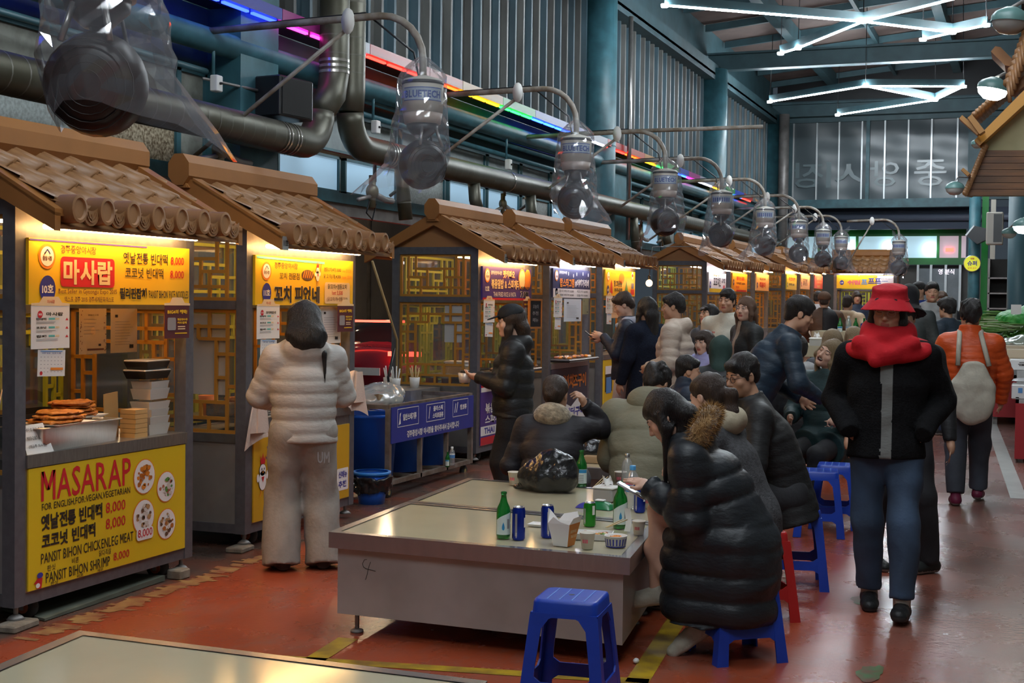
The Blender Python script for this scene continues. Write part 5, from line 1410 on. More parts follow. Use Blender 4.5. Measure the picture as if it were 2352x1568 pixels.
    if hk != 'none':
        L_ = {'long': .40, 'vlong': .62, 'bob': .20, 'mid': .30}.get(hk, 0)
        drop = vec(0, 0, -1)
        hlo = Hc - .2; hhi = Hc + .2; hlo = hlo - vec(.03, .06, L_ + .05); 
        hh = .0075 if near else .012
        G = Field(hlo, hhi, hh)
        back = Rh @ vec(0, -1, 0)
        if hk in ('short', 'part', 'curly', 'cap', 'crop'):
            vol = {'short': 0.0, 'part': .004, 'curly': .010, 'cap': -.006, 'crop': -.008}[hk]
            G.ell(hp(0, -.016, .046), (vec(.086, .104, .094) + vol) * hs, Rh.T, .02)
            G.ell(hp(0, -.066, -.020), vec(.066, .046, .062) * hs, Rh.T, .03)
            G.ell(hp(0, .068, .082), vec(.058, .030, .022) * hs, Rh.T, .03)
            for sg in (-1, 1): G.cone(hp(sg * .082, .012, .03), hp(sg * .081, .016, -.012), .012 * hs, .008 * hs, .015)
            G.ell(hp(0, .118, -.010), vec(.070, .070, .068) * hs, Rh.T, .012, '-')
            for sg in (-1, 1): G.ell(hp(sg * .100, .0, -.020), vec(.030, .034, .040) * hs, Rh.T, .01, '-')
            G.plane(hp(0, -.08, -.075), Rh @ vec(0, .15, -1))
            if hk == 'curly': G.wrinkle(.014, 90, 3)
            else: G.wrinkle(.006, 70, 5, (1, 1, .4))
        else:
            G.ell(hp(0, -.018, .042), vec(.087, .106, .094) * hs, Rh.T, .02)
            G.ell(hp(0, -.070, -.010), vec(.070, .045, .08) * hs, Rh.T, .03)
            if hk in ('pony', 'bun'):
                G.ell(hp(0, .118, -.018), vec(.074, .072, .082) * hs, Rh.T, .012, '-')
                for sg in (-1, 1): G.ell(hp(sg * .098, .01, -.022), vec(.030, .036, .040) * hs, Rh.T, .01, '-')
                G.plane(hp(0, -.07, -.085), Rh @ vec(0, .25, -1))
                if hk == 'bun':
                    for q in range(5): a = q * 1.26; G.ell(hp(.026 * math.cos(a), -.112, .028 * math.sin(a) - .005), vec(.030, .032, .030) * hs, Rh.T, .01)
                else:
                    p0 = hp(0, -.105, .0); p1 = p0 + back * .055 + vec(0, 0, -.03); p2 = p1 + back * .01 + drop * .09; p3 = p2 + drop * .09 + vec(0, .01, 0)
                    G.cone(p0, p1, .022, .034, .012); G.cone(p1, p2, .034, .036, .02); G.cone(p2, p3, .036, .014, .02)
            else:
                bw = .076 * hs
                p0 = hp(0, -.040, .02); bz_ = hp(0, -.085, -.06); tip = bz_ + drop * (L_ - .06) + vec(0, -.035, 0) * (1 if lean < .2 else .2) + Rh @ vec(0, .01, 0)
                G.cone(p0, bz_, .078 * hs, .058 * hs, .03, wide=(Rh[:, 0], 1.12)); G.cone(bz_, tip, .056 * hs, .030 * hs, .03, wide=(Rh[:, 0], 1.6))
                for sg in (-1, 1):
                    q0 = hp(sg * .078, .012, .02); q1 = hp(sg * .082, .024, -.06); q2 = q1 + drop * max(.04, L_ - .14) + Rh @ vec(-sg * .01, .0, 0)
                    G.cone(q0, q1, .020 * hs, .022 * hs, .02, wide=(Rh[:, 1], 1.5)); G.cone(q1, q2, .022 * hs, .010, .02, wide=(Rh[:, 1], 1.5))
                G.ell(hp(0, .122, -.026), vec(.062, .070, .095) * hs, Rh.T, .010, '-')
                if hk in ('bob', 'mid') or mouth == 'bangs': G.cone(hp(-.045, .076, .062), hp(.045, .076, .062), .018 * hs, .018 * hs, .012); G.cone(hp(-.04, .086, .045), hp(.04, .086, .045), .010 * hs, .010 * hs, .008)
            G.wrinkle(.005, 80, 5, (1, 1, .12))
        Vh, Qh = G.mesh()
        if len(Qh): link('hair', mesh_np('hair', Vh, Qh, [hair_m], None, relax=1), root)
    # ---------------- clothes
    ch = .0105 if near else .017
    T = dict(c=(.02, .02, .025), puff=.02, quilt=None, hem=.10, kind='nylon', rough=.5, collar=.05, hood=False, cuff=0.0, wr=.004, seed=1, fit=0.0, hoodc=None, slim=1.0)
    T.update(top or {})
    pf = T['puff']; qt = T['quilt']
    G = Field(lo - .03, hi + .03, ch)
    qq = (qt[0], qt[1], Pp, D) if qt else None
    hemp = Pp - D * T['hem'] * s
    rt = .108 * s + pf; wk = (.147 * s + pf * .75) / rt
    So = [Sh[0] - X * pf * .55, Sh[1] + X * pf * .55]
    hr = max(rt + .008 + T['fit'], .118 * s + (legs or {}).get('wide', .012) * .5 + .022); wh = max(wk, (.154 * s + (legs or {}).get('wide', .012) * .6 + .026) / hr)
    G.cone(hemp, waist, hr, rt + .004, .05, wide=(X, wh), cut0=True, quilt=qq, m=.06)
    G.cone(waist, chest, rt, rt + .006, .05, wide=(X, wk * 1.02), quilt=qq, m=.06)
    G.cone(chest, N - Dt * .035, rt + .002, .062 * s + pf * .6, .05, wide=(X, wk * 1.12), quilt=qq, m=.06)
    G.cone(So[0] - Dt * .02, So[1] - Dt * .02, .052 * s + pf * .55, .052 * s + pf * .55, .07)
    for sg in (0, 1): G.cone(N - Dt * .03, So[sg] - Dt * .005, .055 * s, .046 * s + pf * .5, .06)
    aq = (qt[0], qt[1] * .9) if qt else None
    for i in range(2):
        w2 = wr[i] - unit(wr[i] - el[i]) * (T['cuff'] - .012)
        eo = el[i] + (So[i] - Sh[i]) * .8; G.cone(So[i] - Dt * .012, eo, .050 * s + pf * .65, .047 * s + pf * .6, .03, quilt=aq); G.cone(eo, w2, .047 * s + pf * .6, .034 * s + pf * .35, .02, cut1=True, quilt=aq)
    if T.get('long') and sit:
        for i in range(2): G.cone(hip[i], hip[i] + (kn[i] - hip[i]) * T['long'], .095 * s + pf, .085 * s + pf, .06, cut1=True, quilt=aq)
        if T.get('skirt'): G.cone(Pp, Pp + vec(0, .0, -T['skirt']), .16 * s + pf, .16 * s + pf, .06, wide=(X, 1.15), cut1=True, quilt=(qt[0], qt[1], Pp, vec(0, 0, 1)) if qt else None); G.cone(Pp + vec(0, .17, .0), Pp + vec(0, .17, -T['skirt']), .12 * s + pf, .12 * s + pf, .06, wide=(X, 1.2), cut1=True, quilt=(qt[0], qt[1], Pp, vec(0, 0, 1)) if qt else None)
    if T['collar']:
        c0, c1 = N - Dt * .03, N + unit(nd + Dt) * T['collar']
        G.cone(c0, c1, .078 * s + pf * .4, .074 * s + pf * .35, .02, cut1=True); G.cone(c0 + nd * .03, c1 + nd * .04, .058 * s, .060 * s, .0, '-')
    if T['hood'] and not T['hoodc']:
        hb = N - Fw * .085 * s - Dt * .005
        G.ell(hb, vec(.125, .070, .085) * s * T.get('hoods', 1), [X, Fw, Dt], .03); G.cone(N - X * .10 * s + Fw * .0, N - Fw * .10 * s + X * -.03, .045 * s, .05 * s, .03); G.cone(N + X * .10 * s, N - Fw * .10 * s + X * .03, .045 * s, .05 * s, .03); G.cone(N - X * .10 * s, N - X * .055 * s + Fw * .08 * s - Dt * .04, .04 * s, .03 * s, .03); G.cone(N + X * .10 * s, N + X * .055 * s + Fw * .08 * s - Dt * .04, .04 * s, .03 * s, .03)
        G.ell(N - Fw * .05 * s + Dt * .09, vec(.085, .055, .075) * s, [X, Fw, Dt], .02, '-'); G.cone(N, Hc, .060 * s, .085 * s, .0, '-')
    if T['wr']: G.wrinkle(T['wr'], 26, T['seed'], (1, 1, 1.6)); 
    Vt, Qt = G.mesh(); mats = [cloth(T['c'], T['rough'], T['kind'])]; mi = None
    if T.get('vest'):
        mats.append(T['vest']); c_ = (Vt[Qt].mean(1) - chest); u = c_ @ X; v = c_ @ Fw; z_ = c_ @ Dt; mi = ((np.abs(u) < .028 + .05 * np.clip(z_, 0, 1)) & (v > .06)).astype(int)
    link(T.get('name', 'jacket'), mesh_np('jacket', Vt, Qt, mats, mi, relax=1), root)
    if T['hood'] and T['hoodc']:
        G = Field(N - .26, N + .26, ch * .85); hb = N - Fw * .085 * s - Dt * .005
        G.ell(hb, vec(.125, .075, .085) * s, [X, Fw, Dt], .03)
        for sg in (-1, 1): G.cone(N + X * sg * .10 * s, N - Fw * .10 * s + X * sg * .03, .045 * s, .05 * s, .03); G.cone(N + X * sg * .10 * s, N + X * sg * .055 * s + Fw * .08 * s - Dt * .04, .04 * s, .03 * s, .03)
        G.ell(N - Fw * .05 * s + Dt * .09, vec(.085, .055, .075) * s, [X, Fw, Dt], .02, '-'); G.cone(N, Hc, .060 * s, .085 * s, .0, '-'); G.wrinkle(.006, 40, 4)
        Vt, Qt = G.mesh(); link('hood', mesh_np('hood', Vt, Qt, [T['hoodc']], None, relax=1), root)
    if legs is not False:
        L = dict(c=(.03, .035, .05), wide=.012, kind='denim', rough=.75, end=.0, wr=.006, flare=0.0); L.update(legs or {})
        G = Field(lo - .03, hi + .03, ch); wd = L['wide']
        G.cone(Pp - D * .02, Pp + D * .06 * s, .106 * s + wd * .4, .098 * s + wd * .2, .05, wide=(X, 1.30), cut1=True)
        for i in range(2):
            e_ = an[i] + unit(kn[i] - an[i]) * (L['end'] - .03)
            G.cone(hip[i] - vec(0, .01, 0), kn[i], .084 * s + wd, .060 * s + wd, .04); G.cone(kn[i], e_, .060 * s + wd, .048 * s + wd + L['flare'], .03, cut1=True)
        if L['wr']: G.wrinkle(L['wr'], 24, 8, (1, 1, 1.5))
        Vt, Qt = G.mesh(); link('trousers', mesh_np('trousers', Vt, Qt, [cloth(L['c'], L['rough'], L['kind'])], None, relax=1), root)
    if shoes is not False:
        W_ = dict(c=(.02, .02, .022), sole=(.30, .30, .28)); W_.update(shoes or {})
        for i in range(2):
            f = feet[i]; fy = math.radians(f[3]); fd = vec(-math.sin(fy), math.cos(fy), 0); sd_ = vec(math.cos(fy), math.sin(fy), 0); pt = math.radians(f[4]) if len(f) > 4 else 0.0
            fd = unit(fd * math.cos(pt) - vec(0, 0, 1) * math.sin(pt)); upv = unit(np.cross(sd_, fd))
            o = an[i] - upv * (.085 * s - .02)
            G = Field(o - .26, o + .30, .0075 if near else .014)
            G.cone(o - fd * .045 * s + upv * .02, o + fd * .085 * s + upv * .012, .040 * s, .038 * s, .02, wide=(sd_, 1.05)); G.cone(o + fd * .085 * s + upv * .012, o + fd * .150 * s + upv * .006, .040 * s, .034 * s, .02, wide=(sd_, 1.2)); G.cone(o - fd * .03 * s + upv * .03, an[i] + upv * .015, .040 * s, .042 * s, .03, cut1=True)
            G.cone(o + fd * .02 * s + upv * .035, o + fd * .09 * s + upv * .02, .034 * s, .03 * s, .02)
            G.plane(o - upv * .020, -upv)
            Vt, Qt = G.mesh(); c_ = (Vt[Qt].mean(1) - o) @ upv
            link('shoe', mesh_np('shoe', Vt, Qt, [cloth(W_['c'], .5), mat('sole_%d_%d' % (int(W_['sole'][0] * 99), int(W_['sole'][2] * 99)), W_['sole'], .6)], (c_ < .002).astype(int), relax=1), root)
    info = dict(root=root, Hc=Hc, Rh=Rh, hs=hs, hp=hp, N=N, X=X, Fw=Fw, Dt=Dt, D=D, Pp=Pp, chest=chest, wr=wr, el=el, HD=HD, Sh=Sh, s=s, waist=waist, lo=lo, hi=hi, kn=kn, an=an)
    return info
def sdf_part(name, info, lo, hi, h, fn, m, relax=1):
    G = Field(np.asarray(lo), np.asarray(hi), h); fn(G); V, Q = G.mesh()
    return link(name, mesh_np(name, V, Q, [m], None, relax=relax), info['root'])
def world(info, p):
    return np.array(info['root'].matrix_basis @ Vector(p))
# ------------------------------------------------------------------ low platform tables
TZ = 0.494
M['tabletop'] = mat('table_laminate', (0.47, 0.42, 0.29), 0.12, var=0.06, vscale=3)
M['tableside'] = mat('table_side', (0.44, 0.41, 0.39), 0.4, 0.25, var=0.25, vscale=2.2, bump=0.03, c2=(0.33, 0.305, 0.285))
M['tablerim'] = mat('table_rim', (0.42, 0.40, 0.40), 0.25, 0.8, var=0.1, vscale=8, stretch=(8, 8, 1))
def platform(label, P4, z=TZ, mark=False):
    """P4: the four top corners (near left, near right, far right, far left)"""
    P = [np.array([p[0], p[1]]) for p in P4]; c = sum(P) / 4
    t = thing('platform_table', label, 'table', (c[0], c[1], 0), 0, 'low steel platform tables'); L = [p - c for p in P]
    def inset(d):
        out = []
        for i in range(4):
            a, b, e = L[i - 1], L[i], L[(i + 1) % 4]; u1 = unit(np.append(a - b, 0))[:2]; u2 = unit(np.append(e - b, 0))[:2]; out.append(b + (u1 + u2) * d)
        return out
    def ring(mb, A, B, z0, z1): mb.hexa([(*p, z0) for p in A] + [(*p, z1) for p in B])
    R0, R1, S1 = L, inset(.045), inset(.035)
    mb = MB().use(M['tablerim'])
    for i in range(4):
        j = (i + 1) % 4
        mb.add([(*R0[i], z), (*R0[j], z), (*R1[j], z), (*R1[i], z), (*R0[i], z - .075), (*R0[j], z - .075)], [(0, 1, 2, 3), (4, 5, 1, 0)])
    mb.add([(*p, z - .075) for p in R0], [(3, 2, 1, 0)])
    mb.build('rim', t)
    mb = MB().use(M['tabletop']); mb.add([(*p, z - .003) for p in R1], [(0, 1, 2, 3)]); mb.use(M['black'])
    I2 = inset(.049)
    mb.add([(*p, z - .001) for p in R1] + [(*p, z - .001) for p in I2], [(i, (i + 1) % 4, 4 + (i + 1) % 4, 4 + i) for i in range(4)]); mb.build('tabletop', t)
    mb = MB().use(M['tableside']); ring(mb, S1, S1, .10, z - .075); b = mb.build('side_panels', t)
    I3 = inset(.11)
    for p in I3: MB().use(M['steel_dull'], True).tube([(p[0], p[1], .012), (p[0], p[1], .11)], .011, 8).lathe([(.032, .0), (.03, .012), (.012, .018)], 12, (p[0], p[1], 0)).build('foot', t)
    if mark:
        u = unit(np.append(S1[1] - S1[0], 0)); n = np.array([u[1], -u[0], 0]) * .0016; O = np.append(S1[0], 0) + n
        mb = MB().use(M['ink'])
        def w_(pts, r): mb.tube([tuple(O + u * x + np.array([0, 0, zz])) for x, zz in pts], r, 4)
        w_([(.158, .372), (.145, .370), (.135, .350), (.140, .335), (.155, .327), (.18, .324), (.205, .320)], .0013); w_([(.178, .362), (.168, .335), (.160, .30), (.152, .275)], .0013)
        mb.build('pen_mark', b)
    return t
A4 = [onz(755, 1221, TZ), onz(1447, 1281.5, TZ), onz(1513, 1203, TZ), onz(933, 1152, TZ)]
B4 = [onz(936, 1151, TZ), onz(1515, 1201.5, TZ), None, onz(1075, 1097, TZ)]
B4[2] = B4[1] + (B4[3] - B4[0]) * 1.0
platform('low steel platform table with laminate top and a pen mark, bottles and boxes on it', A4, mark=True)
platform('low steel platform table behind the marked one, black plastic bag on it', B4)
C0 = onz(1160, 1062, TZ); ex = unit(A4[1] - A4[0]); ey = unit(A4[3] - A4[0])
C4 = [C0, C0 + ex * 1.5, C0 + ex * 1.5 + ey * 1.05, C0 + ey * 1.05]
platform('low steel platform table with food trays, in front of the two diners seen from behind', C4)
D4 = [p + ey * 1.09 for p in C4]; platform('low steel platform table beyond the food trays, mostly hidden by diners', D4)
E4 = [p + ey * 2.9 for p in C4]; 
T0 = [None, None, onz(1119.5, 1563, .5), onz(182.5, 1447, .5)]; g = unit(onz(0, 1523.6, .5) - T0[3]) * 1.05
T0[0], T0[1] = T0[3] + g, T0[2] + g
platform('empty low steel platform table close to the camera with shiny laminate top', T0, z=.5)

# ------------------------------------------------------------------ plastic stools
STB = mat('stool_blue', (0.006, 0.045, 0.40), 0.38, var=.12, vscale=12); STR = mat('stool_red', (0.42, 0.012, 0.012), 0.38); STE = mat('stool_wear', (0.10, 0.22, 0.55), 0.6)
def stool_meshes(m, k):
    h, a, b = .45, .125, .175          # height, half seat, half foot
    def half(z): return b + (a - b) * (z / h)
    out = {}
    mb = MB().use(m, True)
    r = .03; ringp = []
    for sx, sy, a0 in ((1, 1, 0), (-1, 1, 90), (-1, -1, 180), (1, -1, 270)):
        for q in range(5): t = math.radians(a0 + 22.5 * q); ringp.append((sx * (a - r) + r * math.cos(t), sy * (a - r) + r * math.sin(t)))
    n = len(ringp); lay = [(1.03, h - .055), (1.0, h - .012), (.965, h - .002), (.90, h)]
    V = [(x * k_, y * k_, z) for k_, z in lay for x, y in ringp]; F = [(l * n + i, l * n + (i + 1) % n, (l + 1) * n + (i + 1) % n, (l + 1) * n + i) for l in range(3) for i in range(n)]
    mb.add(V, F); mb.smooth = False; mb.add([(x * .9, y * .9, h) for x, y in ringp], [tuple(range(n))])
    mb.use(STE)
    for q in (-.072, -.024, .024, .072): mb.box((q - .0022, -a * .84, h), (q + .0022, a * .84, h + .0012))
    mb.use(M['black']).lathe([(.012, h + .0004), (.001, h + .0006)], 10, cap=False)
    out['seat'] = mb.mesh('seat')
    # one leg: an angle of two tapered faces
    mb = MB().use(m)
    def leg():
        zt, zb = h - .05, 0
        for ax in (0, 1):
            P = []
            for z, w_ in ((zb, .055), (.06, .052), (.22, .046), (zt - .05, .050), (zt, .085)):
                hh = half(z); P.append((hh, hh - w_, z)); P.append((hh, hh, z))
            q = [(p if ax == 0 else (p[1], p[0], p[2])) for p in P]
            th = .008
            inner = [((p[0] - th, p[1], p[2]) if ax == 0 else (p[0], p[1] - th, p[2])) for p in q]
            F = []
            for i in range(4):
                f = [2 * i, 2 * i + 1, 2 * i + 3, 2 * i + 2]; F.append(tuple(f if ax == 0 else f[::-1])); g_ = [10 + x for x in f[::-1]]; F.append(tuple(g_ if ax == 0 else g_[::-1]))
                F.append((2 * i, 2 * i + 2, 12 + 2 * i, 10 + 2 * i) if ax == 0 else (2 * i, 10 + 2 * i, 12 + 2 * i, 2 * i + 2))
            F.append((0, 10, 11, 1)); mb.add(q + inner, F)
    leg(); out['leg'] = mb.mesh('leg')
    mb = MB().use(m)
    z0, z1 = .115, .165
    for z0, z1 in ((.115, .165),):
        h0, h1 = half(z0), half(z1); w0, w1 = h0 - .045, h1 - .045
        P = [(h0, -w0, z0), (h0, w0, z0), (h1, w1, z1), (h1, -w1, z1)]
        # ends flare into the legs with curved corners
        P = [(h0 + .0, -w0, z0 - .02), (half(z0), -w0 + .03, z0), (half(z0), w0 - .03, z0), (h0, w0, z0 - .02), (half(z1 + .02), w1, z1 + .02), (h1, w1 - .03, z1), (h1, -w1 + .03, z1), (half(z1 + .02), -w1, z1 + .02)]
        mb.add(P + [(p[0] - .008, p[1], p[2]) for p in P], [tuple(range(8)), tuple(range(15, 7, -1))] + [(i, 8 + i, 8 + (i + 1) % 8, (i + 1) % 8) for i in range(8)])
    out['stretcher'] = mb.mesh('stretcher')
    mb = MB().use(m)      # apron corners rounding under the seat
    zt = h - .05; hh = half(zt)
    pts = [(hh, -hh + .05, zt)] + [(half(zt - .05 * math.sin(t)), -hh + .052 + .05 - .05 * math.cos(t), zt - .05 * 0 - (.05 - .05 * math.sin(t))) for t in np.linspace(0, math.pi / 2, 5)]
    P = [(half(h - .10), -half(h - .10) + .050, h - .10), (half(h - .07), -half(h - .07) + .058, h - .072), (half(h - .058), -half(h - .058) + .085, h - .060), (half(h - .058), half(h - .058) - .085, h - .060), (half(h - .07), half(h - .07) - .058, h - .072), (half(h - .10), half(h - .10) - .050, h - .10), (half(h - .045), half(h - .045) - .0, h - .045), (half(h - .045), -half(h - .045), h - .045)]
    mb.add(P + [(p[0] - .008, p[1], p[2]) for p in P], [(0, 1, 2, 3, 4, 5, 6, 7), (15, 14, 13, 12, 11, 10, 9, 8)] + [(i, 8 + i, 8 + (i + 1) % 8, (i + 1) % 8) for i in range(8)])
    out['apron'] = mb.mesh('apron')
    return out
_st = {'blue': stool_meshes(STB, 1), 'red': stool_meshes(STR, 1)}
def stool(label, x, y, deg, c='blue', sc=1.0, group='blue plastic stools'):
    t = thing('plastic_stool', label, 'stool', (x, y, gz(y)), math.radians(deg), group if c == 'blue' else None); t.scale = (1, 1, sc)
    link('seat', _st[c]['seat'], t)
    for k in range(4):
        for nm in ('leg', 'stretcher', 'apron'): link(nm, _st[c][nm], t, rz=math.pi / 2 * k)
    return t
p = onz(1300, 1380, .45); stool('blue plastic stool standing free before the marked platform table', p[0] + .03, p[1] - .02, 5, sc=1.07)
stool('blue plastic stool beneath the woman in the fur hooded coat', -1.235, 6.145, 38)
stool('red plastic stool beneath the woman with the ponytail', -1.30, 6.98, 30, 'red')
stool('blue plastic stool beneath the man with round glasses', -1.235, 7.85, 12)
stool('blue plastic stool beneath the laughing woman in green', -1.30, 9.95, 5)
stool('blue plastic stool behind the man with round glasses, by the bending man', -1.36, 9.6, 8)

# ------------------------------------------------------------------ things on the tables
def tp(px, py, z=TZ): p = onz(px, py, z); return (p[0], p[1], z)
GB = mat('bottle_green', (0.01, 0.22, 0.03), 0.08, trans=.55, coat=.3); LBL = mat('bottle_label', (0.62, 0.70, 0.66), 0.5); SKY = mat('drop_blue', (0.03, 0.25, 0.50), 0.4)
def soju(label, p, yaw=0, back=False, k=1.0):
    t = thing('green_bottle', label, 'bottle', p, math.radians(yaw), 'green glass bottles'); t.scale = (k, k, k)
    MB().use(GB, True).lathe([(.0, .001), (.032, .002), (.0335, .02), (.0335, .125), (.030, .145), (.018, .17), (.0135, .19), (.0125, .208), (.0145, .21), (.0145, .218), (.012, .22), (.0, .22)], 22, cap=False).build('glass', t)
    mb = MB()
    def c(a, z, r=.0339): return (r * math.sin(a), -r * math.cos(a), z)
    mb.use(LBL); mb.grid(lambda u, v: c(-1.15 + 2.3 * u, .022 + .085 * v + (.022 * max(0, u - .15) * v if not back else 0) - (.018 * v * (1 - u) ** 3 if not back else 0)), 14, 4)
    lb = mb.build('label', t)
    mb = MB().use(SKY)
    if back:
        mb.grid(lambda u, v: c(-1.0 + 2.0 * u, .085 + .02 * v, .0343), 8, 1); mb.use(GY)
        for q in range(5): mb.grid(lambda u, v: c(-.9 + 1.2 * u, .03 + .010 * q + .004 * v, .0343), 6, 1)
    else:
        ang = [(.30 * math.sin(a) * (1 if a > 0 else 1) * (.55 + .45 * -math.cos(a)), .064 - .020 * math.cos(a) * -1 + 0) for a in np.linspace(0, 6.283, 20)]
        drop = [(.26 * math.sin(a) * (math.sin(a / 2) ** 1.2), .062 + .019 * math.cos(a)) for a in np.linspace(0, 6.283, 22)]
        mb.add([c(q[0], q[1], .0344) for q in drop], [tuple(range(22))])
        mb.use(GY); mb.grid(lambda u, v: c(.55 + .35 * u, .05 + .045 * v, .0343), 3, 1)
    mb.build('label_print', lb)
CANB = mat('can_blue', (0.008, 0.03, 0.34), 0.22, 0.6); CANG = mat('can_green', (0.02, 0.25, 0.02), 0.22, 0.5); CANT = mat('can_top', (0.55, 0.55, 0.56), 0.25, 0.9)
def can(label, p, yaw=0, m=None, k=1.0, h=.155, grp='blue drink cans'):
    t = thing('drink_can', label, 'can', p, math.radians(yaw), grp); r = .031 * k
    MB().use(m or CANB, True).lathe([(r * .82, .0), (r, .008), (r, h - .018), (r * .86, h - .004)], 22, cap=False).build('body', t)
    mb = MB().use(CANT, True).lathe([(r * .86, h - .004), (r * .86, h), (r * .78, h), (r * .76, h - .006), (.0, h - .006)], 22, cap=False).lathe([(r * .8, .0), (.0, .002)], 18, cap=False); mb.use(CANT).box((-.006, -.012, h - .006), (.006, .006, h - .002)); mb.build('lid', t)
    mb = MB().use(GY)
    def c(a, z, rr=r * 1.004): return (rr * math.sin(a), -rr * math.cos(a), z)
    mb.grid(lambda u, v: c(-.75 + .35 * u, .02 + (h - .05) * v), 3, 1); mb.use(WH); mb.grid(lambda u, v: c(.75 + .5 * u, .06 + .045 * v), 4, 2)
    for q in range(6): mb.grid(lambda u, v: c(-.62 + .03 * q + .015 * u, .012 + .025 * v, r * 1.006), 1, 1)
    mb.build('print', t)
CUPW = mat('paper_cup', (0.68, 0.62, 0.54), 0.6)
def cup(label, p, k=1.0, grp='small paper cups'):
    t = thing('paper_cup', label, 'cup', p, 0, grp); t.scale = (k, k, k)
    MB().use(CUPW, True).lathe([(.0, .002), (.024, .002), (.033, .068), (.0355, .069), (.0345, .072), (.032, .070), (.025, .012), (.0, .01)], 20, cap=False).build('wall', t)
    mb = MB().use(PK)
    def c(a, z, r): return (r * math.sin(a), -r * math.cos(a), z)
    for q in range(3): mb.grid(lambda u, v: c(-.45 + .3 * q + .2 * u, .028 + .016 * v, .0292 + .002 * v), 2, 1)
    mb.build('print', t)
soju('green glass bottle with white drop label standing alone beside two blue cans', tp(1156, 1236), 20)
soju('green glass bottle with white drop label beside the bundle of water bottles', tp(1424, 1213), 20, k=1.06)
soju('green glass bottle turned label back, standing beside the black plastic bag', tp(1335, 1117), 25, True)
can('blue drink can next to the lone green bottle with its drop label', tp(1191, 1239), 30)
can('blue drink can half hidden by the white and orange food box', tp(1257, 1234), 60)
can('blue drink can beside the phone and the clear water bottle', tp(1469, 1176), 10)
can('green drink can tilted light, behind the tray of eaten food', tp(1354, 1208), 0, CANG, 1.0, .12, None)
# white and orange take-away box
p = tp(1295, 1252); t = thing('takeaway_box', 'white and orange folded take-away box with open flaps on the table', 'food box', p, math.radians(-8))
mb = MB().use(M['white']); b0, b1, hh = .036, .055, .105
ORB = mat('box_orange', (0.62, 0.20, 0.012), 0.5); BI = mat('box_white', (0.74, 0.72, 0.70), 0.5)
mb.use(BI); mb.add([(-b0, -b0, .001), (b0, -b0, .001), (b1, -b1, hh), (-b1, -b1, hh)], [(0, 1, 2, 3)]); mb.add([(-b0, b0, .001), (-b1, b1, hh), (b1, b1, hh), (b0, b0, .001)], [(0, 1, 2, 3)]); mb.add([(-b0, -b0, .001), (-b1, -b1, hh), (-b1, b1, hh), (-b0, b0, .001)], [(0, 1, 2, 3)]); mb.add([(-b0, -b0, .001), (-b0, b0, .001), (b0, b0, .001), (b0, -b0, .001)], [(0, 1, 2, 3)])
mb.use(ORB).add([(b0, -b0, .001), (b0, b0, .001), (b1, b1, hh), (b1, -b1, hh)], [(0, 1, 2, 3)]); mb.build('carton', t)
mb = MB().use(BI)
mb.add([(-b1, -b1, hh), (b1, -b1, hh), (b1 * .2, -b1 * 1.0, hh + .008), (-b1 * .5, -b1, hh + .03)], [(0, 1, 2, 3)]); mb.add([(-b1, -b1, hh), (-b1, b1, hh), (-b1 * 1.5, b1 * .4, hh + .05), (-b1 * 1.4, -b1 * .2, hh + .062)], [(0, 1, 2, 3)]); mb.add([(b1, -b1, hh), (b1, b1, hh), (b1 * 1.35, b1 * .7, hh + .035), (b1 * 1.25, -b1 * .8, hh + .028)], [(0, 1, 2, 3)]); mb.add([(-b1, b1, hh), (b1, b1, hh), (b1 * .6, b1 * 1.3, hh + .045), (-b1 * .6, b1 * 1.2, hh + .03)], [(0, 1, 2, 3)])
mb.build('flaps', t)
mb = MB().use(CR); kx = (b1 - b0) / hh
for i, tx in enumerate(('BOXWOK', 'TAKE OUT')): mb.text(tx, (b0 + .0008 + kx * .06, -.03, .062 - .022 * i), (0, 1, 0), (kx, 0, 1), 0, 0, .06, .014, .02)
mb.build('lettering', t)
cup('small paper cup at the table front edge before the eaten tray', tp(1349, 1260), 1.05)
cup('small paper cup at the table edge beside the bare knee', tp(1467, 1228), .95)
cup('small paper cup alone to one side of the black plastic bag', tp(1181, 1114), 1.15)
cup('small paper cup behind the tissue box by the chopsticks', tp(1425, 1112), 1.1)
# striped paper bowl with noodles
p = tp(1414, 1255); t = thing('paper_bowl', 'blue striped paper bowl of noodles with chopsticks laid across it', 'bowl', p)
MB().use(M['white'], True).lathe([(.0, .002), (.044, .002), (.052, .050), (.054, .051), (.052, .053), (.049, .050), (.043, .010), (.0, .008)], 26, cap=False).build('bowl', t)
mb = MB().use(NV)
def cb(a, z): r = .0445 + (.0525 - .0445) * z / .05 + .0004; return (r * math.sin(a), -r * math.cos(a), z)
for q in range(20): mb.grid(lambda u, v: cb(-3.14 + q * .314 + .13 * u, .010 + .030 * v), 2, 2)
mb.grid(lambda u, v: cb(6.28 * u, .002 + .005 * v), 24, 1); mb.build('stripes', t)
mb = MB().use(F_OR, True); rr = random.Random(4)
for q in range(16): a = rr.uniform(0, 6.28); r0 = rr.uniform(.0, .035); mb.tube([(r0 * math.cos(a + k_ * .7), r0 * math.sin(a + k_ * .7), .042 + .004 * math.sin(k_ * 2 + q)) for k_ in range(6)], .004, 5)
mb.build('noodles', t)
CHOP = mat('chopstick_wood', (0.62, 0.45, 0.22), 0.6)
def sticks(label, a, b, gap=.008):
    t = thing('chopsticks', label, 'chopsticks', tuple(a), 0, 'pairs of wooden chopsticks'); d = np.array(b) - np.array(a); q = unit(np.cross(d, (0, 0, 1))) * gap
    for s_ in (-1, 1): MB().use(CHOP, True).tube([tuple(q * s_ * .5), tuple(d + q * s_ * 1.4)], [.0022, .003], 6).build('stick', t)
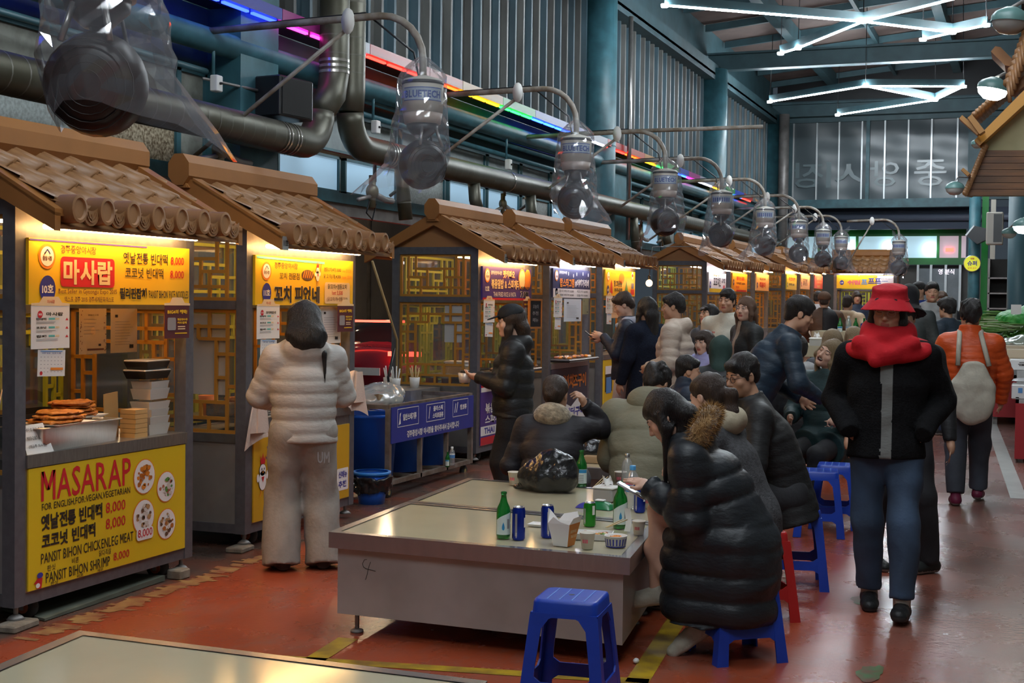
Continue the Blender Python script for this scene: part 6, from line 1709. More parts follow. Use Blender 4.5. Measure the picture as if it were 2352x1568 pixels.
a = np.array(tp(1393, 1240)) + vec(0, 0, .06); b = np.array(tp(1435, 1222)) + vec(0, 0, .062); sticks('wooden chopsticks lying over the striped paper bowl', a, b)
# styrofoam tray with leftovers
p = tp(1362, 1236); t = thing('food_tray', 'white foam tray with eaten food between the take-away box and striped bowl', 'tray', p, math.radians(12))
def tray(t, w_, d_, h, m, wall='tray'):
    mb = MB().use(m); a, b = (w_ / 2, d_ / 2), (w_ / 2 * .86, d_ / 2 * .84)
    q = lambda s_, z: [(-s_[0], -s_[1], z), (s_[0], -s_[1], z), (s_[0], s_[1], z), (-s_[0], s_[1], z)]
    V = q(b, 0) + q(a, h) + q((a[0] * .95, a[1] * .95), h) + q((b[0] * .95, b[1] * .95), .006)
    F = [(3, 2, 1, 0)] + [(l * 4 + i, l * 4 + (i + 1) % 4, l * 4 + 4 + (i + 1) % 4, l * 4 + 4 + i) for l in range(3) for i in range(4)] + [(12, 13, 14, 15)]
    mb.add(V, F); mb.build(wall, t)
FOAM = mat('foam', (0.70, 0.68, 0.65), 0.6)
tray(t, .19, .13, .03, FOAM)
mb = MB().use(F_OR, True); rr = random.Random(2)
for q in range(22): mb.use((F_OR, F_GN, CR, F_RD)[q % 4], True); mb.ball((rr.uniform(-.06, .06), rr.uniform(-.035, .035), .016 + rr.uniform(0, .012)), (rr.uniform(.006, .014), rr.uniform(.006, .012), .006), 7, 5)
mb.build('food', t)
p = tp(1250, 1208); t = thing('plate', 'flat white foam plate lying behind the second blue can', 'plate', p); tray(t, .15, .09, .012, FOAM, 'plate')
# clear water bottles
CLR = film('clear_plastic', (0.75, 0.80, 0.85), .80, .10, .05)
def water(label, p, cap, k=1.0, lab=None):
    t = thing('water_bottle', label, 'bottle', p, 0, 'clear plastic water bottles'); t.scale = (k, k, k)
    MB().use(CLR, True).lathe([(.0, .001), (.028, .002), (.031, .012), (.029, .05), (.031, .06), (.031, .135), (.024, .165), (.012, .182), (.012, .192)], 20, cap=False).build('shell', t)
    MB().use(cap, True).lathe([(.0145, .186), (.0145, .205), (.013, .207), (.0, .207)], 16, cap=False).build('cap', t)
    if lab:
        mb = MB().use(lab[0], True).lathe([(.0315, .085), (.0315, .12)], 20, cap=False); mb.use(lab[1], True).lathe([(.0317, .12), (.0312, .132)], 20, cap=False); mb.build('label', t)
water('clear water bottle with pale blue cap and label, before the blue can', tp(1452, 1170), mat('cap_blue', (0.08, 0.32, 0.62), .4), 1.15, (SK, PK))
water('clear glass bottle with silver cap behind the blue capped bottle', tp(1440, 1125), CANT, 1.05)
# wipes packet, tissue box, receipts, crumpled tissue, black bag
p = tp(1368, 1166); t = thing('wipes_packet', 'green and navy wipes packet lying before the grey tissue box', 'packet', p, math.radians(-6))
mb = MB().use(mat('packet_green', (0.01, 0.16, 0.05), .3), True); mb.grid(lambda u, v: (-.04 + .145 * u, -.05 + .10 * v, .042 * math.sin(math.pi * u) ** .4 * math.sin(math.pi * v) ** .4), 14, 8); mb.use(NV, True); mb.grid(lambda u, v: (-.10 + .062 * u, -.05 + .10 * v, .03 * math.sin(math.pi * u * .5 + .001) ** .4 * math.sin(math.pi * v) ** .4), 8, 8); mb.build('pouch', t); MB().use(M['white']).rbox((.0, -.022, .040), (.055, .022, .048), .008).build('flap', t)
def tissue(label, p, yaw=0, w_=.12, d_=.11, h=.085, grp=None):
    t = thing('tissue_box', label, 'tissue box', p, math.radians(yaw), grp)
    MB().use(mat('tissue_case', (0.33, 0.32, 0.30), .4)).rbox((-w_ / 2, -d_ / 2, 0), (w_ / 2, d_ / 2, h * .82), .012).build('case', t)
    MB().use(M['white']).rbox((-w_ / 2 - .004, -d_ / 2 - .004, h * .82), (w_ / 2 + .004, d_ / 2 + .004, h), .015).build('lid', t)
    mb = MB().use(M['white'], True); mb.grid(lambda u, v: ((u - .5) * .07 * (1 - .3 * v), .02 * math.sin(u * 7 + v * 3), h + .05 * v + .012 * math.sin(u * 9)), 10, 4); mb.build('tissue', t)
tissue('grey tissue box with white lid on the platform table by the chopsticks', tp(1392, 1150), -6)
p = tp(1440, 1222); t = MB().use(M['paper'], True).grid(lambda u, v: (.03 * (u - .5) + .004 * math.sin(v * 5), .02 * math.sin(v * 2.2), .004 + .11 * v), 4, 8).build('receipt'); t.location = p; tag(t, 'printed paper slip curling up by the striped bowl', 'paper slip')
def blob_bag(label, p, w_, d_, h, m, seed, cat='plastic bag', peak=0.0):
    G = Field((-w_, -d_, -.01), (w_, d_, h * 1.5), .011); rr = random.Random(seed)
    G.ell((0, 0, h * .36), (w_ * .52, d_ * .5, h * .45), None, .02); G.ell((w_ * .12, 0, h * .62), (w_ * .34, d_ * .38, h * .42), None, .04); G.cone((-w_ * .2, 0, h * .18), (-w_ * .52, -d_ * .1, h * .08), h * .18, h * .05, .04)
    if peak: G.cone((w_ * .15, 0, h * .8), (w_ * .22, .02, h * (1 + peak)), w_ * .16, w_ * .06, .03)
    G.wrinkle(.010, 55, seed); G.wrinkle(.005, 120, seed + 1); G.plane((0, 0, .003), (0, 0, -1)); V, Q = G.mesh()
    o = link('plastic_bag', mesh_np('plastic_bag', V, Q, [m], relax=0), None, p); return tag(o, label, cat)
BLKBAG = mat('bin_bag_black', (0.012, 0.012, 0.013), 0.22, bump=.5, bscale=40, coat=.3)
blob_bag('crumpled black plastic bag on the platform table behind the drinks', tp(1258, 1128), .36, .22, .24, BLKBAG, 3)
# platform with food trays
for px, py, lab, w_ in ((1368, 1062, 'kraft food tray under the raised chopsticks', .16), (1408, 1066, 'small kraft food tray beside the first kraft tray', .09)):
    p = tp(px, py); t = thing('food_tray', lab, 'tray', p, math.radians(5)); tray(t, w_, .11, .045, mat('kraft_tray', (0.48, 0.34, 0.20), .6))
blob_bag('black plastic bag of rubbish beside the kraft trays', tp(1348, 1050), .26, .18, .14, BLKBAG, 8)
a = np.array(tp(1404, 1058)) + vec(0, 0, .05); sticks('long wooden chopsticks leaning down from the kraft tray toward the olive coat', a, np.array(tp(1440, 1108)) + vec(0, .05, .09), .02)
sticks('wooden chopsticks poking out by the tissue box', np.array(tp(1362, 1128)) + vec(0, 0, .02), np.array(tp(1392, 1113)) + vec(0, 0, .05))
p = tp(1492, 1168); cup('striped paper cup half hidden behind the phone', p, 1.2)
# rolled tissue on the yellow line
p = onz(1461, 1523, 0); tag(MB().use(M['white'], True).ball((p[0], p[1], .012), (.014, .02, .012), 9, 6).build('crumpled_tissue'), 'small crumpled tissue on the yellow floor line', 'tissue')

# ------------------------------------------------------------------ waste sorting cart and bins
t = thing('waste_cart', 'steel cart with blue sorting banner between the stalls', 'cart', (-4.79, 9.80, 0))
L_, Wd = 1.70, .62; CZ0, CZ1 = .12, .73
CART = mat('cart_steel', (0.30, 0.26, 0.22), .5, .6, var=.4, vscale=9, c2=(0.18, 0.13, 0.09))
for x in (-Wd, 0):
    for y in (0, L_): MB().use(CART).box((x - .02, y - .02, CZ0), (x + .02, y + .02, CZ1)).build('post', t)
mb = MB().use(CART)
for z in (CZ0, CZ1):
    for x in (-Wd, 0): mb.box((x - .018, 0, z), (x + .018, L_, z + .035))
    for y in (0, L_): mb.box((-Wd, y - .018, z), (0, y + .018, z + .035))
for y in (.3, .6, .9, 1.2, 1.45): mb.box((-Wd, y - .02, CZ0), (0, y + .02, CZ0 + .02))
for y in (.6, 1.15): mb.box((-.018, y - .015, CZ0), (.018, y + .015, CZ1))
mb.build('frame', t)
for y in (.05, L_ - .08):
    for x in (-Wd + .03, -.03):
        MB().use(M['rubber'], True).lathe([(.02, -.018), (.05, -.018), (.054, 0), (.05, .018), (.02, .018)], 16).use(mat('cart_hub', (.35, .27, .10), .5)).lathe([(.001, -.02), (.022, -.02), (.022, .02), (.001, .02)], 10).xf(lambda q: np.array([x + q[2], y + q[0], .056 + q[1]])).build('wheel', t)
BNB = mat('cart_banner_blue', (0.02, 0.035, 0.26), .5, var=.12)
bn = MB().use(BNB).box((.022, .0, .455), (.030, L_, .745)).build('banner', t)
mb = MB(); P = Pen(mb, (.0315, 0, .455))
for y0, w_ in ((.10, .40), (.66, .38), (1.22, .34)): P.ln(WH, [(y0, .125), (y0 + w_, .125), (y0 + w_, .27), (y0, .27), (y0, .125)], .005, 1)
P.t('일반쓰레기류', WH, .20, .17, .26, .055, .02); P.t('플라스틱', WH, .80, .205, .2, .045, .02); P.t('스티로폼류', WH, .79, .145, .22, .045, .02); P.t('캔,병류', WH, 1.38, .175, .15, .05, .02)
P.t('경주중앙시장 야시장을 찾아주셔서 감사합니다', WH, .28, .025, 1.08, .058, .025)
P.p(WH, [(.12, .14), (.16, .15), (.15, .2), (.165, .24), (.14, .23), (.135, .18)], 1); P.ln(WH, [(.71, .15), (.73, .25)], .012, 1); P.ln(WH, [(1.26, .16), (1.285, .24)], .014, 1); P.ln(WH, [(1.30, .16), (1.33, .25)], .014, 1); mb.build('lettering', bn)
BIN = mat('bin_blue', (0.012, 0.13, 0.68), .38, var=.12, vscale=4)
for k, y in enumerate((.27, .83, 1.38)):
    b = thing('waste_bin', ('round blue waste bin under the cart, at the end with the clear rubbish bag', 'round blue waste bin under the middle of the banner cart', 'round blue waste bin under the cart end beside the Thai stall')[k], 'bin', (-4.79 - .31, 9.80 + y, .14), 0, 'blue bins in the sorting cart')
    MB().use(BIN, True).lathe([(.0, .0), (.20, .0), (.235, .50), (.25, .505), (.25, .53), (.23, .53), (.195, .03), (.0, .03)], 28, cap=False).build('tub', b)
    if k: MB().use(film('bin_liner', (.5, .55, .6), .4, .15, .2), True).grid(lambda u, v: ((.24 + .02 * v + .012 * math.sin(23 * u * 6.28)) * math.cos(6.283 * u), (.24 + .02 * v + .012 * math.sin(19 * u * 6.28)) * math.sin(6.283 * u), .54 - .10 * v + .012 * math.sin(u * 60)), 60, 4).build('liner', b)
G = Field((-.40, -.36, -.02), (.42, .42, .30), .014)
G.ell((0, .0, .03), (.27, .26, .10), None, .03); G.ell((.05, .14, .08), (.17, .16, .10), None, .05); G.cone((-.05, -.18, .04), (.02, -.30, -.0), .06, .03, .04); G.wrinkle(.014, 45, 2); G.wrinkle(.006, 110, 4); V, Q = G.mesh()
tag(link('rubbish_bag', mesh_np('rubbish_bag', V, Q, [film('rubbish_clear', (.62, .62, .58), .55, .12, .15)], relax=0), None, (-4.79 - .30, 9.80 + .28, .74)), 'clear plastic rubbish bag bulging over the end bin of the sorting cart', 'rubbish bag')
mb = MB().use(mat('waste_card', (.32, .22, .12), .8)); rr = random.Random(3)
mb.hexa([(-.06, -.10, .05), (.06, -.14, .06), (.09, -.02, .05), (-.03, .0, .05), (-.06, -.10, .09), (.06, -.14, .11), (.09, -.02, .08), (-.03, .0, .09)])
o = mb.build('cardboard_scrap'); o.location = (-4.98, 10.02, .735); tag(o, 'brown cardboard scrap inside the clear rubbish bag', 'cardboard')
p = onz(836, 1163, 0)
t = thing('small_bin', 'small blue bin with black liner standing beside the sorting cart', 'bin', (p[0], p[1] + .13, 0))
MB().use(BIN, True).lathe([(.0, .0), (.10, .0), (.135, .24), (.0, .24)], 22, cap=False).build('tub', t)
MB().use(mat('bin_rim', (0.02, 0.18, 0.55), .4), True).lathe([(.135, .235), (.15, .24), (.15, .262), (.13, .262)], 24, cap=False).build('rim', t)
G = Field((-.25, -.25, .02), (.25, .25, .27), .011); G.cone((0, 0, .10), (0, 0, .22), .145, .165, .03, cut0=True, cut1=True); G.wrinkle(.016, 60, 6); G.wrinkle(.007, 120, 7); G.cone((0, 0, .2), (0, 0, .3), .11, .12, .0, '-'); V, Q = G.mesh(); link('liner', mesh_np('liner', V, Q, [BLKBAG], relax=0), t)
for (px, py, lab) in ((1038, 1070, 'clear bottle standing on the cart floor'), (1052, 1075, 'green bottle standing on the cart floor')):
    p = onz(px, py, .15); (water(lab, (p[0], p[1], .155), M['white'], .8, (SK, WH)) if px < 1045 else soju(lab, (p[0] - .1, p[1], .155), 0, True, .6))

# ------------------------------------------------------------------ blocks, boards and cables at the stall feet
BRK = mat('concrete_block', (0.26, 0.22, 0.17), .85, var=.4, vscale=14, bump=.5, bscale=30)
def block(px, py, w_, d_, h, label, deg=0):
    p = onz(px, py, 0); o = MB().use(BRK).rbox((-d_ / 2, -w_ / 2, 0), (d_ / 2, w_ / 2, h), .012).build('concrete_block'); o.location = (p[0] - d_ / 2, p[1] + .05, 0); o.rotation_euler = (0, 0, math.radians(deg)); tag(o, label, 'block', 'blocks under the stall feet')
block(45, 1452, .20, .12, .035, 'worn concrete block under the near foot of the pancake stall', 6)
block(415, 1333, .10, .10, .055, 'small concrete block beside the far castor of the pancake stall')
block(560, 1270, .17, .12, .033, 'worn block under the near foot of the skewer stall', 4)
block(1095, 1083, .22, .16, .033, 'dark block under the near foot of the Thai stall', 3)
mb = MB().use(mat('green_board', (.11, .12, .09), .7, var=.3)).hexa([(-.22, -.45, .0), (.14, -.55, .0), (.10, .50, .0), (-.25, .45, .0), (-.22, -.45, .012), (.14, -.55, .012), (.10, .50, .03), (-.25, .45, .03)]); o = mb.build('floor_board'); q = onz(250, 1375, 0); o.location = (q[0] - .10, q[1], .004); tag(o, 'green grey board lying flat under the pancake stall', 'board')

# ------------------------------------------------------------------ on the pancake counter
S10 = Vector(STALLS[10].location); CT = .83
def on10(px, py, z=CT): p = onz(px, py, z); return (p[0], p[1], z)
ALU2 = mat('brushed_tray', (0.50, 0.47, 0.43), .3, .9, var=.1, vscale=20, stretch=(1, 8, 1))
t = thing('steel_tray', 'deep brushed steel tray turned upside down on the pancake counter', 'tray', (S10.x - .16, S10.y + .46, CT), math.radians(4))
mb = MB().use(ALU2, True); a, b, h = (.135, .27), (.125, .255), .115
def rr4(hx, hy, z, r=.03): return [(sx * (hx - r) + r * math.cos(math.radians(a0 + 30 * k)), sy * (hy - r) + r * math.sin(math.radians(a0 + 30 * k)), z) for sx, sy, a0 in ((1, 1, 0), (-1, 1, 90), (-1, -1, 180), (1, -1, 270)) for k in range(4)]
lays = [rr4(.12, .33, 0), rr4(.128, .345, h - .004), rr4(.140, .36, h), rr4(.140, .36, h + .003), rr4(.10, .30, h + .003)]
mb.add([p for l in lays for p in l], [(l * 16 + i, l * 16 + (i + 1) % 16, (l + 1) * 16 + (i + 1) % 16, (l + 1) * 16 + i) for l in range(4) for i in range(16)]); mb.smooth = False; mb.add(lays[-1], [tuple(range(16))]); mb.build('pan', t)
JEON = mat('fried_pancake', (0.55, 0.20, 0.02), .5, c2=(0.36, 0.10, 0.01), vscale=28, bump=.8, bscale=55)
def jeon(px, z, label, r=.085, dy=0, dx=0, seed=0):
    G = Field((-.17, -.18, -.02), (.17, .18, .04), .006); G.ell((0, 0, .010), (r, r * 1.15, .014), None, .01); G.wrinkle(.007, 75, seed); G.wrinkle(.004, 170, seed + 9); V, Q = G.mesh()
    o = link('fried_pancake', mesh_np('fried_pancake', V, Q, [JEON]), None, (S10.x - .14 + dx, S10.y + .43 + dy, z)); tag(o, label, 'pancake', 'fried mung bean pancakes')
zz = CT + .118
t = thing('plate', 'white rectangular plate under the stack of three pancakes', 'plate', (S10.x - .11, S10.y + .36, zz), math.radians(4)); tray(t, .26, .34, .012, M['white'], 'plate')
t = thing('plate', 'white rectangular plate under the rear pancake stack', 'plate', (S10.x - .22, S10.y + .62, zz + .013), math.radians(2)); tray(t, .24, .30, .012, M['white'], 'plate')
for k, nm in enumerate(('bottom', 'middle', 'top')): jeon(0, zz + .010 + .020 * k, 'golden fried pancake, %s of the near stack on the steel tray' % nm, .125 - .006 * k, -.07 + .012 * k, .03, k)
for k, nm in enumerate(('bottom', 'second', 'third', 'top')): jeon(0, zz + .023 + .019 * k, 'golden fried pancake, %s of the rear stack on the steel tray' % nm, .115 - .003 * k, .19 - .02 * (k % 2), -.08, k + 5)
t = thing('black_pan', 'square black griddle pan behind the pancakes', 'pan', (S10.x - .43, S10.y + .50, CT - .14 + .0))
tray(t, .30, .62, .30, mat('griddle', (.02, .018, .016), .4), 'pan'); MB().use(M['steel'], True).tube([(.15, -.05, .20), (.19, -.05, .31), (.16, -.02, .31), (.15, -.02, .2)], .006, 6).tube([(.0, -.32, .27), (-.05, -.42, .31)], .012, 8).build('handle', t)
KR = mat('kraft_box', (.50, .30, .11), .6, var=.1)
for k in range(6):
    o = MB().use(KR).box((-.05, -.055, 0), (.05, .055, .024)).build('kraft_box'); o.location = (S10.x - .09, S10.y + .97, CT + .026 * k); o.rotation_euler = (0, 0, math.radians((-2, 1, 0, 2, -1, 0)[k])); tag(o, 'flat kraft box, %s from the bottom of its stack on the pancake counter' % ('first', 'second', 'third', 'fourth', 'fifth', 'sixth')[k], 'box', 'kraft boxes on the pancake counter')
o = MB().use(KR).hexa([(-.05, -.06, 0), (-.045, -.06, 0), (-.045, .06, 0), (-.05, .06, 0), (-.05, -.07, .24), (-.045, -.07, .24), (-.045, .05, .25), (-.05, .05, .25)]).build('kraft_cover'); o.location = (S10.x - .13, S10.y + .89, CT); tag(o, 'kraft box lid standing open behind the steel tray', 'box lid')
FR = film('frosted_tub', (.75, .72, .66), .38, .12, .2)
for k in range(6):
    t = thing('clear_tub', 'frosted plastic tub, %s from the bottom of its stack on the pancake counter' % ('first', 'second', 'third', 'fourth', 'fifth', 'sixth')[k], 'tub', (S10.x - .12, S10.y + 1.16, CT + .042 * k + (.03 if k > 3 else 0)), math.radians(3 * (k % 3)), 'frosted tubs on the pancake counter')
    tray(t, .13, .20, .06, FR, 'tub')
BT = mat('black_tub', (.012, .011, .011), .25)
for k in range(2):
    t = thing('black_tub', ('lower black food container with clear lid on top of the frosted tubs', 'upper black food container with clear lid, topmost on the pancake counter')[k], 'food container', (S10.x - .12, S10.y + 1.13, CT + .315 + .054 * k), math.radians(4 * k), 'black food containers')
    tray(t, .15, .24, .042, BT, 'tub'); MB().use(FR).rbox((-.078, -.123, .042), (.078, .123, .052), .01).build('lid', t)
t = thing('card_sign', 'small white card with account number leaning on the pancake counter', 'card', (S10.x - .005, S10.y + .02, CT + .001))
c_ = MB().use(M['paper']).hexa([(-.002, 0, -.01), (0, 0, -.01), (0, .19, .0), (-.002, .19, .0), (-.05, 0, .135), (-.048, 0, .135), (-.048, .165, .14), (-.05, .165, .14)]).build('card', t)
mb = MB().use(BK)
for k, tx in enumerate(('새마을금고(통장)', '9003-2187-0042-7', '(예금주 마사랍)')): mb.text(tx, (.002 - .035 * (1 - .36 * k) * .9 - .0, .02, .105 - .04 * k), (0, 1, 0), (-.33, 0, 1), 0, 0, .13, .018, .0)
mb.build('lettering', t)
t = thing('serving_tongs', 'steel tongs and ladles in the corner of the pancake counter', 'tongs', (S10.x - .30, S10.y + .06, CT)); MB().use(M['steel'], True).tube([(0, 0, .02), (.02, .05, .15), (.0, .12, .30)], .006, 6).tube([(0, .01, .02), (-.04, .06, .2), (-.05, .14, .34)], .006, 6).build('tongs', t)
blob_bag('dark plastic bag behind the card at the near end of the pancake counter', (S10.x - .48, S10.y + .16, CT - .14), .26, .2, .40, BLKBAG, 12)
# ------------------------------------------------------------------ on the other counters
S11 = Vector(STALLS[11].location)
def towel(label, p, w_, h, seed, m=None):
    rr = random.Random(seed); ph = rr.uniform(0, 6)
    mb = MB().use(m or mat('towel', (.62, .50, .43), .9, bump=.4, bscale=120), True)
    mb.grid(lambda u, v: ((u - .5) * w_ * (.25 + .9 * v ** .8) * .25 + .02 * math.sin(u * 9 + ph), (u - .5) * w_ * (.25 + .9 * v ** .8), -h * v * (1 - .25 * (u if seed % 2 else 1 - u)) + .01 * math.sin(u * 11)), 20, 14)
    mb.grid(lambda u, v: (.02 + (u - .5) * w_ * .2, (u - .5) * w_ * (.25 + .5 * v) + .02 * math.sin(u * 8), -h * .7 * v), 14, 8)
    o = mb.build('hanging_cloth'); o.location = p; return tag(o, label, 'cloth', 'cloths hanging at the skewer stall')
towel('off white cloth hanging on the corner post at the near end of the skewer stall', (S11.x + .05, S11.y - .03, 1.00), .20, .36, 1)
towel('off white cloth hanging at the far end of the skewer stall beside the bins', (S11.x + .05, S11.y + 1.30, 1.08), .24, .32, 2)
FOIL = mat('foil', (.6, .58, .55), .18, .95, bump=1.0, bscale=26)
t = thing('foil_tray', 'foil covered tray with skewers on the skewer stall counter', 'tray', (S11.x - .22, S11.y + .26, CT)); MB().use(FOIL).rbox((-.16, -.22, 0), (.16, .22, .10), .02).build('foil', t)
mb = MB().use(JEON, True)
for k in range(5): mb.tube([(-.02, -.20 + .06 * k, .115), (.12, -.18 + .06 * k, .125)], .016, 7)
mb.build('skewers', t)
t = thing('paper_cup', 'orange paper cup behind the foil tray on the skewer stall', 'cup', (S11.x - .40, S11.y + .10, CT - .02)); t.scale = (1.8, 1.8, 2.2); MB().use(OR, True).lathe([(.0, .002), (.024, .002), (.033, .07), (.03, .07), (.0, .01)], 18, cap=False).build('wall', t)
for n, lab in ((11, 'skewer stall'), (12, 'Thai stall'), (13, 'navy signed stall'), (14, 'bright yellow signed stall')):
    S = Vector(STALLS[n].location)
    if n in (12, 13):
        t = thing('grill_tray', 'long dark grill tray heaped with food on the %s counter' % lab, 'tray', (S.x + .06, S.y + (.65 if n == 13 else .7), S.z + CT + .012)); MB().use(M['black']).rbox((-.13, -.55, 0), (.13, .55, .035), .02).build('tray', t); mb = MB(); rr = random.Random(n)
        for k in range(46): mb.use((F_RD, F_OR, F_W, F_DK)[k % 4], True).ball((rr.uniform(-.1, .1), rr.uniform(-.5, .5), .045), (rr.uniform(.015, .035), rr.uniform(.02, .04), .018), 7, 5)
        mb.build('food', t)
    MB_ = MB().use(M['steel']).rbox((-.14, -.18, 0), (.14, .18, .15), .015)
    t = thing('steel_pot', 'steel food warmer at the back of the %s' % lab, 'food warmer', (S.x - .45, S.y + .95, S.z + .69)); MB_.build('body', t); MB().use(M['black']).rbox((-.145, -.185, .15), (.145, .185, .17), .01).build('lid', t)
S12 = Vector(STALLS[12].location)
t = thing('foam_box', 'white foam meal box behind the near window of the Thai stall', 'foam box', (S12.x - .42, S12.y + .45, .95)); MB().use(FOAM).rbox((-.12, -.09, 0), (.12, .09, .035), .02).build('base', t); MB().use(FOAM).rbox((-.125, -.095, .035), (.125, .095, .06), .03).build('lid', t)
t = thing('carton_stack', 'stack of cartons under the foam meal box in the Thai stall', 'carton', (S12.x - .42, S12.y + .45, .69)); MB().use(KR).rbox((-.13, -.12, 0), (.13, .12, .258), .004).build('carton', t)
for k, (dy, c) in enumerate(((.22, RD), (.34, RD), (.62, KR))):
    t = thing('packet', ('red food packet low in the near window of the Thai stall', 'second red food packet beside the first in the Thai stall', 'kraft packet at the far side in the Thai stall')[k], 'packet', (S12.x - .60 + .12 * k, S12.y + dy, .69)); MB().use(c).rbox((-.05, -.045, 0), (.05, .045, .17), .012).build('pouch', t); MB().use(WH).box((.0505, -.03, .04), (.051, .03, .07)).build('label', t)
# utensil cups and receipt printer on the cart side shelf of the Thai stall
t = thing('side_shelf', 'grey side shelf on the near end of the Thai stall behind the cart', 'shelf', (S12.x - .62, S12.y - .60, 0)); MB().use(M['steel_dull']).box((-.35, -.15, .66), (.25, .5, .78)).build('top', t)
for x in (-.3, .2):
    for y in (-.1, .45): MB().use(M['steel_dull']).box((x - .02, y - .02, 0), (x + .02, y + .02, .66)).build('leg', t)
for k, (dx, dy) in enumerate(((-.1, .1), (.02, .0), (.1, .25))):
    t = thing('utensil_cup', ('cup of plastic spoons at the back of the grey side shelf', 'cup of forks at the front of the grey side shelf', 'cup of chopsticks by the Thai stall post')[k], 'cup', (S12.x - .62 + dx, S12.y - .60 + dy, .78)); MB().use(M['white'], True).lathe([(.0, 0), (.04, 0), (.05, .10), (.045, .10), (.0, .01)], 14, cap=False).build('cup', t); mb = MB().use(CHOP if k == 2 else M['white'], True)
    for q in range(7): a = q * .9; mb.tube([(.01 * math.cos(a), .01 * math.sin(a), .02), (.045 * math.cos(a), .045 * math.sin(a), .17 + .02 * (q % 3))], .006, 5)
    mb.build('utensils', t)
t = thing('receipt_printer', 'grey receipt machine on the far counter end of the skewer stall', 'machine', (S11.x - .15, S11.y + 1.20, CT)); MB().use(M['white']).rbox((-.09, -.09, 0), (.09, .09, .09), .015).build('case', t); MB().use(M['black']).box((.091, -.05, .03), (.093, .05, .06)).build('slot', t)
# bare bulb between the middle stalls, hung canvas, cable and pole by the skewer stall
p = onx(1491, 650, -4.75); t = thing('bare_bulb', 'warm bare bulb hanging in the gap before the white signed stall', 'lamp', tuple(p)); MB().use(mat('warm_bulb', (1, .55, .18), emit=22), True).ball((0, 0, 0), .045).build('bulb', t); MB().use(M['black'], True).tube([(0, 0, .04), (0, 0, .10)], .018, 8).tube([(0, 0, .1), (-.1, .5, .5), (-.2, 3.2, .62)], .005, 5).build('socket_and_cable', t)
a, b = onx(855, 600, -5.55), onx(912, 780, -5.62); tag(MB().use(mat('bamboo', (.36, .24, .10), .6), True).tube([a, b, b + vec(-.05, .1, -.6), vec(b[0] - .05, b[1] + .1, .0)], .012, 7).build('wooden_pole'), 'thin wooden pole leaning between the skewer stall and the Thai stall', 'pole')
a = onx(906, 800, -5.2); tag(MB().use(M['black'], True).tube([a, a + vec(0, -.12, -.25), a + vec(0, -.05, -.5), a + vec(.1, .15, -.72)], .012, 7).build('black_hose'), 'black cable looping down beside the Thai stall post', 'cable')
# street outside behind the stalls: parked vehicles seen through the gaps
mb = MB().use(mat('street', (.035, .033, .032), .7, var=.3)).add([(-30, -4, -.02), (-6.5, -4, -.02), (-6.5, 46, -.02), (-30, 46, -.02)], [(0, 1, 2, 3)]); o = mb.build('street'); o['kind'] = 'structure'
mb = MB().use(mat('far_buildings', (.16, .13, .11), .8, c2=(.24, .21, .18), vscale=.6)).box((-16.5, -4, 0), (-16, 46, 7)); o = mb.build('wall_opposite'); o['kind'] = 'structure'
for yy in (9.5, 17.0, 26.0):  # added lamps that brighten the street seen through the stall gaps
    t = thing('added_street_lamp', 'street lamp standing outside beyond the open wall %s' % {9.5: 'behind the skewer stall', 17.0: 'behind the Thai stall', 26.0: 'behind the far stalls'}[yy], 'street lamp', (-13.2, yy, 0)); MB().use(M['steel_dull'], True).tube([(0, 0, 0), (0, 0, 4.6), (.5, 0, 4.9)], .05, 8).build('pole', t); MB().use(mat('added_street_bulb', (1.0, .72, .42), emit=260), True).ball((.6, 0, 4.85), (.2, .12, .08)).build('bulb', t)
def vehicle(label, loc, deg, paint, van=False, red=True):
    t = thing('parked_vehicle', label, 'vehicle', loc, math.radians(deg)); G = Field((-1.1, -2.4, .1), (1.1, 2.4, 2.2), .06)
    h = 1.0 if not van else 1.25
    G.cone((0, -1.9, .62), (0, 1.9, .60), .36, .34, .1, wide=((1, 0, 0), 2.4)); G.cone((0, -1.35 if not van else -2.0, h), (0, .7, h + .02), .33, .30, .15, wide=((1, 0, 0), 2.1))
    if van: G.cone((0, -2.0, 1.5), (0, 1.0, 1.5), .32, .3, .2, wide=((1, 0, 0), 2.4))
    V, Q = G.mesh(); c = V[Q].mean(1); gl = ((c[:, 2] > h + .02) & (c[:, 2] < h + .30)).astype(int)
    link('body', mesh_np('body', V, Q, [paint, mat('car_glass', (.02, .022, .025), .08)], gl), t)
    for x in (-.75, .75):
        for y in (-1.35, 1.35): MB().use(M['rubber'], True).lathe([(.05, -.1), (.30, -.1), (.32, 0), (.30, .1), (.05, .1)], 18).use(CANT, True).lathe([(.001, -.105), (.2, -.105), (.2, .105), (.001, .105)], 14).xf(lambda q: np.array([x + q[2], y + q[0], .32 + q[1]])).build('wheel', t)
    if red:
        mb = MB().use(M['redlamp']); mb.box((-.85, -2.30, .86), (-.35, -2.2, .92)); mb.box((.35, -2.30, .86), (.85, -2.2, .92)); mb.build('tail_light', t); MB().use(M['redlamp']).box((-.45, -1.95, 1.30), (.45, -1.9, 1.33)).build('brake_light', t)
    else:
        MB().use(mat('amber_lamp', (1, .25, .03), emit=5)).box((.6, -2.28, .80), (.72, -2.2, .90)).build('tail_light', t)
    MB().use(M['white']).box((-.26, -2.36, .60), (.26, -2.34, .70)).build('number_plate', t)
    return t
vehicle('red car with lit tail lights parked outside behind the Thai stall', (-8.6, 18.6, 0), 6, mat('car_red', (.20, .015, .03), .25, coat=.5))
vehicle('dull silver van parked outside beyond the gap between the stalls', (-10.2, 13.0, 0), 165, mat('van_silver', (.22, .22, .23), .3, .4), True, False)
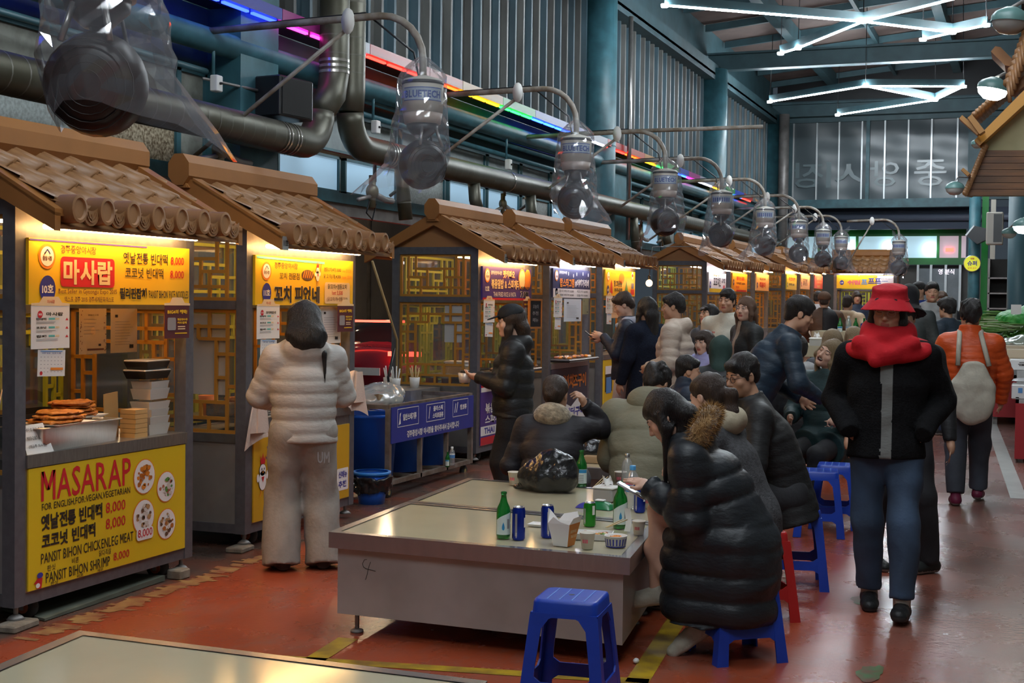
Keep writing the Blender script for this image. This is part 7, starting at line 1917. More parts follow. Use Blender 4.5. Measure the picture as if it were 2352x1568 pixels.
# ------------------------------------------------------------------ the people
def at(px, depth):
    p = CAMP + ray(px, 700) * depth; return (p[0], p[1])
BLACKP = (.010, .010, .012)
# 1 woman at the skewer stall
i1 = person('person in pale puffer jacket and wide grey sweatpants seen from behind at skewer stall', (-4.03, 7.10), 38, H=1.575, fem=True, hands=((-.17, .30, .97), (.17, .30, .97)), hv=(False, False), head=(-.05, .25, 0), hair=('mid', 'hair'),
            top=dict(c=(.43, .40, .37), hoods=1.18, puff=.034, quilt=(.078, .013), hem=.06, hood=True, rough=.38, wr=.003), legs=dict(c=(.30, .265, .235), wide=.042, kind='plain', flare=.034, end=-.022, wr=.010), shoes=dict(c=(.03, .02, .02), sole=(.05, .04, .04)), feet=[(-.13, .0, 0, 12), (.13, .0, 0, -14)])
n = i1['N']; sdf_part('hair_strand', i1, n - .35, n + .2, .007, lambda G: (G.cone(n + vec(.075, .0, .06), n + vec(.10, -.125, -.03), .020, .016, .01), G.cone(n + vec(.10, -.125, -.03), n + vec(.105, -.135, -.20), .017, .005, .01)), M['hair'])
sdf_part('hair_back', i1, n - .3, n + .4, .008, lambda G: (G.cone(i1['hp'](0, -.05, .03), n + vec(0, -.085, .06), .088, .098, .03, wide=((1, 0, 0), 1.12)), G.cone(n + vec(0, -.085, .06), n + vec(0, -.13, .0), .092, .06, .03, wide=((1, 0, 0), 1.3), cut1=True), G.wrinkle(.005, 80, 5, (1, 1, .12))), M['hair'])
mb = MB().use(GY); pz_ = i1['Pp']; mb.text('UM', tuple(pz_ + vec(.06, -.168, -.165)), (1, 0, 0), (0, .05, 1), 0, 0, .07, .065, .0); mb.build('pocket_print', i1['root'])
# 2 girl in the black cap
i2 = person('person in black cap and black puffer holding a clear cup before the Thai stall', at(1180, 9.9), 111, H=1.555, fem=True, hands=((-.06, .24, 1.05), (.07, .24, 1.04)), hdir=((.25, 1, .1), (-.25, 1, .1)), hnorm=((.5, 0, 1), (-.5, 0, 1)), head=(.05, .12, 0), hair=('long', 'hair_dk'), eyes='open',
            top=dict(c=(.014, .014, .015), puff=.036, quilt=(.105, .014), hem=.04, hood=True, rough=.42), legs=dict(c=BLACKP, wide=.035, kind='plain', flare=.02), skin='skin_fair')
hp = i2['hp']; hs = i2['hs']
def cap_shape(G, i=i2):
    R = i['Rh']; G.ell(hp(0, -.012, .056), vec(.093, .112, .088) * hs, R.T, .0); G.plane(hp(0, 0, .042), R @ vec(0, -.18, -1)); G.ell(hp(0, -.012, .04), vec(.084, .100, .08) * hs, R.T, .0, '-')
    G.ell(hp(0, .128, .046), vec(.068, .062, .007) * hs, (rot(math.radians(0), .22) .T @ R.T), .006)
sdf_part('cap', i2, i2['Hc'] - .22, i2['Hc'] + .25, .0055, cap_shape, cloth((.012, .013, .016), .7))
wq = world(i2, (i2['wr'][0] + i2['wr'][1]) / 2 + vec(0, .11, .0)); t = thing('clear_cup', 'clear food cup with a dark lid held by the person in the black cap', 'cup', tuple(wq + vec(0, 0, -.04)))
MB().use(FR, True).lathe([(.0, 0), (.04, 0), (.05, .07), (.0, .07)], 18, cap=False).build('cup', t); MB().use(M['black'], True).lathe([(.035, .072), (.03, .09), (.0, .09)], 14).build('lid', t); MB().use(F_RD, True).ball((0, 0, .035), .03, 9, 6).build('food', t)
mb = MB().use(WH); q = i2['chest'] + vec(-.10, .165, .05); mb.box(tuple(q), tuple(q + vec(.03, .004, .014))); mb.build('chest_tag', i2['root'])
# 3 woman in quilted jacket, hand raised
i3 = person('person in black quilted jacket with cream fleece collar, one hand raised to the hair', at(1268, 8.45), 12, H=1.60, fem=True, pose='sit', seat=.30, lean=.22, slouch=.2, hands=((-.10, .30, .60), (.19, .24, .95)), hdir=(None, (-.45, -.3, 1)), elbow=(None, (.55, .1, -1.6)), hv=(False, True), hcurl=(.3, .7), head=(-.15, .25, 0), hair=('bun', 'hair_dk'), feet=[(-.12, .42, 0, 0), (.12, .42, 0, 0)],
            top=dict(c=(.016, .014, .018), puff=.028, quilt=(.115, .012), hem=.14, kind='nylon', rough=.5, collar=.03, hood=True, hoodc=cloth((.42, .33, .22), .9, 'fur')), legs=dict(c=(.25, .25, .26), wide=.03, kind='plain'))
# 4 man in olive puffer
i4 = person('person in olive grey puffer coat seen from behind, bent over the platform table', at(1480, 8.5), 2, H=1.74, pose='sit', seat=.36, lean=.32, slouch=.25, hands=((-.05, .42, .60), (.2, .40, .62)), hv=(False, False), head=(-.1, .75, 0), hair=('curly', 'hair'),
            top=dict(c=(.20, .185, .125), puff=.062, quilt=(.17, .018), hem=.16, hood=False, collar=.055, rough=.55, wr=.006), legs=dict(c=BLACKP, wide=.03, kind='plain'), feet=[(-.2, .35, 0, 10), (.2, .35, 0, -10)])
n = i4['N']; sdf_part('coat_hood', i4, n - .25, n + .25, .011, lambda G: (G.ell(n - i4['Fw'] * .07 + i4['Dt'] * .01, (.15, .085, .10), [i4['X'], i4['Fw'], i4['Dt']], .03), G.ell(n - i4['Fw'] * .03 + i4['Dt'] * .10, (.10, .07, .08), [i4['X'], i4['Fw'], i4['Dt']], .03, '-'), G.wrinkle(.006, 30, 3)), cloth((.20, .185, .125), .55, 'nylon'))
# 5 girl with the phone
i5 = person('person in long black puffer coat with brown fur hood, looking at a phone', (-1.245, 6.14), 97, H=1.60, fem=True, pose='sit', seat=.42, lean=.30, slouch=.32, hands=((-.10, .375, .765), (.08, .345, .72)), hdir=((.45, 1, .35), (-.15, 1, .10)), hnorm=((.4, .2, -1), (-.2, 0, 1)), hcurl=(.15, .55), elbow=((-.35, -.8, -1), (.7, -.6, -.6)), head=(0, .72, .05), eyes='closed', skin='skin_fair', hair=('long', 'hair'),
            feet=[(.03, .38, .20, 4, 8), (-.06, .20, .06, 6, 35)], knees=(vec(.0, 1, .9), vec(.0, 1, .6)), legs=False, shoes=dict(c=(.40, .37, .30), sole=(.46, .43, .36)),
            top=dict(c=(.016, .019, .023), puff=.044, quilt=(.11, .022), hem=.18, hood=True, rough=.36, long=.55, skirt=.34, collar=.07, wr=.004))
n = i5['N']; X5, F5, T5 = i5['X'], i5['Fw'], i5['Dt']
def fur(G):
    c = n - F5 * .10 + T5 * .01
    for a in np.linspace(-1.75, 1.75, 12):
        p0 = c + X5 * .135 * math.sin(a) - F5 * .085 * math.cos(a) + T5 * (.05 * math.cos(a) - .01); G.ell(p0, (.045, .045, .048), None, .02)
    G.wrinkle(.005, 150, 2)
ft = sdf_part('fur_trim', i5, n - .32, n + .25, .009, fur, cloth((.30, .165, .055), .95, 'fur'))
mb = MB().use(cloth((.36, .20, .07), .9, 'plain')).use(cloth((.22, .11, .035), .9, 'plain')); rr = random.Random(4); vs = ft.data.vertices
for k in range(3400):
    v_ = vs[rr.randrange(len(vs))]; a, nn = np.array(v_.co), np.array(v_.normal); d = unit(nn + vec(rr.uniform(-.5, .5), rr.uniform(-.5, .5), rr.uniform(-.7, .2))) * rr.uniform(.012, .034); q = unit(np.cross(d, nn + vec(.01, .02, .03))) * .0013
    mb.cur = k % 2; mb.add([a - q, a + q, a + d], [(0, 1, 2)])
mb.build('fur_strands', i5['root'])
q = i5['Sh'][0] * .35 + i5['el'][0] * .65; u = unit(i5['el'][0] - i5['Sh'][0]); o_ = unit(-X5 + u * (X5 @ u)); fu = unit(np.cross(u, o_))
mb = MB().use(CR).disc(q + o_ * .099, fu, -u, 0, 0, .021); mb.use(NV).disc(q + o_ * .100, fu, -u, 0, 0, .017); mb.use(CR).disc(q + o_ * .101, fu, -u, 0, 0, .0145); mb.use(RD).poly(q + o_ * .102, fu, -u, [(-.007, .005), (0, .002), (.007, .005), (.004, -.008), (0, -.003), (-.004, -.008)]); mb.build('sleeve_badge', i5['root'])
ph = thing('phone', 'pale phone held by the person in the long black puffer coat', 'phone', tuple(world(i5, (i5['wr'][1] + i5['wr'][0]) / 2 + vec(-.01, .115, -.005))), math.radians(97)); ph.rotation_euler = (math.radians(28), 0, math.radians(97)); MB().use(mat('phone_case', (.42, .42, .44), .3)).rbox((-.037, -.075, -.005), (.037, .075, .004), .01).build('case', ph); MB().use(mat('phone_screen', (.22, .25, .28), .2)).box((-.033, -.070, .004), (.033, .070, .0047)).build('screen', ph)
# 6 woman with ponytail
i6 = person('person with dark ponytail, grey coat and cream hood, seated on the red stool', at(1728, 6.95), 82, H=1.58, fem=True, pose='sit', seat=.42, lean=.26, slouch=.16, hands=((-.12, .38, .72), (.14, .38, .72)), hv=(False, True), head=(-.25, .3, 0), hair=('pony', 'hair_dk'), eyes='closed',
            top=dict(c=(.085, .085, .09), puff=.014, hem=.22, kind='wool', hood=True, hoodc=cloth((.44, .38, .27), .85), long=.4, skirt=.30), legs=dict(c=BLACKP), skin='skin_fair')
# 7 man with glasses
i7 = person('person with round glasses in black jacket, seated on a blue stool looking down', at(1815, 7.75), 104, H=1.72, pose='sit', seat=.44, lean=.30, slouch=.12, hands=((-.2, .42, .62), (.1, .45, .66)), hv=(False, False), head=(.62, .26, -.05), hair=('short', 'hair'), glasses=True, eyes='closed', skin='skin',
            top=dict(c=(.016, .016, .017), puff=.026, hem=.16, quilt=(.06, .004), rough=.5, collar=.06, wr=.006), legs=dict(c=BLACKP, wide=.03))
# 8 boy
i8 = person('child with short black hair in navy puffer sitting up on the far platform table', at(1560, 9.75), -62, H=1.27, pose='sit', seat=.497, lean=.12, feet=[(-.12, .30, .51, 0), (.12, .30, .51, 0)], hands=((-.1, .3, .72), (.1, .3, .72)), hv=(False, False), head=(-.1, .1, 0), hair=('short', 'hair'), eyes='open', top=dict(c=(.018, .028, .05), puff=.04, quilt=(.10, .014), hem=.1, collar=.09), legs=dict(c=BLACKP), shoes=dict(c=(.1, .1, .1)))
# 9 bending man
i9 = person('person with greying hair in navy quilted jacket bending forward with a food container', at(1725, 9.75), -66, H=1.73, lean=.42, slouch=.15, hands=((-.12, .40, .92), (.17, .47, .93)), hdir=(None, (0, 1, -.1)), hnorm=(None, (-1, 0, .2)), hv=(False, True), hcurl=(.4, .6), head=(-.05, .35, 0), hair=('part', 'hair'), eyes='closed',
            top=dict(c=(.014, .030, .052), puff=.030, quilt=(.075, .006), hem=.12, rough=.42, collar=.05), legs=dict(c=(.02, .02, .03), wide=.025))
# quilting seams across the back of the navy jacket are part of its own cloth; the container he carries:
q = world(i9, i9['wr'][1] + vec(.03, .13, .03)); t = thing('food_container', 'white ribbed food container carried by the person in the navy quilted jacket', 'food container', tuple(q), math.radians(-66)); tray(t, .16, .12, .045, FOAM); MB().use(M['white']).rbox((-.085, -.065, .045), (.085, .065, .065), .012).build('lid', t)
# 10 hooded diner
i10 = person('person in dark jacket with green hood pulled up, seated with back turned beyond the boy', at(1655, 10.9), 12, H=1.72, pose='sit', seat=.44, lean=.25, slouch=.2, hands=((-.1, .4, .8), (.1, .4, .8)), hv=(False, False), near=False, head=(-.2, .5, 0), hair=('none', 'hair'), top=dict(c=(.013, .014, .016), puff=.03, hem=.14, hood=False), legs=dict(c=BLACKP))
hc = i10['Hc']; sdf_part('hood', i10, hc - .3, hc + .2, .012, lambda G: (G.ell(hc + vec(0, -.02, .01), (.10, .115, .115), None, .02), G.cone(hc + vec(0, -.04, -.05), i10['N'] + vec(0, -.03, .0), .08, .08, .04), G.ell(hc + vec(0, .12, -.02), (.07, .08, .09), None, .02, '-'), G.wrinkle(.008, 35, 2)), cloth((.025, .052, .045), .8))
# 11 man in bomber jacket
i11 = person('person in navy bomber jacket looking down at a phone by the bright yellow signed stall', at(1440, 13.3), 104, H=1.62, hands=((-.06, .22, 1.20), (.06, .23, 1.18)), hdir=((.2, 1, .2), (-.2, 1, .2)), head=(0, .42, 0), hair=('part', 'hair_dk'), eyes='closed', skin='skin_fair', top=dict(c=(.016, .022, .042), puff=.03, hem=.06, rough=.45, hood=True, hoodc=cloth((.36, .36, .42), .8)), legs=dict(c=(.5, .48, .50), kind='plain', wide=.03))
ph = thing('phone', 'dark phone held by the person in the navy bomber jacket', 'phone', tuple(world(i11, (i11['wr'][0] + i11['wr'][1]) / 2 + vec(0, .13, .02)))); ph.rotation_euler = (math.radians(40), 0, math.radians(104)); MB().use(M['black']).rbox((-.036, -.07, -.004), (.036, .07, .004), .008).build('case', ph)
# 12 woman with very long hair
i12 = person('person with very long black hair and long navy coat seen from behind in the queue', at(1487, 12.95), 62, H=1.58, fem=True, hands=(None, None), hv=(False, False), head=(0, .05, 0), hair=('vlong', 'hair'), top=dict(c=(.014, .018, .032), puff=.045, hem=.34, fit=.04, hood=False, rough=.7, kind='wool'), legs=dict(c=BLACKP))
# 13 cream puffer
i13 = person('person with short black hair in cream quilted puffer standing side on in the queue', at(1552, 12.1), 92, H=1.63, hands=((-.12, .20, .98), (.12, .22, .98)), hv=(False, False), head=(.1, .08, 0), hair=('short', 'hair'), eyes='open', top=dict(c=(.52, .42, .34), puff=.045, quilt=(.075, .013), hem=.13, hood=True, rough=.45), legs=dict(c=BLACKP))
# 14 lavender child
i14 = person('child in lavender puffer with shoulder length dark hair standing beside the cream puffer', at(1622, 11.9), 142, H=1.30, fem=True, hands=(None, None), hv=(False, False), head=(.2, .08, .05), hair=('bob', 'hair_dk'), eyes='open', skin='skin_fair', top=dict(c=(.36, .36, .62), puff=.04, quilt=(.10, .012), hem=.12, collar=.06, rough=.45), legs=dict(c=BLACKP))
i15 = person('person with glasses in dark grey hoodie half hidden behind the cream anorak', at(1630, 14.0), 160, H=1.50, fem=True, hands=(None, None), hv=(False, False), head=(-.35, -.15, .1), hair=('bob', 'hair'), glasses=True, eyes='open', top=dict(c=(.045, .055, .068), puff=.02, hood=True, kind='plain'), legs=dict(c=BLACKP))
i16 = person('person in cream anorak with a red chest stripe standing and looking toward the stalls', at(1672, 13.6), 165, H=1.66, hands=(None, None), hv=(False, False), head=(.05, .05, 0), hair=('short', 'hair'), eyes='closed', top=dict(c=(.50, .48, .40), puff=.035, hem=.12, rough=.6, kind='plain', collar=.05), legs=dict(c=BLACKP))
mb = MB().use(RD); q = i16['chest']; mb.box(tuple(q + vec(-.01, .150, -.12)), tuple(q + vec(.16, .168, -.095))); mb.use(NV).box(tuple(q + vec(-.01, .150, -.135)), tuple(q + vec(.16, .166, -.12))); mb.use(RD).text('RUFF', tuple(q + vec(.12, .172, .05)), (-1, 0, 0), (0, 0, 1), 0, 0, .07, .018, .02); mb.build('chest_print', i16['root'])
i17 = person('person with long brown hair in black jacket over a beige top, looking toward the stalls', at(1716, 12.9), 128, H=1.59, fem=True, hands=(None, None), hv=(False, False), head=(-.35 + .9, .02, 0), hair=('long', 'hair_br'), eyes='open', skin='skin_fair', top=dict(c=(.018, .020, .020), puff=.03, hem=.10, rough=.5, vest=cloth((.36, .27, .20), .7)), legs=dict(c=BLACKP))
# 18 laughing woman, 19 her neighbour, 20 two heads behind
i18 = person('person in dark green puffer leaning back and laughing, seated by the aisle', at(1908, 10.4), 160, H=1.60, fem=True, pose='sit', seat=.45, lean=-.02, hands=((-.2, .2, .72), (.2, .22, .72)), hv=(False, False), head=(-.1, -.12, -.5), mouth='laugh', eyes='closed', skin='skin_fair', hair=('long', 'hair_ash'), top=dict(c=(.018, .042, .045), puff=.045, quilt=(.12, .014), hem=.16, rough=.42, long=.5), legs=dict(c=BLACKP))
i19 = person('person with black hair in black puffer over white hood, seated beside the laughing person', at(1845, 11.2), 40, H=1.58, pose='sit', seat=.44, lean=.1, hands=((-.1, .3, .72), (.1, .3, .72)), hv=(False, False), head=(-.3, .15, .15), hair=('short', 'hair'), near=False, top=dict(c=(.016, .018, .022), puff=.04, quilt=(.12, .012), hem=.14, hood=True, hoodc=cloth((.40, .40, .40), .8)), legs=dict(c=BLACKP))
i20 = person('person with ash blond hair seated with back turned behind the laughing person', at(1911, 12.3), -8, H=1.60, fem=True, pose='sit', seat=.45, lean=.05, hands=((-.1, .3, .75), (.1, .3, .75)), hv=(False, False), near=False, hair=('bob', 'hair_ash'), top=dict(c=(.05, .05, .06), puff=.03), legs=dict(c=BLACKP))
i20b = person('person with ash hair mostly hidden between the laughing person and the red scarf', at(1966, 13.4), 30, H=1.57, fem=True, pose='sit', seat=.45, lean=.05, hands=((-.1, .3, .75), (.1, .3, .75)), hv=(False, False), near=False, hair=('bob', 'hair_ash'), top=dict(c=(.06, .05, .05), puff=.03), legs=dict(c=BLACKP))
# 21 the woman in the red hat
i21 = person('person in red bucket hat, red scarf and black jacket walking with hands in pockets', (-.70, 7.33), 184, H=1.69, fem=True, hands=((-.195, .095, .985), (.195, .095, .985)), hdir=((.3, -.5, -.7), (-.3, -.5, -.7)), hv=(False, False), elbow=((-.45, -1, -.2), (.45, -1, -.2)), head=(-.16, .16, -.04), hair=('bob', 'hair'), glasses=False, eyes='closed', skin='skin',
            top=dict(c=(.011, .011, .012), puff=.034, hem=.055, kind='wool', rough=.95, collar=.05, fit=.015, wr=.008, vest=cloth((.17, .175, .165), .5, 'nylon'), cuff=-.055), legs=dict(c=(.022, .040, .072), wide=.020, kind='denim', end=.05, wr=.010), shoes=dict(c=(.012, .012, .013), sole=(.02, .02, .02)),
            feet=[(-.095, .17, .0, -4, -8), (.075, -.12, .0, 4, 0)])
hp1 = i21['hp']; hs1 = i21['hs']; R1 = i21['Rh']
def hat(G):
    G.cone(hp1(0, -.012, .052), hp1(0, -.012, .125), .104 * hs1, .088 * hs1, .0, cut0=True, cut1=True, wide=(R1[:, 1], 1.08)); G.ell(hp1(0, -.012, .118), vec(.086, .094, .030) * hs1, R1.T, .02)
    G.cone(hp1(0, -.008, .058), hp1(0, .004, -.002), .103 * hs1, .150 * hs1, .006, cut0=True, cut1=True, wide=(R1[:, 1], 1.08))
    G.cone(hp1(0, -.006, .050), hp1(0, .008, -.03), .090 * hs1, .168 * hs1, .0, '-', wide=(R1[:, 1], 1.08), cut0=True); G.ell(hp1(0, -.014, .04), vec(.090, .104, .085) * hs1, R1.T, .0, '-')
    G.wrinkle(.003, 50, 4)
sdf_part('bucket_hat', i21, i21['Hc'] - .24, i21['Hc'] + .24, .005, hat, cloth((.50, .012, .022), .8))
for k in range(4): MB().use(cloth((.40, .009, .018), .8), True).tube([hp1(.1115 * math.cos(a) * (.94 + 0), -.012 + .1205 * math.sin(a) * .94, .062 - .0005 * k) for a in np.linspace(0, 6.283, 30)], .0016, 4, cap=False).build('hat_seam', i21['root']) if k == 0 else None
n1 = i21['N']; X1, F1, T1 = i21['X'], i21['Fw'], i21['Dt']
def scarf(G):
    for a in np.linspace(0, 6.283, 17)[:-1]:
        G.ell(n1 + X1 * .098 * math.sin(a) + F1 * (.085 * math.cos(a) + .012) + T1 * (.045 - .028 * math.cos(a)), (.046, .046, .062), None, .03)
        G.ell(n1 + X1 * .175 * math.sin(a) + F1 * (.11 * math.cos(a) + .012) - T1 * (.028 + .036 * math.cos(a)), (.060, .050, .036), None, .03)
    G.cone(n1 + F1 * .12 - X1 * .12 + T1 * .0, n1 + F1 * .165 + X1 * .06 - T1 * .085, .040, .035, .03); G.cone(n1 + F1 * .12 + X1 * .14, n1 + F1 * .16 + X1 * .0 - T1 * .055, .040, .030, .03)
    G.cone(n1, i21['Hc'], .05, .062, .0, '-'); G.wrinkle(.006, 42, 6, (1, 1, 2))
sdf_part('scarf', i21, n1 - .30, n1 + .28, .008, scarf, cloth((.52, .010, .018), .85))
mb = MB().use(mat('pale_frame', (.5, .42, .35), .3), True)
for sg in (-1, 1): mb.tube([hp1(sg * .034 + .022 * math.cos(a), .103, .002 + .017 * math.sin(a)) for a in np.linspace(0, 6.283, 19)], .0013, 5, cap=False); mb.tube([hp1(sg * .056, .1, .008), hp1(sg * .083, .0, .008)], .0013, 5)
mb.tube([hp1(-.012, .104, .006), hp1(.012, .104, .006)], .0013, 5); mb.build('glasses', i21['root'])
for k in (0, 1):
    a = i21['an'][k]; u = unit(i21['kn'][k] - a); MB().use(cloth((.42, .38, .33), .9), True).tube([a - u * .02, a + u * .085], [.044, .048], 14).build('sock', i21['root']); MB().use(YEL, True).tube([a + u * .045, a + u * .055], [.0475, .0478], 14).build('sock_stripe', i21['root'])
# 22 orange jacket with tote
i22 = person('person in bright orange puffer with a cream bag, walking away down the aisle', at(2230, 10.75), 2, H=1.60, fem=True, hands=((-.24, .16, .82), (.24, .18, .82)), hv=(False, False), elbow=((-1, -.4, -.1), (1, -.4, -.1)), head=(.12, .12, 0), hair=('curly', 'hair'), top=dict(c=(.56, .075, .012), puff=.036, quilt=(.055, .011), hem=.07, collar=.085, rough=.36, wr=.003), legs=dict(c=(.022, .026, .036), wide=.026, kind='denim', end=.04), shoes=dict(c=(.13, .012, .04), sole=(.17, .165, .155)), feet=[(-.085, -.06, 0, 6), (.085, .24, 0, -6)])
c22 = i22['chest']; X2, F2, T2 = i22['X'], i22['Fw'], i22['Dt']; bk = c22 - F2 * .19 - T2 * .15 + X2 * .03
def tote(G):
    G.ell(bk - T2 * .14, (.165, .080, .20), [X2, F2, T2], .03); G.cone(bk + X2 * .0 + T2 * .12, bk - T2 * .02, .035, .07, .05, wide=(X2, 2.4)); G.wrinkle(.007, 34, 3)
G = Field(bk - .36, bk + .34, .010); tote(G); V, Q = G.mesh()
tt = thing('tote_bag', 'cream cloth bag worn on the back of the person in orange', 'bag', tuple(i22['root'].location), math.radians(2)); link('bag_body', mesh_np('bag_body', V, Q, [cloth((.44, .41, .34), .85)]), tt)
for sg in (-1, 1):
    S_ = i22['Sh'][0 if sg < 0 else 1]; q0 = bk + X2 * sg * .115 + T2 * .12; q1 = S_ * .5 + i22['N'] * .5 - F2 * .075 + T2 * .045; q2 = S_ * .55 + i22['N'] * .45 + F2 * .09 - T2 * .0
    MB().use(cloth((.44, .41, .34), .85), True).tube([q0, q0 * .45 + q1 * .55 - F2 * .035, q1, (q1 + q2) / 2 + T2 * .04, q2], .019, 8).build('strap', tt)
# 23.. people further off
i23 = person('person in brown cap and dark vest seen from behind at the far table', at(1893, 19.5), 8, H=1.58, near=False, lean=.12, hands=((-.2, .2, .9), (.28, .25, .98)), hv=(False, True), hair=('short', 'hair_dk'), top=dict(c=(.11, .055, .03), puff=.035, hem=.1), legs=dict(c=BLACKP))
c_ = i23['chest']; sdf_part('vest', i23, c_ - .45, c_ + .3, .016, lambda G: (G.cone(i23['Pp'], c_ + vec(0, 0, .08), .165, .17, .05, wide=(i23['X'], 1.30), cut0=True), G.plane(c_ + vec(-.02, 0, 0), (-1, 0, 0))), cloth((.018, .016, .018), .6)); hc3 = i23['Hc']; sdf_part('cap', i23, hc3 - .16, hc3 + .16, .012, lambda G: (G.ell(hc3 + vec(0, -.01, .045), (.096, .112, .09), None), G.plane(hc3 + vec(0, 0, .01), (0, 0, -1))), cloth((.14, .075, .045), .8))
i24 = person('person in beige hoodie seen from behind at the far yellow signed stall', at(1946, 20.0), -12, H=1.52, near=False, hands=((-.2, .2, 1.0), (.26, .1, .98)), hv=(False, False), hair=('short', 'hair_dk'), top=dict(c=(.60, .42, .26), puff=.04, hem=.05, hood=True, kind='plain'), legs=dict(c=BLACKP))
i25 = person('person in black hat with grey band walking close behind the red hat', at(2072, 8.25), 184, H=1.64, near=False, hands=(None, None), hv=(False, False), hair=('short', 'hair'), top=dict(c=(.014, .014, .016), puff=.02, hem=.08), legs=dict(c=(.012, .012, .015), wide=.02), shoes=dict(c=(.018, .02, .02), sole=(.24, .23, .21)), feet=[(-.17, .05, 0, -50), (.14, .0, 0, 40)])
h5 = i25['Hc']; sdf_part('hat', i25, h5 - .2, h5 + .2, .009, lambda G: (G.cone(h5 + vec(0, -.01, .05), h5 + vec(0, -.01, .135), .105, .095, .02, cut0=True), G.cone(h5 + vec(0, -.01, .06), h5 + vec(0, 0, .025), .11, .15, .01, cut0=True, cut1=True), G.ell(h5 + vec(0, -.01, .03), (.085, .1, .09), None, .0, '-')), cloth((.015, .015, .018), .8)); MB().use(cloth((.16, .15, .16), .8), True).lathe([(.112, .052), (.110, .078)], 24, (h5[0], h5[1] - .01, h5[2]), cap=False).build('hat_band', i25['root'])
i26 = person('person in light grey hoodie with dark letters on the chest facing the camera', at(2140, 16.5), 186, H=1.74, hands=((-.16, .16, .95), (.16, .16, .95)), hv=(False, False), head=(.05, .05, 0), hair=('short', 'hair'), eyes='closed', top=dict(c=(.30, .30, .30), puff=.035, hem=.05, hood=True, kind='plain', rough=.85), legs=dict(c=(.02, .03, .06), wide=.03))
q = i26['chest']; MB().use(BK).text('LONDON', tuple(q + vec(.17, .176, -.02)), (-1, 0, 0), (0, 0, 1), 0, 0, .34, .075, .03).build('chest_print', i26['root'])
person('person with dark hair and blue top seen between the hooded head and the grey hoodie', at(2113, 18.5), 120, H=1.74, near=False, hands=(None, None), hv=(False, False), head=(.3, .1, 0), hair=('short', 'hair'), top=dict(c=(.02, .05, .25), puff=.02, vest=cloth((.02, .04, .3), .7)), legs=dict(c=BLACKP))
i28 = person('person with dark hood up seen from behind past the red hat', at(2088, 15.5), 0, H=1.70, near=False, hands=(None, None), hv=(False, False), hair=('none', 'hair'), top=dict(c=(.035, .042, .042), puff=.04), legs=dict(c=BLACKP))
h8 = i28['Hc']; sdf_part('hood', i28, h8 - .26, h8 + .18, .012, lambda G: (G.ell(h8 + vec(0, -.02, .02), (.115, .13, .125), None), G.cone(h8 + vec(0, -.04, -.06), i28['N'], .09, .11, .05), G.ell(h8 + vec(0, .13, -.02), (.07, .08, .09), None, .02, '-')), cloth((.045, .052, .05), .8))
person('person in dark blue short puffer and jeans standing by the hoodie, face turned away', at(2178, 15.6), 60, H=1.55, fem=True, near=False, hands=((-.1, .2, .9), (.1, .2, .9)), hv=(False, False), hair=('curly', 'hair'), top=dict(c=(.03, .045, .065), puff=.04, quilt=(.07, .014), hem=.0), legs=dict(c=(.015, .03, .07)))
person('person with brown hair just visible behind the shoulder of the grey hoodie', at(2163, 19.5), 170, H=1.60, near=False, hands=(None, None), hv=(False, False), hair=('bob', 'hair_br'), top=dict(c=(.02, .02, .025), puff=.03), legs=dict(c=BLACKP))
person('vendor in dark padded jacket standing behind the skewer stall window', (-5.95, 8.55), -95, H=1.66, hands=((-.15, .25, .98), (.15, .28, .98)), near=False, hair=('short', 'hair'), top=dict(c=(.018, .022, .03), puff=.035, quilt=(.12, .012), hem=.1), legs=dict(c=BLACKP))
person('person in white shirt half hidden behind the brown jacket at the far stall', at(1878, 24.0), -20, H=1.55, near=False, hands=(None, None), hv=(False, False), hair=('short', 'hair'), top=dict(c=(.5, .5, .52), puff=.02), legs=dict(c=BLACKP))
person('vendor with dark hair inside the navy signed stall gap near the yellow sign', at(1945 + 22, 24.5), 200, H=1.55, near=False, hands=(None, None), hv=(False, False), hair=('bob', 'hair_dk'), top=dict(c=(.03, .04, .07), puff=.02), legs=dict(c=BLACKP))
# ------------------------------------------------------------------ the other side of the aisle: vegetable stand, posts, lamps, shop roof
def col_at(px, depth, r, z0, z1, n, m):
    x, y = at(px, depth); mb = MB().use(m, True).lathe([(r, z0), (r, z1)], 20, (x, y, 0)); return struct('trim_%d' % n, mb), x, y
_, cx_, cy_ = col_at(2235, 30, .125, 0, 4.3, 20, M['teal'])
col_at(2338, 19, .15, 0, 3.2, 21, mat('dark_teal_post', (.05, .12, .145), .5))  # the paint of this post is a darker teal
x, y = at(2259, 31); struct('trim_22', MB().use(M['green']).box((x - .07, y - .07, 0), (x + .07, y + .07, 4.2)))
x, y = at(2277, 29); struct('trim_23', MB().use(mat('cream_post', (.42, .40, .34), .6)).box((x - .05, y - .05, 0), (x + .05, y + .05, 3.9)))
p = ony(2233, 605, cy_ - .16); t = thing('round_sign', 'round yellow sign with blue letters on the teal column', 'sign', tuple(p))
MB().use(M['alu'], True).lathe([(.0, -.02), (.185, -.02), (.185, .02), (.0, .02)], 28).xf(lambda q: np.array([q[0], q[2], q[1]])).build('rim', t); f_ = MB().use(mat('sign_lime', (.75, .72, .03), .4, emit=.25)).disc((0, -.0215, 0), (1, 0, 0), (0, 0, 1), 0, 0, .17).build('face', t)
MB().use(NV).text('슈퍼', (0, -.023, 0), (1, 0, 0), (0, 0, 1), -.10, -.05, .20, .11, .04).use(RD).text('대명', (0, -.023, 0), (1, 0, 0), (0, 0, 1), -.04, .085, .08, .04, .02).use(OR).text('담배 음료', (0, -.023, 0), (1, 0, 0), (0, 0, 1), -.09, -.12, .18, .04, .01).build('lettering', f_)
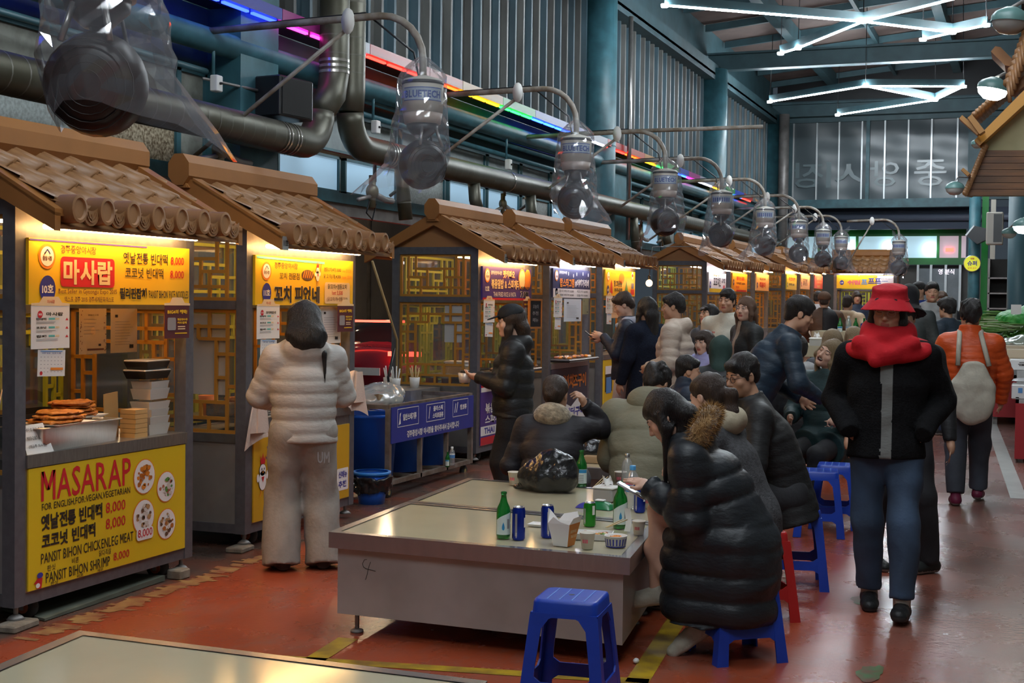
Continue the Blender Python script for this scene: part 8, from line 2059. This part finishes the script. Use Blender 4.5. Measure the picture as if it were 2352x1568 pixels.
p = ony(2243, 540, cy_ - .4); t = thing('column_speaker', 'black wedge loudspeaker fixed high on the teal column', 'speaker', tuple(p)); MB().use(M['black']).prism([(-.22, -.15, .0), (-.05, -.15, .20), (.20, -.15, .14), (.22, -.15, -.10), (.02, -.15, -.20)], (0, .35, 0)).build('case', t); MB().use(M['alu']).prism([(-.23, -.16, .0), (-.06, -.16, .21), (-.04, -.16, .19), (-.20, -.16, -.02)], (0, .36, 0)).build('grille', t)
p = ony(2285, 525, 28.9); t = thing('air_unit', 'cream air unit hung beside the green post', 'air unit', tuple(p)); MB().use(mat('unit_cream', (.42, .40, .35), .5)).rbox((-.16, -.2, -.32), (.16, .2, .32), .03).build('case', t); MB().use(M['black']).box((-.02, -.205, -.28), (.14, -.2, .28)).build('grille', t)
# shelf rack between the posts
x, y = at(2296, 27); t = thing('shelf_rack', 'dark open shelf rack between the two teal posts', 'shelf', (x, y, gz(y)))
for z in (.9, 1.2, 1.5, 1.8): MB().use(M['steel_dull']).box((-.22, -.2, z), (.22, .2, z + .03)).build('shelf', t)
for dx in (-.21, .21): MB().use(M['steel_dull']).box((dx - .02, -.2, 0), (dx + .02, .2, 2.2)).build('upright', t)
MB().use(mat('rack_back', (.02, .018, .016), .8)).box((-.22, .2, .5), (.22, .22, 2.2)).build('back', t)
# ---- pendant and dome lamps
LAMPG = mat('lamp_green', (.10, .20, .19), .35); LIT = mat('lit_dome', (1.0, 1.0, .92), emit=DOME_POWER); GLS = mat('lamp_glass_off', (.33, .34, .32), .15, coat=.6)
def dome(label, px, py, depth, r, lit, tilt=0):
    c = CAMP + ray(px, py) * depth; t = thing('dome_lamp', label, 'lamp', tuple(c), 0, 'dome lamps'); t.rotation_euler = (0, math.radians(tilt), 0)
    MB().use(LAMPG, True).lathe([(r * 1.03, -.01), (r * 1.03, .02), (r * .85, r * .45), (r * .35, r * .72), (.02, r * .75)], 26, cap=False).build('hood', t)
    MB().use(LIT if lit else GLS, True).lathe([(r, .0), (r * .88, -r * .42), (r * .5, -r * .72), (.0, -r * .80)], 26, cap=False).build('glass', t)
    MB().use(M['steel_dull'], True).tube([(0, 0, r * .7), (.05, .1, r * 1.3), (r * 2.2 + .1, .75, r * 1.4)], .012, 6).build('bracket', t)
dome('large unlit dome lamp at the top corner by the roof tiles', 2320, 47, 7.5, .098, False, 6); dome('brightly lit dome lamp before the yellow barge board of the shop roof', 2281, 203, 9.0, .098, True, 12); dome('small unlit globe lamp hung under the barge board end', 2246, 330, 14.0, .065, False); dome('unlit dome lamp in front of the last facade panel', 2193, 432, 24.0, .16, False); dome('lit dome lamp at the picture edge beside the dark teal post', 2352, 518, 13.0, .10, True); dome('unlit bagged dome lamp beside the lit one at the dark teal post', 2318, 535, 14.5, .075, False)
# ---- shop roof whose gable end faces the camera
SY = 14.0
def P3(px, py, Y): return ony(px, py, Y)
t = thing('shop_roof', 'tiled shop roof with yellow barge board and plank front over the far aisle side', 'roof', tuple(P3(2300, 400, SY)))
o = Vector(t.location)
def slab(nm, pts, Y, d, m): mb = MB().use(m).prism([tuple(Vector(P3(a, b, Y)) - o) for a, b in pts], (0, d, 0)); return mb.build(nm, t)
slab('gable_wall', [(2258, 345), (2440, 345), (2440, 150), (2352, 228), (2262, 330)], SY + .15, .2, mat('gable_cream', (.52, .47, .27), .8, var=.12))
mb = MB().use(mat('plank_front', (.19, .075, .022), .5, c2=(.10, .04, .012), vscale=3, stretch=(1, 1, 9)))
for k in range(7): y0, y1 = 345 + 15 * k, 359 + 15 * k; mb.prism([tuple(Vector(P3(a, b, SY + .05)) - o) for a, b in ((2257 - (y0 - 345) * .40, y0), (2440, y0), (2440, y1), (2257 - (y1 - 345) * .40, y1))], (0, .12, 0))
mb.build('plank_front', t)
slab('barge_board', [(2238, 322), (2250, 334), (2440, 160), (2440, 118)], SY - .1, .25, mat('barge_yellow', (.55, .25, .03), .45))
slab('beam_end', [(2203, 272), (2210, 264), (2252, 300), (2245, 310)], SY - .3, .16, mat('beam_orange', (.42, .20, .05), .5)); slab('beam_end', [(2222, 270), (2232, 262), (2262, 300), (2250, 308)], SY - .35, .16, mat('beam_orange', (.42, .20, .05), .5)); slab('beam_end', [(2207, 390), (2213, 385), (2228, 398), (2222, 404)], SY - .2, .14, mat('beam_orange', (.42, .20, .05), .5))
TL = M['rooftile']
mb = MB().use(TL, True)
for k in range(20): a = np.array([2262 - k * 2.4, 335 + k * 5.7]); c = Vector(P3(*a, SY - .06)) - o; mb.tube([c, c + Vector((.02, .9, .05))], .026, 8)
for k in range(16): a = np.array([2238 + k * 7.6, 262 - k * 6.6]); c = Vector(P3(*a, SY - .05)) - o; mb.tube([c, c + Vector((.02, .9, .05))], .03, 8)
mb.build('roof_tiles', t)
t = thing('shop_roof', 'nearer tiled eave corner with orange beam end above the lit dome lamp', 'roof', tuple(P3(2330, 120, 8.0))); o = Vector(t.location)
mb = MB().use(TL, True)
for k in range(11): c = Vector(P3(2316 + k * 5.2, 190 - k * 14, 8.0)) - o; mb.tube([c, c + Vector((.012, -.03, -.11)) * 1.0], .012, 7); mb.tube([c, c + Vector((.05, .8, .10))], .03, 7)
mb.build('roof_tiles', t)
slab('beam_end', [(2276, 118), (2286, 106), (2298, 108), (2326, 136), (2322, 152), (2308, 150)], 8.1, .25, mat('beam_brown', (.30, .13, .04), .5)); slab('eave_board', [(2318, 205), (2330, 218), (2440, 118), (2440, 90)], 8.05, .12, mat('beam_brown', (.30, .13, .04), .5))
# ---- vegetable stand
RP = mat('stand_red', (.33, .014, .02), .45); LG = mat('stand_grey', (.36, .36, .36), .5, var=.2)
q0 = onz(2329, 1085, 0); sx, sy = q0[0], q0[1]
t = thing('vegetable_stand', 'vegetable stand with red front panel and grey side along the aisle', 'stand', (sx, sy, gz(sy))); MB().use(RP).box((0, -.02, .04), (1.6, .0, .58)).build('front_panel', t); MB().use(LG).box((0, 0, .04), (.03, 3.4, .64)).build('side_panel', t); MB().use(LG).box((0, 0, .56), (1.6, 3.4, .62)).build('top', t)
for y0, y1, zt in ((.50, 1.75, .88), (1.75, 3.4, 1.06)): MB().use(LG).box((.0, y0, .62), (1.6, y1, zt)).build('tier', t)
for y in (.05, 1.7, 3.3): MB().use(M['steel_dull']).box((.03, y, 0), (.08, y + .05, .56)).build('leg', t)
X2_ = at(2279, 16.9)[0]
t = thing('vegetable_stand', 'second red panelled stand beyond the grey side of the first stand', 'stand', (X2_, sy + 3.6, gz(sy + 3.6))); MB().use(LG).box((.02, .1, .64), (1.4, 2.6, 1.12)).build('tier', t); MB().use(RP).box((0, 0, .1), (1.4, .03, .62)).build('front_panel', t); MB().use(RP).box((0, 0, .1), (.03, 2.6, .62)).build('side_panel', t); MB().use(LG).box((0, 0, .58), (1.4, 2.6, .64)).build('top', t)
for y in (.1, 2.5): MB().use(M['steel_dull']).box((.04, y, 0), (.09, y + .05, .58)).build('leg', t)
zb = gz(sy) + .62; ZV = zb
STY = mat('foam_white', (.60, .61, .62), .6); KB = mat('pale_carton', (.50, .42, .31), .7)
o = MB().use(STY).rbox((-.04, .0, 0), (.5, .40, .14), .015).build('foam_box'); o.location = (sx, sy, ZV); tag(o, 'white foam box with blue print at the stand corner', 'foam box'); MB().use(SK).box((.02, -.002, .06), (.06, .0, .11)).box((.12, -.002, .04), (.19, .0, .12)).build('print', o)
t = MB().use(film('wrap', (.6, .62, .66), .35, .2, .1), True).grid(lambda u, v: (-.06 + .6 * u, .02 + .36 * v, .145 + .05 * math.sin(3 * v * 3.14) * math.sin(8 * u) * .4 + .03), 24, 16).build('plastic_wrap'); t.location = (sx, sy, ZV); tag(t, 'crinkled clear wrap over the white foam box', 'plastic wrap')
for k, (dx, dy, w_, d_, h, z) in enumerate(((-.07, .52, .55, .4, .10, .262), (-.10, .95, .6, .3, .10, .262), (-.11, .96, .6, .3, .09, .364), (-.13, 1.3, .6, .3, .12, .262), (-.13, 1.31, .6, .3, .10, .384), (.10, .56, .4, .36, .10, .364))):
    o = MB().use(KB if k else STY).rbox((0, 0, 0), (w_, d_, h), .006).build('produce_box'); o.location = (sx + dx, sy + dy, ZV + z); tag(o, ('pale box with handwritten letters behind the clear wrap', 'lower pale carton of the first pair behind the lettered box', 'upper pale carton of the first pair behind the lettered box', 'lower pale carton of the second pair before the leaves', 'upper pale carton of the second pair before the leaves', 'pale carton resting across the lettered box')[k], 'box', 'produce boxes on the vegetable stand')
    if k == 0: MB().use(BK).text('국내산', (.08, -.002, .03), (1, 0, 0), (0, 0, 1), 0, 0, .28, .05, .03).build('lettering', o)
LF = [mat('leaf_%d' % k, c, .5) for k, c in enumerate(((.05, .17, .02), (.10, .26, .04), (.17, .28, .08), (.05, .10, .02), (.30, .38, .20)))]
def heap(label, cat, x, y, z, w_, d_, h, n, kind, seed, cols):
    rr = random.Random(seed); mb = MB()
    for k in range(n):
        mb.use(LF[cols[k % len(cols)]], True); a, b = rr.uniform(-.5, .5), rr.uniform(-.5, .5); c = np.array([a * w_, b * d_, max(0, h * (1 - (2 * a) ** 2 * .6 - (2 * b) ** 2 * .5) * rr.uniform(.4, 1))])
        if kind == 'stalk':
            d = unit(vec(1, rr.uniform(-.25, .25), rr.uniform(-.05, .1))) * rr.uniform(.14, .24); mb.tube([c - d, c, c + d + vec(0, 0, -.02)], [.007, .009, .004], 5)
        else:
            u = unit(rnd3(rr)); v_ = unit(np.cross(u, vec(.2, .3, 1))); s_ = rr.uniform(.03, .065); mb.grid(lambda p, q: tuple(c + u * s_ * (2 * p - 1) * (1 - .5 * (2 * q - 1) ** 2) + v_ * s_ * 1.3 * (2 * q - 1) + vec(0, 0, .015 * math.sin(6 * p + 4 * q))), 4, 4)
    o = mb.build('vegetables'); o.location = (x, y, z); return tag(o, label, cat, kind='stuff')
def rnd3(rr): return vec(rr.uniform(-1, 1), rr.uniform(-1, 1), rr.uniform(.1, 1))
YV = sy + 3.6; Z2 = gz(YV) + .64
heap('loose green leek stalks heaped on the far stand', 'vegetables', X2_ + .02, YV + .9, Z2 + .50, .55, .9, .28, 90, 'stalk', 1, (0, 1, 2)); heap('pale green wrapped stalks heaped before the green net bag', 'vegetables', X2_ + .15, YV + .25, Z2 + .46, .7, .6, .20, 70, 'stalk', 2, (2, 4, 1)); heap('dark leafy greens heaped at the stand edge', 'vegetables', sx + .10, sy + 2.6, ZV + .44, .7, .9, .22, 170, 'leaf', 3, (0, 1, 3, 3))
GN_ = mat('green_net', (.015, .28, .035), .5, c2=(.10, .42, .10), vscale=14, bump=.3, bscale=60)
o = blob_bag('bright green net sack of vegetables on the stand', (X2_ + .52, YV + .5, Z2 + .52), .95, .8, .36, GN_, 21, 'sack'); o.name = 'net_sack'
MB().use(WH).box((-.3, -.33, .2), (-.18, -.32, .32)).build('tag', o)
o = blob_bag('grey green canvas covered heap behind the vegetables', (X2_ + .05, YV + 3.2, Z2 - .64), 1.3, .8, 1.30, mat('canvas', (.10, .105, .085), .8), 23, 'covered heap'); o.name = 'covered_heap'
o = blob_bag('clear wrapped bundle of greens beside the pale cartons', (sx + .05, sy + 1.95, ZV + .44), .5, .4, .15, film('bundle_wrap', (.42, .5, .42), .3, .2, .15), 25, 'wrapped greens'); o.name = 'wrapped_greens'
# tables further down the aisle
def far_table(label, px, py, depth, w_, d_, z, items=()):
    c = CAMP + ray(px, py) * depth; g0 = gz(c[1]); t = thing('round_cornered_table', label, 'table', (c[0], c[1], g0)); h = c[2] - g0
    MB().use(M['tabletop']).rbox((-w_ / 2, -d_ / 2, h - .03), (w_ / 2, d_ / 2, h), .12, 5).build('top', t); MB().use(M['steel_dull'], True).lathe([(.25, 0), (.22, .03), (.04, .06), (.04, h - .03)], 16).build('pedestal', t)
    return c, h + g0
c, z = far_table('pale pedestal table holding a white tissue dispenser', 1880, 800, 14.5, 1.1, 1.0, 0); tissue('white tissue dispenser on the pale pedestal table', (c[0] + .0, c[1] - .15, z), 0, .14, .12, .12)
c, z = far_table('far table crowded with bottles and cans by the yellow signed stall', 1955, 768, 18.0, .95, .9, 0)
for k in range(4): soju(('first green bottle, by the beige hoodie, on the crowded far table', 'second green bottle on the crowded far table', 'third green bottle on the crowded far table', 'last green bottle, by the red hat, on the crowded far table')[k], (c[0] - .12 + .10 * k, c[1] - .2 + .06 * (k % 2), z), 0, True)
water('clear bottle between the green bottles on the crowded far table', (c[0] + .0, c[1] - .3, z), M['white'], 1.2)
for k in range(3): can(('blue can before the green bottles on the crowded far table', 'second blue can on the crowded far table', 'third blue can on the crowded far table')[k], (c[0] + .18 + .08 * k, c[1] - .28 + .03 * k, z))
o = blob_bag('bright blue plastic bag at the end of the crowded far table', (c[0] + .36, c[1] - .38, z), .24, .2, .17, mat('bag_blue', (.01, .06, .42), .35), 31); 
# ------------------------------------------------------------------ scratch objects for the letter outlines are removed
bpy.data.objects.remove(_to); bpy.data.curves.remove(_tc); bpy.data.scenes.remove(_ts)
bpy.context.view_layer.update()
